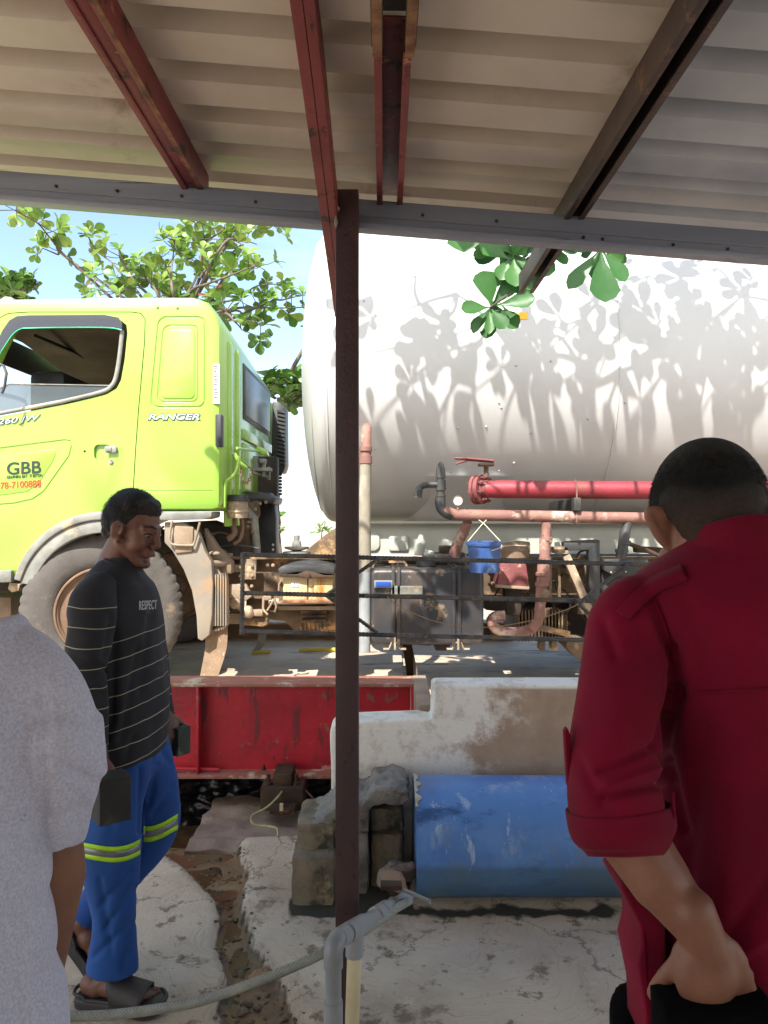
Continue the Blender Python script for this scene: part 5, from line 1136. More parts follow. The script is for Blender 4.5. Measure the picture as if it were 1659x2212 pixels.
for pts_, d0, dens in far_l:
    ph = random.random()*9
    pp = [P(*T1(x, y), d0 + .35*math.sin(ph+i*.9)) for i, (x, y) in enumerate(pts_)]
    pp.append(hub + Vector((random.uniform(-.1, .1), 0, random.uniform(-.3, .1))))
    cc_ = [Vector(p) for p in crv([tuple(p) for p in pp], 5)]; k = len(cc_)
    wood.tube(cc_, [.006 + .017*(i/k)**1.3 for i in range(k)], 7)
    for i, p in enumerate(cc_[:-4]):
        if random.random() > .34*dens + (.4 if i < 2 else 0): continue
        for q in range(1 if random.random() < .7 else 2):
            o_ = Vector((random.gauss(0, .10), random.gauss(0, .16), random.gauss(.03, .09)))
            e = p + o_; wood.tube([p, p.lerp(e, .6)+Vector((0, 0, -.01)), e], [.006, .005, .004], 5)
            cr.rosette(e, o_ + Vector((0, 0, .09)), random.uniform(.12, .18), random.choice((5, 6, 7, 8)), red=.006, base=.42 + (.12 if e.z > 4.2 else 0))
# lower clump to the right, behind the cab's back edge, and the one at the left edge
for (x0, y0, x1, y1, n_, d0, L_) in ((1325, 935, 1565, 1090, 34, 9.0, .17), (-60, 430, 190, 520, 26, 9.6, .15), (-60, 480, 150, 560, 14, 9.8, .15), (1545, 690, 1600, 700, 1, 8.8, .1)):
    root_ = P(*T1((x0+x1)/2, y1+10), d0+.3)
    for k in range(n_):
        x = random.uniform(x0, x1); y = random.uniform(y0, y1)
        if x0 > 1000 and x < 1420 and y > 1010: y -= 60
        e = P(*T1(x, y), d0 + random.uniform(-.35, .35)); s_ = root_.lerp(e, .55)
        wood.tube([s_, s_.lerp(e, .6)+Vector((0, 0, -.02)), e], [.010, .007, .004], 5)
        cr.rosette(e, Vector((random.gauss(0, .6), random.gauss(-.2, .6), .7)), L_*random.uniform(.8, 1.15), 7, red=.01, base=.28)
    wood.tube([root_, root_ + Vector((-.3, .1, -.5)) if x0 > 0 else root_ + Vector((.3, 0, -.3)), hub if x0 < 0 else P(*T1(1100, 1150), 9.3), Vector((-2.8, 9.2, 1.6))], [.02, .03, .04, .06], 7)
wood.build('trunk', m_bark, ft_, smooth=60); cr.build('crown', m_leaf, ft_)
# small shrub seen through the gap by the snorkel and a feathery twig further right
sb = thing('shrub', 'small leafy shrub glimpsed behind the truck chassis in the gap', 'shrub', (P(604, 0, 9).x, 9, -.02))
cr = Crown(); wood = MB(); b0 = Vector((P(604, 0, 9).x, 9, -.02)); wood.tube([b0, b0+Vector((.02, 0, 1.0)), P(602, 1130, 9)], [.03, .02, .008], 7)
for k in range(10): e = P(602+random.uniform(-9, 6), random.uniform(1112, 1160), 9+random.uniform(-.1, .1)); cr.rosette(e, (random.uniform(-.4, .4), -.3, .7), .09, 6, base=.35)
wood.build('stem', m_bark, sb, smooth=60); cr.build('foliage', m_leaf, sb)
sb = thing('sapling', 'feathery sapling twig rising above the rusty saddle plate', 'sapling', (P(694, 0, 8.5).x, 8.5, -.02))
cr = Crown(); wood = MB(); b0 = Vector((P(690, 0, 8.5).x, 8.5, -.02)); wood.tube([b0, b0+Vector((0, 0, 1.1)), P(696, 1145, 8.5), P(700, 1138, 8.5)], [.02, .012, .006, .004], 6)
for k in range(26):
    t = random.random(); e = P(680+t*36, 1160-10*math.sin(t*3)-random.random()*16, 8.5); cr.leaf(e, Vector((random.uniform(-1, 1), 0, random.uniform(-.3, .8))), Vector((0, -1, .3)), .07, .3, .3)
wood.build('stem', m_bark, sb, smooth=60); cr.build('foliage', m_leaf, sb)
# grass beyond the weighbridge
gm = MB()
for k in range(5200):
    x = random.uniform(-2.2, 2.6); y = random.uniform(7.5, 9.6); h = random.uniform(.12, .34); a = random.uniform(-.12, .12); w_ = .008
    gm.v += [Vector((x-w_, y, -.03)), Vector((x+w_, y, -.03)), Vector((x+a+w_*.4, y+random.uniform(-.05, .05), h*.7)), Vector((x+a*1.8, y, h))]; b_ = len(gm.v)-4; gm.f += [(b_, b_+1, b_+2), (b_, b_+2, b_+3)]
tag(gm.build('grass', m_grass, smooth=0), 'bright green grass growing beyond the weighbridge, seen under the chassis', 'grass', kind='stuff')
# ---- the near tree: big leaves hang over the tank and shade it
nt_ = thing('tree', 'near broad-leaved tree whose big leaves hang below the eave against the white tank', 'tree', (3.6, 4.0-.9, 0))
cr = Crown(); wood = MB()
tb = Vector((3.6, 3.1, 0)); fork = Vector((3.5, 3.2, 3.1))
wood.tube([tb, tb+Vector((.03, 0, 1.5)), fork], [.13, .11, .08], 12)
def limb(a, b, r0_=.03, r1_=.008, sag=.1):
    a = Vector(a); b = Vector(b); k = 8; pp = []
    for i in range(k+1):
        t = i/k; pp.append(a.lerp(b, t) + Vector((0, 0, sag*math.sin(math.pi*t))) + noise.noise_vector(a.lerp(b, t)*1.7)*.06*math.sin(math.pi*t))
    wood.tube(pp, [r0_+(r1_-r0_)*i/k for i in range(k+1)], 8); return pp
tw = limb(fork, P(1330, 470, 3.45), .035, .014); tw2 = limb(P(1330, 470, 3.45), P(1165, 560, 3.4), .014, .007, .02); limb(P(1165, 560, 3.4), P(1058, 665, 3.4), .007, .005, -.02)
def ros(x, y, d, ax, L_, n, **k): cr.rosette(P(x, y, d), ax, L_, n, **k)
random.seed(21)
# hanging clusters seen in the photograph (leaf by leaf)
def lf(x0, y0, x1, y1, d, w, tint, up=(0, -1, .3)):
    a = P(x0, y0, d); b = P(x1, y1, d - .03); cr.leaf(a, b-a, Vector(up), (b-a).length*1.08, w*.74, tint, fold=.30, droop=.06)
for q in ((1062, 663, 1048, 590, 3.40, .95, .55), (1058, 665, 1002, 665, 3.38, .75, .45), (1056, 668, 1022, 712, 3.42, .62, .50), (1058, 668, 1056, 716, 3.39, .5, .62), (1062, 668, 1088, 706, 3.36, .95, .4), (1066, 664, 1118, 700, 3.43, .75, .5), (1070, 660, 1150, 648, 3.37, .62, .42), (1062, 660, 1110, 612, 3.41, .8, .35),
          (1100, 560, 1042, 528, 3.42, .9, .62), (1100, 560, 1078, 598, 3.38, .9, .5), (1110, 560, 1108, 612, 3.36, .95, .68), (1108, 555, 1120, 515, 3.44, .9, .55), (1115, 562, 1160, 585, 3.40, .9, .45), (1120, 575, 1140, 622, 3.42, .85, .4), (1110, 552, 1062, 505, 3.46, .9, .7), (1150, 575, 1190, 540, 3.45, .9, .5), (1160, 590, 1130, 630, 3.5, .7, .3),
          (1296, 540, 1236, 616, 3.40, .42, .45), (1298, 545, 1300, 642, 3.38, .78, .35), (1300, 542, 1350, 600, 3.42, .62, .4), (1296, 542, 1275, 575, 3.45, .5, .6), (1298, 538, 1268, 505, 3.43, .7, .6), (1300, 538, 1370, 532, 3.41, .5, .55), (1294, 536, 1245, 540, 3.44, .4, .55),
          (995, 480, 996, 538, 3.35, 1.25, .5), (1000, 478, 960, 450, 3.4, .8, .5), (1003, 478, 1040, 470, 3.4, .8, .5)):
    lf(*q)
for (cx_, cy_, d_, n_, L0) in ((1085, 535, 3.5, 9, .15), (1140, 560, 3.48, 9, .14), (1180, 520, 3.5, 7, .14), (1065, 655, 3.46, 5, .13), (1300, 535, 3.5, 4, .12), (1110, 590, 3.52, 6, .13)):
    for k in range(n_): a_ = random.uniform(0, 6.28); lf(cx_+random.gauss(0, 6), cy_+random.gauss(0, 6), cx_+math.cos(a_)*L0/3.45*1660*random.uniform(.7, 1), cy_+12+abs(math.sin(a_))*L0/3.45*1660*random.uniform(.4, 1)*(1 if cy_ > 600 or random.random() < .7 else -1), d_+random.uniform(-.06, .06), random.uniform(.5, .8), random.uniform(.1, .8), up=(random.gauss(0, .5), -1, random.gauss(.3, .5)))
limb(P(1330, 470, 3.45), P(1297, 538, 3.42), .010, .006, 0); limb(P(1230, 500, 3.44), P(1000, 476, 3.38), .010, .006, .02)
# the rest of the crown stands above the roof edge and throws its shadow on the tank
def shadow_at(x, y, t): return tankpt(x, y) + SUNV*t
cl = []
for (x, y, n_, sp) in ((790, 640, 5, 30), (800, 720, 6, 40), (860, 760, 9, 45), (880, 690, 5, 35), (800, 830, 5, 35), (940, 830, 8, 40), (960, 760, 4, 30), (1020, 880, 7, 45), (1090, 820, 8, 45), (1160, 760, 9, 45), (1200, 690, 4, 30), (1220, 850, 8, 45), (1290, 770, 9, 45), (1300, 640, 8, 40), (1350, 600, 8, 40), (1380, 700, 11, 50), (1420, 800, 11, 50), (1450, 620, 9, 45), (1500, 700, 12, 50), (1540, 800, 11, 50), (1560, 600, 9, 45), (1600, 720, 12, 50), (1640, 850, 9, 50), (1660, 640, 10, 50), (1720, 760, 10, 60), (1360, 880, 8, 50), (1500, 900, 8, 50), (1150, 900, 6, 45), (900, 900, 5, 45), (1600, 940, 7, 60), (1430, 980, 6, 60), (1250, 960, 6, 50), (1050, 970, 5, 45), (830, 960, 4, 40), (1180, 1060, 5, 60), (1400, 1060, 6, 70), (950, 1060, 3, 50)):
    t = random.uniform(1.9, 2.5) + (.25 if y > 850 else 0)
    c = shadow_at(min(x, 1655), min(y, 1040), t)
    if x > 1655: c.x += (x-1655)/1660*5
    if y > 1040: c.z -= .25
    c.z = max(c.z, 2.5 + .62*(c.y-2.3)/1.0 if c.y < 4.2 else c.z)
    j = c + Vector((.35, .1, .12)); cl.append((c, j))
    for k in range(max(1, int(n_*.24+.2))):
        s_ = sp/1660*4.6*1.25
        e = c + Vector((random.gauss(0, s_*.75), random.gauss(0, s_*.75), random.gauss(0, s_*.45)))
        wood.tube([j, j.lerp(e, .5)+Vector((0, 0, -.02)), e], [.010, .007, .005], 5)
        cr.rosette(e, (e-j).normalized()*.6 + Vector((0, 0, .6)), random.uniform(.14, .20), random.choice((4, 5, 6, 7)), w=.52, red=0, base=.4, spread=(.6, 1.4))
cl.sort(key=lambda q: -q[1].x); prev = fork
done = [fork]
for c, j in cl:
    near = min(done, key=lambda q: (q-j).length + (0 if q.x > j.x-.05 else 2)); limb(near, j, .03 if near is fork else .018, .010, .03); done.append(j)
# dapples on the cab, the chassis and the deck: limbs above the eave on the left and right
for (p, t, n_) in ((P(1000, 1300, 4.9), 3.3, 9), (P(900, 1330, 4.9), 3.4, 7), (P(1150, 1330, 4.9), 3.2, 9), (P(1300, 1300, 4.9), 3.2, 10), (P(1400, 1250, 4.9), 3.0, 9), (P(1250, 1400, 4.9), 3.5, 8), (P(720, 1430, 6.0), 4.4, 9), (P(1000, 1430, 6.0), 4.4, 9), (P(1180, 1430, 6.0), 4.4, 9), (P(1080, 1240, 4.9), 3.0, 5)):
    n_ = max(1, int(n_*.35)); c = p + SUNV*t
    if c.y < 2.9: c += SUNV*.25
    near = min(done, key=lambda q: (q-c).length + (0 if q.x > c.x-.05 else 1)); j = c + (near-c).normalized()*.2 if (near-c).length > .3 else c; limb(near, j, .018, .010, .1); done.append(j)
    for k in range(n_):
        e = c + Vector((random.gauss(0, .17), random.gauss(0, .15), random.gauss(0, .10)))
        wood.tube([j, j.lerp(e, .5), e], [.010, .007, .005], 5); cr.rosette(e, (random.gauss(0, .3), random.gauss(0, .3), .8), random.uniform(.15, .21), 6, w=.6, red=0, base=.4, spread=(.6, 1.4))
wood.build('trunk', m_barkn, nt_, smooth=60); cr.build('crown', m_leafn, nt_)
random.seed(99)
# ================================================================ people
def skinmat(name, a, b_, rough=.5):
    m = M(name, a, b_, 9, rough, 0, .12, 220, stains=[]); bs = nodes(m)[2]
    bs.inputs['Subsurface Weight'].default_value = .12; bs.inputs['Subsurface Radius'].default_value = (.01, .004, .002); return m
m_skin1 = skinmat('skin_dark', '#6d4838', '#603e32'); m_skin2 = skinmat('skin_mid', '#825c48', '#735040'); m_skin3 = skinmat('skin_warm', '#8c624e', '#7b5341')
m_hair = M('hair', '#15120f', '#221c17', 60, .55, 0, .8, 260); m_hair3 = M('hair_short', '#17130f', '#26201a', 90, .8, 0, 1, 420)
m_lip = M('lip', '#6a3a34', rough=.5); m_eyew = M('eye_white', '#7d736b', rough=.2); m_iris = M('iris', '#120c0a', rough=.15)
def cloth(name, a, b_, sc=3, **k): return M(name, a, b_, sc, k.pop('rough', .85), 0, k.pop('bump', .25), k.pop('bsc', 350), sheen=.04, bdist=.003, **k)
m_navy = cloth('dark_sweater', '#1e1f26', '#18191f')
m_trous = cloth('blue_trousers', '#154a90', '#103d7c', 4)
m_maroon = cloth('maroon_shirt', '#760027', '#5e001d', 3); nodes(m_maroon)[2].inputs['Specular IOR Level'].default_value = .2
m_grey = cloth('heather_grey_shirt', '#c2c5d6', '#a9adc3', 260, stains=[('#83859a', 5, .71, .04)])
m_blackt = cloth('black_trousers', '#060608', '#09090b', rough=.95); nodes(m_blackt)[2].inputs['Specular IOR Level'].default_value = .08; nodes(m_blackt)[2].inputs['Sheen Weight'].default_value = 0
m_hiviz = M('hi_viz_tape', '#a8dc1e', '#9ad018', 30, .5); m_refl = M('reflective_tape', '#8b8e92', '#6d7074', 12, .3, .3)
m_sandal = M('black_rubber_sandal', '#2c2b2c', '#353331', 8, .6, 0, .15, 120)
def stripes(m, k, step, width, phase, zmax, colr):
    n, l, b = nodes(m); t = n.new('ShaderNodeTexCoord'); s_ = n.new('ShaderNodeSeparateXYZ'); l.new(t.outputs['Object'], s_.inputs[0])
    nz = n.new('ShaderNodeTexNoise'); nz.inputs['Scale'].default_value = 7; l.new(t.outputs['Object'], nz.inputs['Vector'])
    zz = mth(m, 'ADD', mth(m, 'SUBTRACT', s_.outputs['Z'], mth(m, 'MULTIPLY', s_.outputs['X'], k)), mth(m, 'MULTIPLY', nz.outputs['Fac'], .018))
    fr = mth(m, 'FRACT', mth(m, 'DIVIDE', mth(m, 'ADD', zz, phase), step))
    f = mth(m, 'MULTIPLY', mth(m, 'LESS_THAN', fr, width/step), mth(m, 'LESS_THAN', zz, zmax))
    mixc(m, mth(m, 'MULTIPLY', f, .8), rgb(colr)); return m
m_navyT = stripes(cloth('striped_sweater_body', '#1e1f26', '#18191f'), .25, .053, .0026, 0, 1.205, '#a9a690')
m_navyS = stripes(cloth('striped_sweater_sleeve', '#1e1f26', '#18191f'), -.06, .057, .0026, .02, 1.30, '#a9a690')
def fold(m, amp, sc, seed=0, i0=0):
    sc = Vector(sc)
    for i in range(i0, len(m.v)):
        v = m.v[i]; q = Vector((v.x*sc.x, v.y*sc.y, v.z*sc.z)) + Vector((seed, seed*2, 0))
        m.v[i] = v + (noise.noise_vector(q) + .5*noise.noise_vector(q*2.3))*amp
    return m
def creases(o, lines):
    """press creases (measured as bearings from the camera) into a finished cloth mesh along its normals"""
    org = ORG[o]; me = o.data; nn = [v.normal.copy() for v in me.vertices]
    for v, n_ in zip(me.vertices, nn):
        p = v.co + org
        if p.y < .1: continue
        x = 829.5 + p.x/p.y*1660; y = 1106 - (p.z-EYE)/p.y*1660; d = 0
        for (x0, y0, x1, y1, a, w_) in lines:
            q, t = dseg((x, y), (x0, y0), (x1, y1)); d += a*math.exp(-(q/w_)**2)*(1 if 0 < t < 1 else .7)
        v.co += n_*d
def remesh(m, name, mat, par, vox, it=6, smooth=180, fac=.5):
    return m.build(name, mat, par, smooth=smooth, mods=[('REMESH', dict(mode='VOXEL', voxel_size=vox)), ('SMOOTH', dict(factor=fac, iterations=it))])
class Frame:
    def __init__(s, c, f, up=(0, 0, 1), k=1):
        s.c = Vector(c); s.f = Vector(f).normalized(); s.l = Vector(up).cross(s.f).normalized(); s.u = s.f.cross(s.l).normalized(); s.k = k
        s.R = Matrix((s.f, s.l, s.u)).transposed()
    def __call__(s, x, y, z): return s.c + (s.f*x + s.l*y + s.u*z)*s.k
    def r(s, *a): return tuple(v*s.k for v in a)
def head(m, F, neck=True, ears=(-1, 1)):
    k = F.k
    def E(c, r_, rot=None): m.ell(F(*c), F.r(*r_), F.R if rot is None else F.R @ rot, 20, 14)
    def Cp(a, b, ra, rb): m.cap(F(*a), F(*b), ra*k, rb*k, 12)
    E((-.012, 0, .035), (.094, .074, .084)); E((.030, 0, -.004), (.058, .061, .066)); E((.028, 0, -.055), (.056, .050, .050))
    for s in (-1, 1):
        Cp((-.004, s*.052, -.040), (.060, s*.020, -.098), .020, .017)
        Cp((.086, s*.008, .024), (.068, s*.044, .022), .0095, .009)
        E((.046, s*.038, -.030), (.034, .024, .036)); E((.096, s*.014, -.033), (.010, .008, .008))
        Cp((.083, s*.020, .0085), (.073, s*.045, .006), .0048, .0046); Cp((.081, s*.022, -.0085), (.073, s*.043, -.008), .0042, .004)
        Cp((.094, s*.005, -.064), (.085, s*.020, -.069), .0075, .0045)
        if s not in ears: continue
        E((-.006, s*.081, -.006), (.021, .006, .031), Matrix.Rotation(s*-.55, 3, 'Z'))
        m.tube([F(-.004+.019*math.cos(a), s*(.083+.004*math.cos(a+2.4)), .002+.027*math.sin(a)) for a in [q*math.pi/8-.6 for q in range(11)]], .0045*k, 8)
        E((.004, s*.080, -.034), (.008, .006, .011))
    E((.070, 0, -.100), (.021, .022, .016))
    Cp((.086, 0, .020), (.103, 0, -.024), .0085, .0115); E((.103, 0, -.029), (.012, .014, .011))
    E((.086, 0, -.055), (.010, .016, .012))
    if neck: m.cap(F(-.02, 0, -.05), F(-.055, 0, -.19), .054*k, .060*k, 20)
def facial(par, F, m_sk):
    k = F.k
    for s in (-1, 1):
        e = MB().ell(F(.0785, s*.032, .001), F.r(.0055, .0125, .0042), F.R).build('eye', m_eyew, par, smooth=180)
        MB().ell(F(.0826, s*.0315, -.0012), F.r(.0032, .0056, .0042), F.R).build('iris', m_iris, e, smooth=180)
        MB().tube([F(.0865, s*.018, .004), F(.0845, s*.032, .0085), F(.073, s*.047, .004)], .0020*k, 6).build('eyelashes', m_iris, par, smooth=180)
        MB().tube([F(.095, s*.014, .027), F(.0905, s*.030, .033), F(.074, s*.050, .028)], [.003*k, .0042*k, .002*k], 8, ry=.0022*k).build('eyebrow', m_hair, par, smooth=180)
    MB().tube([F(.0915, -.021, -.0675), F(.1005, 0, -.0625), F(.0915, .021, -.0675)], [.0012*k, .002*k, .0012*k], 6).build('mouth_line', m_lip, par, smooth=180)
def hairtufts(m, F, n, L_, keep, rad=(.102, .082, .094), lift=.3, back=-.012):
    """many short tapering hairs lying over the scalp"""
    for _ in range(n):
        a = random.uniform(0, 2*math.pi); z = random.uniform(-.6, 1); r_ = math.sqrt(1-z*z)
        p = Vector((rad[0]*r_*math.cos(a), rad[1]*r_*math.sin(a), rad[2]*z))
        if not keep(p.x+back, p.y, p.z+.035): continue
        nn = Vector((p.x/rad[0]**2, p.y/rad[1]**2, p.z/rad[2]**2)).normalized(); tdir = (Vector((.5, random.gauss(0, .4), -.7)) if L_ > .008 else Vector((random.gauss(0, .5), random.gauss(0, .5), -.5)))
        tdir = (tdir - nn*tdir.dot(nn)).normalized(); d = (nn*lift + tdir).normalized()
        b = F(p.x+back, p.y, p.z+.035); e = F(*(Vector((p.x+back, p.y, p.z+.035)) + d*L_*random.uniform(.6, 1.2) + Vector((0, 0, -.15*L_)))); s_ = (e-b).cross(b-F.c).normalized()*.0011
        q = len(m.v); m.v += [b-s_, b+s_, e]; m.f.append((q, q+1, q+2))
def hand(m, W, d, nrm, k=1, curl=(.5, .5, .5, .5), thumb=.6, side=1, spread=.06):
    """W wrist, d direction towards the knuckles, nrm out of the back of the hand, side +1/-1: where the thumb sits"""
    d = Vector(d).normalized(); nrm = Vector(nrm); nrm = (nrm - d*nrm.dot(d)).normalized(); s = d.cross(nrm)*side
    Rm = Matrix((d, s, nrm)).transposed()
    m.ell(W + d*.045*k, (.050*k, .040*k, .016*k), Rm); m.ell(W + d*.065*k, (.030*k, .041*k, .013*k), Rm); m.cap(W - d*.03*k, W + d*.02*k, .026*k, .026*k)
    m.ell(W + d*.035*k + s*.026*k - nrm*.006*k, (.030*k, .016*k, .015*k), Rm)
    for i, (o_, L_) in enumerate(((.030, .072), (.010, .082), (-.010, .076), (-.029, .060))):
        b = W + d*(.088 - .004*abs(i-1))*k + s*o_*k; a = 0; p = b - d*.012*k; r_ = .0092*k - .0006*k*(i == 3)
        for j, fr in enumerate((.5, .3, .26)):
            a += curl[i]*(1, 1.1, .7)[j]; dd = (d*math.cos(a) - nrm*math.sin(a) + s*spread*(1.5-i)).normalized(); q = p + dd*L_*fr*k*(1.2 if j == 0 else 1)
            m.cap(p, q, r_, r_*.93, 10); p = q; r_ *= .92
    p = W + d*.022*k + s*.030*k; a = 0; r_ = .0115*k
    for j, L_ in enumerate((.036, .030, .024)):
        a += thumb*.45; dd = (d*.75 + s*(.75-.35*j*thumb) - nrm*(.25+.3*a)).normalized(); q = p + dd*L_*k; m.cap(p, q, r_, r_*.9, 10); p = q; r_ *= .9
    return m
# ---------------------------------------------------------------- walking person
p1 = thing('person', 'walking person in a dark striped sweater and blue reflective trousers, a block in each hand', 'person', (P(250, 0, 2.45).x, 2.45, 0))
F1 = Frame(P(288, 1143, 2.45), (math.cos(R(17)), -math.sin(R(17)), -.27), k=.96)
b = MB(); head(b, F1)
nk = F1(-.055, 0, -.19); nb = Vector((P(262, 0, 2.45).x, 2.46, P(0, 1290, 2.45).z)); b.cap(F1(-.035, 0, -.12), nb, .057, .075)
# trunk, legs and arms under the clothes, one continuous body
hipN = P(268, 1660, 2.38); hipF = P(300, 1660, 2.54); kneeN = P(240, 1840, 2.38); anN = P(248, 2100, 2.43); kneeF = P(335, 1785, 2.55); anF = P(178, 1990, 2.55)
shN = P(205, 1285, 2.30); shF = P(285, 1285, 2.62); elN = P(186, 1435, 2.22); wrN = P(216, 1632, 2.24); elF = P(330, 1440, 2.70); wrF = P(357, 1540, 2.62)
pel = (hipN+hipF)/2 + Vector((0, 0, .06))
b.cap(nb + Vector((0, 0, -.05)), pel, .075, .09); b.cap(shN, shF, .04, .04); b.cap(shN, elN, .035, .030); b.cap(elN, wrN, .029, .024); b.cap(shF, elF, .042, .036); b.cap(elF, wrF, .034, .025)
b.cap(hipN, kneeN, .058, .050); b.cap(kneeN, anN, .048, .036); b.cap(hipF, kneeF, .055, .050); b.cap(kneeF, anF, .048, .036); b.cap(hipN + Vector((0, 0, .04)), hipF + Vector((0, 0, .04)), .06, .06)
hand(b, wrN + Vector((0, 0, -.01)), (.25, .0, -1), (0, -1, 0), .95, (.35, .4, .4, .45), .5, 1)
hand(b, wrF + Vector((0, -.01, -.002)), (.45, -.25, -1), (.7, -.7, .1), .95, (.5, .55, .55, .6), .5, -1)
# feet
def foot(m, heel, toe, k=1, gz_=0):
    d = (toe-heel); L_ = d.length; d.normalize(); s = Vector((0, 0, 1)).cross(d).normalized(); u = d.cross(s)
    Rm = Matrix((d, s, u)).transposed()
    m.ell(heel + d*.035 + u*.035, (.042, .032, .036), Rm); m.ell(heel + d*.11 + u*.035, (.085, .034, .034), Rm); m.ell(heel + d*.17 + u*.02, (.055, .044, .020), Rm)
    for i, o_ in enumerate((.030, .013, -.003, -.018, -.032)):
        m.cap(heel + d*.20 + s*o_*1.0 + u*.014, heel + d*(.238-.010*abs(i)) + s*o_*1.05 + u*.012, .012 - .001*i, .011-.001*i, 8)
hlN = P(178, 2142, 2.43); toN = P(345, 2146, 2.39); hlN.z = .035; toN.z = .035
foot(b, hlN, toN); b.cap(anN, hlN + (toN-hlN).normalized()*.05 + Vector((0, 0, .03)), .036, .034)
hlF = P(163, 2022, 2.55); toF = P(225, 2108, 2.52); foot(b, hlF, toF); b.cap(anF, hlF + Vector((.03, 0, .03)), .036, .034)
body1 = remesh(b, 'body', m_skin1, p1, .004, 7); facial(p1, F1, m_skin1)
# hair
h = MB(); E = lambda c, r_: h.ell(F1(*c), F1.r(*r_), F1.R, 22, 16)
E((-.012, 0, .050), (.096, .0775, .084)); E((.026, 0, .094), (.050, .056, .027)); E((-.060, 0, .02), (.054, .066, .070)); E((-.078, 0, -.020), (.026, .050, .040)); E((.056, 0, .083), (.022, .042, .014)); E((-.012, .058, .022), (.052, .019, .036)); E((-.012, -.058, .022), (.052, .019, .036)); E((.018, -.058, .045), (.026, .010, .026)); E((.018, .058, .045), (.026, .010, .026))
h.rough(.005, 45); hair1 = remesh(h, 'hair', m_hair, p1, .0035, 2)
def line1(x, y): return -.05 if x < -.03 else (-.05 + (.072+.05)*min(1, (x+.03)/.075))
def trim(o, F, par, fn):
    for v in o.data.vertices:
        q = v.co + ORG[par] - F.c; x, y, z = q.dot(F.f)/F.k, q.dot(F.l)/F.k, q.dot(F.u)/F.k; e = fn(x, y) + .004*noise.noise(Vector((x*90, y*90, z*90))) - z
        if e > 0: v.co -= q*min(.16, e*14)
trim(hair1, F1, p1, line1)
tf = MB(); hairtufts(tf, F1, 5200, .020, lambda x, y, z: z > line1(x, y) + .012, rad=(.100, .080, .096), lift=.55); tf.build('hair_strands', m_hair, hair1, smooth=0)
# sweater
def ringtube(rows, y0, d, k=5, n=56):
    rr_ = crv(rows, k); pts_ = [Vector((P((a+b_)/2, 0, d).x, d + dy, P(0, y, d).z)) for a, b_, y, ry, dy in rr_]
    return MB().tube(pts_, [px((b_-a)/2, d) for a, b_, y, ry, dy in rr_], n, ry=[r_[3] for r_ in rr_], ref=(1, 0, 0))
t = ringtube([(236, 300, 1205, .052, 0), (226, 306, 1216, .070, 0), (203, 316, 1238, .125, 0), (186, 326, 1262, .168, 0), (176, 335, 1300, .190, 0), (172, 345, 1360, .195, 0), (180, 352, 1430, .190, 0), (194, 356, 1500, .185, 0), (206, 357, 1570, .185, 0), (216, 354, 1615, .182, 0), (222, 350, 1634, .180, 0)], 0, 2.46, k=7)
fold(t, .010, (7, 7, 3.2), 3); t.v = [v + Vector((0, 0, .16*(v.x - P(280, 0, 2.46).x) if v.z < P(0, 1560, 2.46).z else 0)) for v in t.v]
sw = t.build('sweater', m_navyT, p1, smooth=180, mods=[('SUBSURF', dict(levels=1, render_levels=1))])
creases(sw, [(300, 1400, 262, 1600, -.010, 9), (325, 1330, 300, 1500, -.008, 8), (250, 1370, 240, 1560, -.012, 10), (340, 1450, 262, 1530, .006, 9), (350, 1540, 240, 1600, .006, 8), (290, 1590, 275, 1640, -.010, 7)])
MB().tube([Vector((P(267, 0, 2.46).x + .052*math.cos(a), 2.46 + .066*math.sin(a), P(0, 1218, 2.46).z - .018*math.cos(a) )) for a in [q*math.pi/16 for q in range(32)]], .008, 8, closed=True).build('collar', m_navy, sw, smooth=180)
s_ = MB().tube([P(*q[:3]) for q in crv([(222, 1262, 2.34, .05), (206, 1290, 2.29, .064), (198, 1330, 2.26, .067), (196, 1370, 2.25, .066), (188, 1425, 2.235, .060), (192, 1480, 2.235, .050), (203, 1550, 2.24, .040), (214, 1615, 2.245, .033)], 6)], [q[3] for q in crv([(0, 0, 0, .05), (0, 0, 0, .064), (0, 0, 0, .067), (0, 0, 0, .066), (0, 0, 0, .060), (0, 0, 0, .050), (0, 0, 0, .040), (0, 0, 0, .033)], 6)], 36)
fold(s_, .008, (9, 9, 12), 9); sl = s_.build('sleeve', m_navyS, p1, smooth=180, mods=[('SUBSURF', dict(levels=1, render_levels=1))])
creases(sl, [(160, 1420, 235, 1450, -.008, 7), (170, 1470, 225, 1500, -.008, 7), (185, 1520, 215, 1545, -.006, 6), (240, 1330, 225, 1420, -.006, 8)])
q4 = crv([(290, 1265, 2.58, .05), (300, 1300, 2.63, .064), (322, 1400, 2.68, .062), (335, 1460, 2.68, .05), (350, 1520, 2.64, .036), (356, 1545, 2.62, .032)], 5)
s_ = MB().tube([P(*q[:3]) for q in q4], [q[3] for q in q4], 28); fold(s_, .006, (9, 9, 12), 2); s_.build('sleeve', m_navyS, p1, smooth=180)
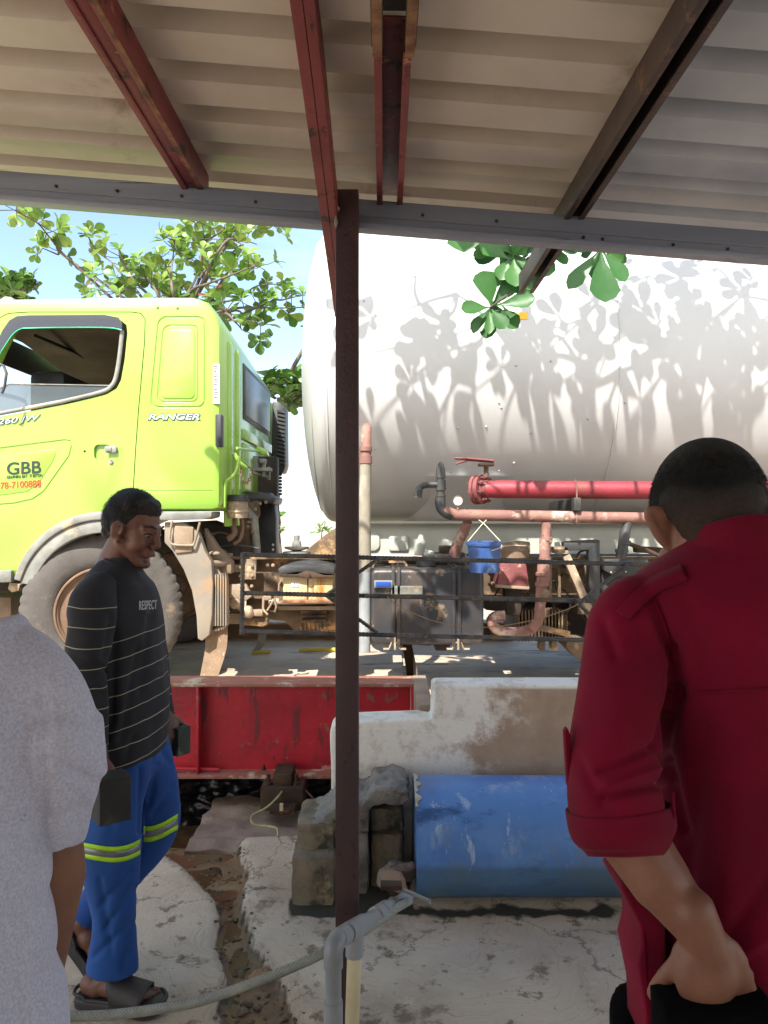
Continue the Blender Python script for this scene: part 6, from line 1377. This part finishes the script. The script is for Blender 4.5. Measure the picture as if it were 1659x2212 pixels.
# chest lettering, wrapped onto the sweater
from mathutils.bvhtree import BVHTree
def wrap(o_src):
    me = o_src.data; bv = BVHTree.FromPolygons([tuple(v.co + ORG[o_src]) for v in me.vertices], [tuple(p.vertices) for p in me.polygons])
    eye = Vector((0, 0, EYE))
    def f_(q, zz):
        hit = bv.ray_cast(eye, (q-eye).normalized()); 
        return hit[0] - (q-eye).normalized()*(.0012 + zz*.2) if hit[0] else q
    return f_
m_prt = M('print_grey', '#a7a8ac', rough=.7)
text("RESPECT", 301, 1298, 339, 1318, 2.3, m_prt, sw, off=.008, sp=1.12, place=wrap(sw), roll=.06)
wq = wrap(sw); MB().tube([wq(P(x, y, 2.3), 0) for x, y in crv([(316, 1324), (319, 1319), (320, 1326), (323, 1320), (325, 1326), (329, 1319), (332, 1323)], 4)], .0007, 5).build('print_scribble', M('print_dim', '#6f7078', rough=.8), sw)
# trousers
def leg(rows, name='leg', n=40, amp=.008, seed=1):
    rr_ = crv(rows, 7); m = MB().tube([P(*q[:3]) for q in rr_], [q[3] for q in rr_], n, ry=[q[4] for q in rr_], ref=(1, 0, 0)); fold(m, amp, (8, 8, 5), seed); return m
nl = leg([(262, 1600, 2.42, .10, .10), (262, 1660, 2.39, .092, .095), (250, 1720, 2.37, .088, .095), (238, 1800, 2.37, .098, .090), (238, 1850, 2.38, .092, .085), (243, 1910, 2.39, .076, .078), (246, 1970, 2.41, .066, .072), (247, 2030, 2.42, .074, .074), (241, 2092, 2.42, .083, .078)], seed=4)
fl_ = leg([(305, 1600, 2.50, .075, .09), (322, 1660, 2.53, .078, .09), (336, 1720, 2.55, .080, .088), (336, 1775, 2.56, .078, .085), (312, 1830, 2.56, .074, .078), (262, 1890, 2.56, .068, .072), (210, 1945, 2.56, .060, .066), (180, 1982, 2.55, .056, .062)], seed=8)
tr = MB(); tr.v = nl.v + fl_.v; tr.f = nl.f + [tuple(i + len(nl.v) for i in f_) for f_ in fl_.f]
tr.ell(P(282, 1640, 2.46), (.105, .125, .09))
trs = remesh(tr, 'trousers', m_trous, p1, .006, 3)
creases(trs, [(304, 1660, 303, 1800, -.012, 6), (285, 1880, 215, 1960, -.008, 8), (295, 1920, 225, 2010, -.009, 7), (215, 1900, 240, 2060, -.008, 8), (290, 1990, 200, 2070, -.008, 7), (340, 1650, 320, 1740, -.007, 8), (375, 1700, 330, 1760, -.006, 8), (270, 2060, 262, 2100, -.008, 6), (250, 1700, 240, 1790, -.006, 9), (370, 1650, 345, 1620, -.006, 6)])
# reflective bands hugging the cloth
def band(x0, x1, ys, d, hgt, mat, nm, src, seg=40):
    wf_ = wrap(src); m = MB()
    for i in range(seg+1):
        t_ = i/seg; x = x0+(x1-x0)*t_; y = sum(c_*w__ for c_, w__ in zip(ys, ((1-t_)**3, 3*t_*(1-t_)**2, 3*t_*t_*(1-t_), t_**3)))
        for yy in (y, y+hgt/2, y+hgt): m.v.append(wf_(P(x, yy, d), .012))
    for i in range(seg):
        for k in (0, 1): a = i*3+k; m.f.append((a, a+1, a+4, a+3))
    return m.build(nm, mat, src, smooth=180, mods=[('SOLIDIFY', dict(thickness=.0015, offset=0))])
for (x0, x1, ys) in ((172, 303, (1819, 1825, 1842, 1812)), (311, 384, (1785, 1788, 1772, 1758))):
    for dy, hh, mt, nm in ((0, 10, m_hiviz, 'hi_viz_band'), (10.2, 13, m_refl, 'reflective_band'), (23.4, 10, m_hiviz, 'hi_viz_band')): band(x0, x1, [y+dy for y in ys], 2.3, hh, mt, nm, trs)
# sandals
def sandal(heel, toe, label=None):
    d = (toe-heel).normalized(); s = Vector((0, 0, 1)).cross(d).normalized(); u = d.cross(s); ln = (toe-heel).length
    def q(x, y, z): return heel + d*x + s*y + u*z
    out = [(-.022, 0), (-.012, .026), (.02, .038), (.08, .036), (.14, .042), (.20, .052), (.245, .046), (.272, .022), (.278, 0), (.270, -.026), (.24, -.047), (.20, -.050), (.14, -.042), (.08, -.038), (.02, -.038), (-.012, -.026)]
    oc = crv(out + [out[0]], 4)[:-1]; m = MB().prism([q(x, y, -.034 + .010*max(0, (x-.2)/.08)**2) for x, y in oc], u*.040)
    sd = m.build('sandal', m_sandal, p1, bevel=.011, seg=3, smooth=60)
    rim_ = MB().tube([q(x*1.0, y*1.0, .008 + .010*(x < .03) + .004*(x > .24)) for x, y in oc], .0055, 8, closed=True); rim_.build('sole_rim', m_sandal, sd, smooth=180)
    g_ = MB(); nx_ = 9
    for i in range(nx_):
        t_ = i/(nx_-1); x = .118 + .095*t_; hz_ = .078 - .034*t_; hw = .047 + .005*t_
        for k in range(13):
            a = math.pi*k/12; g_.v.append(q(x - .028*math.sin(a)*(1-t_)+.012*math.sin(a)*t_, hw*math.cos(a), max(-.004, hz_*math.sin(a)**.75)))
    for i in range(nx_-1):
        for k in range(12): a = i*13+k; g_.f.append((a, a+1, a+14, a+13))
    g_.build('strap', m_sandal, sd, smooth=180, mods=[('SOLIDIFY', dict(thickness=.007, offset=0))])
sandal(hlN, toN); sandal(hlF, toF)
# the two blocks carried
m_cube = M('block_black', '#1d1d1b', '#2b2a27', 6, .75, 0, .5, 60, stains=[('#4a463c', 5, .58, .1)])
m_cubeg = M('block_green', '#3c4338', '#2c2f29', 6, .8, 0, .5, 60, stains=[('#6a705f', 4, .56, .1)])
def blk(cx, yt, yb, d, w_, dp, rot, lab, mat):
    a = P(cx, yt, d); h_ = a.z - P(0, yb, d).z; Rm = Matrix.Rotation(rot, 3, 'Z'); m = MB().box((-w_/2, -dp/2, -h_), (w_/2, dp/2, 0)); m.v = [Rm @ v + a for v in m.v]
    tag(m.build('block', mat, bevel=.004), lab, 'block', 'dark blocks carried by the walking person')
blk(240, 1672, 1770, 2.16, .088, .075, R(38), 'charcoal block in the nearer hand of the walking person, beside the grey sleeve', m_cube)
blk(386, 1568, 1628, 2.62, .058, .058, R(58), 'green topped black block held in the far hand in front of the red girder', m_cubeg)
# ---------------------------------------------------------------- grey shirt, left foreground
p2 = thing('person', 'person in a light grey heather T-shirt at the left edge, seen from behind', 'person', (P(-170, 0, 1.1).x, 1.08, 0))
cx2 = P(-165, 0, 1.08).x
F2 = Frame((cx2-.07, 1.12, 1.55), (0, 1, -.05), k=1.0); b = MB(); head(b, F2); s2 = px(1, 1.08)
b.cap(F2(-.03, 0, -.12), Vector((cx2, 1.08, 1.33)), .056, .05); b.cap((cx2, 1.05, 1.22), (cx2, 1.05, .92), .09, .10)
for s in (-1, 1):
    sh_ = Vector((cx2 + s*.15, 1.05, 1.33)); b.cap((cx2, 1.05, 1.31), sh_ + Vector((0, 0, -.06)), .03, .03)
    if s > 0: e_ = P(128, 1890, 1.10); w_ = P(80, 2180, 1.12); sh_ = P(90, 1560, 1.06)
    else: e_ = Vector((cx2-.215, 1.06, 1.04)); w_ = Vector((cx2-.20, 1.14, .80))
    b.cap(sh_, e_, .038, .038); b.cap(e_, w_, .038, .026); hand(b, w_, (w_-e_), (s, 0, 0), .95, (.4, .45, .45, .5), .5, -s if s > 0 else s)
    b.cap((cx2+s*.09, 1.08, .88), (cx2+s*.10, 1.08, .48), .085, .055); b.cap((cx2+s*.10, 1.08, .48), (cx2+s*.10, 1.06, .08), .052, .04); b.ell((cx2+s*.10, 1.13, .04), (.045, .13, .04))
remesh(b, 'body', m_skin2, p2, .006, 4); facial(p2, F2, m_skin2)
h = MB(); h.ell(F2(-.018, 0, .055), (.085, .098, .085)).ell(F2(-.06, 0, .02), (.074, .05, .075)); remesh(h, 'hair', m_hair, p2, .006, 2)
def s2ring(rows, d):
    rr_ = crv(rows, 6); return MB().tube([Vector((P((a+c_)/2, 0, d).x, d, P(0, y, d).z)) for a, c_, y, ry in rr_], [px((c_-a)/2, d) for a, c_, y, ry in rr_], 64, ry=[q[3] for q in rr_], ref=(1, 0, 0))
t = s2ring([(-250, -80, 1268, .055), (-290, -60, 1314, .085), (-400, 0, 1360, .10), (-440, 70, 1430, .12), (-440, 120, 1560, .145), (-430, 105, 1700, .15), (-425, 96, 1830, .15), (-430, 95, 1900, .15), (-425, 86, 1945, .15), (-432, 100, 2015, .15), (-436, 106, 2070, .15), (-430, 100, 2105, .15), (-445, 118, 2165, .155), (-450, 132, 2230, .16), (-460, 134, 2330, .16)], 1.02)
fold(t, .0015, (4, 4, 2), 12)
sv = MB().tube([P(*q[:3]) for q in crv([(-20, 1405, 1.03, 78), (40, 1440, 1.02, 84), (84, 1500, 1.02, 92), (112, 1570, 1.03, 94), (134, 1640, 1.04, 92), (142, 1690, 1.05, 74), (138, 1740, 1.06, 62), (134, 1790, 1.07, 56), (131, 1816, 1.07, 52)], 5)], [px(q[3], 1.04) for q in crv([(0, 0, 0, 78), (0, 0, 0, 84), (0, 0, 0, 92), (0, 0, 0, 94), (0, 0, 0, 92), (0, 0, 0, 74), (0, 0, 0, 62), (0, 0, 0, 56), (0, 0, 0, 52)], 5)], 36)
t.v += sv.v; n0 = len(t.v) - len(sv.v); t.f += [tuple(i+n0 for i in f_) for f_ in sv.f]
t.cap(P(170, 1600, 1.04), P(222, 1666, 1.05), .045, .007); t.cap(P(110, 1600, 1.0), P(120, 1790, 1.04), .05, .03)
lsh = MB().tube([(cx2-.08, 1.03, 1.34), (cx2-.13, 1.03, 1.33), (cx2-.17, 1.03, 1.29), (cx2-.20, 1.04, 1.20), (cx2-.21, 1.05, 1.10)], [.05, .066, .072, .068, .062], 24); n0 = len(t.v); t.v += lsh.v; t.f += [tuple(i+n0 for i in f_) for f_ in lsh.f]
ts = remesh(t, 't_shirt', m_grey, p2, .0045, 3)
creases(ts, [(205, 1690, 105, 1640, -.005, 12), (150, 1720, 60, 1830, .002, 12), (190, 1740, 110, 1770, -.003, 9), (95, 1500, 90, 1830, -.005, 12), (60, 1560, 30, 1760, -.003, 14), (40, 1700, -20, 1900, .003, 20), (90, 1900, 10, 1790, -.003, 14), (100, 2010, 20, 1960, .002, 12), (95, 2100, 10, 2160, -.003, 14), (110, 2060, 20, 2040, .002, 12), (60, 1850, 60, 2180, .002, 10), (20, 1950, 40, 2200, -.003, 12), (130, 1560, 80, 1640, .002, 14), (10, 1480, -10, 1700, -.002, 16)])
MB().tube([(cx2, 1.08, .98), (cx2, 1.08, .80)], [.17, .17], 40, ry=[.12, .12]).tube([(cx2+.09, 1.08, .84), (cx2+.10, 1.08, .10)], [.095, .075], 24).tube([(cx2-.09, 1.08, .84), (cx2-.10, 1.08, .10)], [.095, .075], 24).rough(.006, 7).build('trousers', m_blackt, p2, smooth=60)
MB().ell((cx2+.10, 1.13, .045), (.052, .15, .05)).ell((cx2-.10, 1.13, .045), (.052, .15, .05)).build('shoes', m_sandal, p2, smooth=180)
# ---------------------------------------------------------------- maroon shirt, right foreground
d3 = 1.10; cx3 = P(1600, 0, d3).x
p3 = thing('person', 'person in a maroon shirt with cropped hair, back turned, hand at the back pocket', 'person', (cx3, d3, 0))
F3 = Frame(P(1534, 1146, 1.165), (.34, .93, -.45), up=(-.06, 0, 1), k=1.07)
b = MB(); head(b, F3, False, (-1,))
b.tube(crv([tuple(P(x, y, 1.12)) for x, y in [(1446, 1112), (1420, 1100), (1401, 1102), (1399, 1116), (1414, 1142), (1432, 1168), (1446, 1184), (1456, 1180)]], 3), .0062, 8); b.ell(P(1429, 1140, 1.128), (.017, .012, .036), Matrix.Rotation(R(-26), 3, 'Y')); b.ell(P(1446, 1146, 1.13), (.016, .012, .032), Matrix.Rotation(R(-20), 3, 'Y'))
bk3 = Vector((cx3, d3+.01, P(0, 1330, d3).z)); b.cap(F3(-.030, 0, -.03), Vector((cx3-.012, d3+.01, P(0, 1250, d3).z)), .060, .064, 24); b.cap(Vector((cx3-.012, d3+.01, P(0, 1235, d3).z)), bk3, .062, .05); b.cap(bk3 + Vector((0, 0, -.08)), (cx3, d3, .92), .085, .09)
el3 = P(1352, 1790, 1.0); wr3 = P(1515, 2015, .955); sh3 = P(1345, 1330, 1.1)
b.cap(bk3, sh3 + Vector((0, 0, -.03)), .035, .035); b.cap(sh3 + Vector((0, 0, -.04)), el3, .035, .042)
b.cap(el3, P(1425, 1900, .98), .046, .040); b.cap(P(1425, 1900, .98), wr3, .040, .0275)
hand(b, wr3 + Vector((.0, 0, -.002)), (.40, .12, -1), (-.15, -1, .12), 1.10, (.12, .12, .14, .16), .75, 1, .03); b.ell(wr3 + Vector((.004, -.004, -.05)), (.040, .020, .048))
sR = Vector((2*cx3 - sh3.x - .015, 1.1, sh3.z-.01)); eR = Vector((sR.x+.05, 1.08, 1.12)); wR = Vector((sR.x, 1.25, .95)); b.cap(bk3, sR, .035, .035); b.cap(sR, eR, .05, .046); b.cap(eR, wR, .044, .03); hand(b, wR, wR-eR, (1, 0, 0), 1, (.4, .4, .4, .4), .5, 1)
for s in (-1, 1): b.cap((cx3+s*.085, d3, .84), (cx3+s*.10, d3, .46), .07, .055); b.cap((cx3+s*.10, d3, .46), (cx3+s*.10, d3-.02, .08), .055, .04); b.ell((cx3+s*.10, d3+.06, .04), (.045, .13, .04))
remesh(b, 'body', m_skin3, p3, .0042, 4); facial(p3, F3, m_skin3)
h = MB(); E = lambda c, r_: h.ell(F3(*c), F3.r(*r_), F3.R, 26, 18)
E((-.015, 0, .045), (.097, .0765, .0815)); E((-.060, 0, .012), (.051, .068, .072)); E((-.066, 0, -.018), (.034, .052, .045)); E((-.01, 0, .02), (.068, .0765, .052))
def fade(m, F):
    n, l, b_ = nodes(m); t = n.new('ShaderNodeTexCoord'); dt = n.new('ShaderNodeVectorMath'); dt.operation = 'DOT_PRODUCT'; l.new(t.outputs['Object'], dt.inputs[0]); dt.inputs[1].default_value = tuple(F.u)
    nz = n.new('ShaderNodeTexNoise'); nz.inputs['Scale'].default_value = 160; nz.inputs['Detail'].default_value = 5; l.new(t.outputs['Object'], nz.inputs['Vector'])
    base = (F.c - ORG[p3]).dot(F.u); f = n.new('ShaderNodeMapRange'); f.inputs['From Min'].default_value = base + .020; f.inputs['From Max'].default_value = base - .062
    l.new(mth(m, 'ADD', dt.outputs['Value'], mth(m, 'MULTIPLY', mth(m, 'SUBTRACT', nz.outputs['Fac'], .5), .05)), f.inputs['Value']); mixc(m, mth(m, 'MULTIPLY', f.outputs[0], .85), rgb('#5e4234'))
fade(m_hair3, F3)
hair3 = remesh(h, 'hair', m_hair3, p3, .0036, 3)
def line3(x, y): return -.048 + .050*max(0, min(1, (abs(y)-.035)/.03))
trim(hair3, F3, p3, line3)
tf = MB(); hairtufts(tf, F3, 14000, .006, lambda x, y, z: z > line3(x, y) + .006 + random.uniform(0, .03), rad=(.0985, .078, .0835), lift=.8, back=-.015); tf.build('hair_strands', m_hair3, hair3, smooth=0)
def r3(rows, d):
    rr_ = crv(rows, 6); return MB().tube([Vector((P(1600+q[3], 0, d).x, d+q[4], P(0, q[1], d).z)) for q in rr_], [px(q[0], d) for q in rr_], 72, ry=[q[2] for q in rr_], ref=(1, 0, 0))
t = r3([(112, 1150, .070, 0, .0), (128, 1182, .078, 0, 0), (185, 1218, .09, 0, 0), (245, 1258, .10, 0, 0), (262, 1310, .115, 0, 0), (245, 1380, .125, 0, 0), (210, 1470, .13, 5, 0), (196, 1600, .13, 10, 0), (200, 1760, .128, 14, 0), (208, 1880, .128, 10, 0), (212, 2000, .13, 6, 0), (208, 2080, .132, 2, 0), (205, 2140, .133, 0, 0)], d3)
fold(t, .004, (6, 6, 3.5), 5)
sv3 = crv([(1420, 1300, 1.10, 62), (1362, 1330, 1.09, 80), (1352, 1400, 1.08, 92), (1352, 1470, 1.06, 99), (1340, 1560, 1.04, 100), (1330, 1640, 1.02, 103), (1332, 1710, 1.0, 106), (1342, 1770, .99, 106), (1346, 1815, .985, 92), (1350, 1838, .98, 76)], 5)
sv = MB().tube([P(*q[:3]) for q in sv3], [px(q[3], q[2]) for q in sv3], 44); fold(sv, .004, (9, 9, 9), 6)
n0 = len(t.v); t.v += sv.v; t.f += [tuple(i+n0 for i in f_) for f_ in sv.f]
svR = MB().tube([(sR.x-.10, 1.1, sR.z+.02), (sR.x-.04, 1.1, sR.z+.012), (sR.x, 1.1, sR.z-.015), (sR.x+.02, 1.095, sR.z-.09), eR, (eR+wR)/2], [.05, .066, .072, .070, .066, .05], 28); n0 = len(t.v); t.v += svR.v; t.f += [tuple(i+n0 for i in f_) for f_ in svR.f]
shirt = remesh(t, 'shirt', m_maroon, p3, .0042, 3)
creases(shirt, [(1412, 1290, 1450, 1400, -.010, 14), (1450, 1400, 1466, 1500, -.012, 13), (1462, 1500, 1425, 1620, -.014, 14), (1440, 1640, 1470, 1800, -.012, 14), (1400, 1330, 1440, 1440, .006, 14),
   (1290, 1665, 1420, 1610, -.008, 9), (1300, 1720, 1440, 1690, -.010, 9), (1310, 1700, 1445, 1655, .006, 10), (1250, 1640, 1300, 1740, -.005, 12), (1300, 1340, 1330, 1420, -.006, 14), (1335, 1480, 1330, 1600, .004, 30),
   (1520, 1560, 1480, 1900, -.008, 26), (1600, 1600, 1560, 1980, .006, 34), (1640, 1300, 1600, 1500, .004, 40), (1560, 2050, 1660, 1900, -.006, 22), (1600, 2060, 1680, 2010, .006, 16), (1490, 1300, 1530, 1480, -.004, 24), (1480, 1900, 1440, 2100, -.009, 20)])
# collar, epaulette, yoke seam, cuff, tab, shirt tail
rowsC = []
m = MB(); nC = 56
for j, (yy, rx_, ry_, sh_) in enumerate(((1200, 134, .085, 0), (1168, 122, .078, 0), (1132, 114, .073, 0), (1112, 110, .071, 0), (1109, 106, .068, 0), (1132, 106, .067, 0))):
    for k in range(nC):
        a = 2*math.pi*k/nC; z_ = P(0, yy, d3).z + .030*math.cos(a)*-1*.0 + (.022 if j in (0,) else .0)*0 - .028*(math.sin(a) > 0)*math.sin(a) - .020*abs(math.cos(a))**2
        m.v.append(Vector((cx3 - .004 + px(rx_, d3)*math.cos(a), d3 + .002 + ry_*math.sin(a), z_)))
for j in range(5):
    for k in range(nC): m.f.append((j*nC+k, j*nC+(k+1) % nC, (j+1)*nC+(k+1) % nC, (j+1)*nC+k))
m.build('collar', m_maroon, shirt, smooth=180)
def strip(pts_, w_, nm, th=.003, dd=.9, off_=.002, mat=m_maroon):
    wf_ = wrap(shirt); m = MB(); pc = [Vector(p) for p in crv(pts_, 6)]
    for i, p in enumerate(pc):
        t_ = (pc[min(i+1, len(pc)-1)] - pc[max(i-1, 0)]).normalized(); nn = Vector((-t_.y, t_.x))*w_/2
        for q in (-1, 0, 1): m.v.append(wf_(P(p.x + nn.x*q, p.y + nn.y*q, dd), off_*5))
    for i in range(len(pc)-1):
        for k in (0, 1): a = i*3+k; m.f.append((a, a+1, a+4, a+3))
    return m.build(nm, mat, shirt, smooth=180, mods=[('SOLIDIFY', dict(thickness=th, offset=0))])
strip([(1500, 1497), (1560, 1494), (1640, 1489), (1700, 1487)], 4, 'yoke_seam', .002)
strip([(1478, 1236), (1420, 1262), (1372, 1300), (1345, 1330)], 34, 'epaulette', .005, off_=.003)
strip([(1415, 1300), (1436, 1350), (1452, 1420), (1462, 1480), (1458, 1530)], 3, 'armhole_seam', .0018)
cf = crv([(1336, 1742, .996, 110), (1344, 1790, .99, 111), (1350, 1822, .985, 96), (1353, 1846, .98, 80)], 5)
cm = MB().tube([P(*q[:3]) for q in cf], [px(q[3], q[2]) for q in cf], 44, caps=False); fold(cm, .003, (9, 9, 9), 6)
cm.build('cuff', m_maroon, shirt, smooth=180, mods=[('SOLIDIFY', dict(thickness=.003, offset=0))])
MB().tube([P(1453, 1712, .955), P(1456, 1760, .955), P(1453, 1806, .96)], .0022, 8).build('cuff_edge', m_maroon, shirt, smooth=180)
MB().pprism([(1219, 1580), (1226, 1572), (1234, 1590), (1236, 1690), (1226, 1700)], 1.01, 1.022).build('sleeve_tab', m_maroon, shirt, bevel=.002)
m = MB(); fl3 = [(1341, 1920), (1352, 1912), (1392, 1950), (1440, 2000), (1440, 2130), (1436, 2300), (1398, 2300), (1394, 2190), (1377, 2085), (1386, 2040), (1384, 2000), (1362, 1960)]
m.pprism(fl3, 1.03, 1.12).rough(.004, 12); m.build('shirt_tail', m_maroon, shirt, bevel=.012, seg=3, smooth=60)
tz = P(0, 2118, d3).z
tq = MB().tube([(cx3, d3, tz), (cx3, d3, .78)], [.125, .155], 48, ry=[.11, .125]).tube([(cx3+.085, d3, .84), (cx3+.10, d3, .10)], [.10, .075], 24).tube([(cx3-.085, d3, .84), (cx3-.10, d3, .10)], [.10, .075], 24)
remesh(tq, 'trousers', m_blackt, p3, .008, 3)
MB().ell((cx3+.10, d3+.06, .045), (.052, .15, .05)).ell((cx3-.10, d3+.06, .045), (.052, .15, .05)).build('shoes', m_sandal, p3, smooth=180)
pk = MB().pprism([(1436, 2182), (1500, 2186), (1600, 2190), (1640, 2186), (1700, 2180), (1700, 2420), (1442, 2420)], .918, .985); remesh(pk, 'trouser_seat', m_blackt, p3, .007, 18)
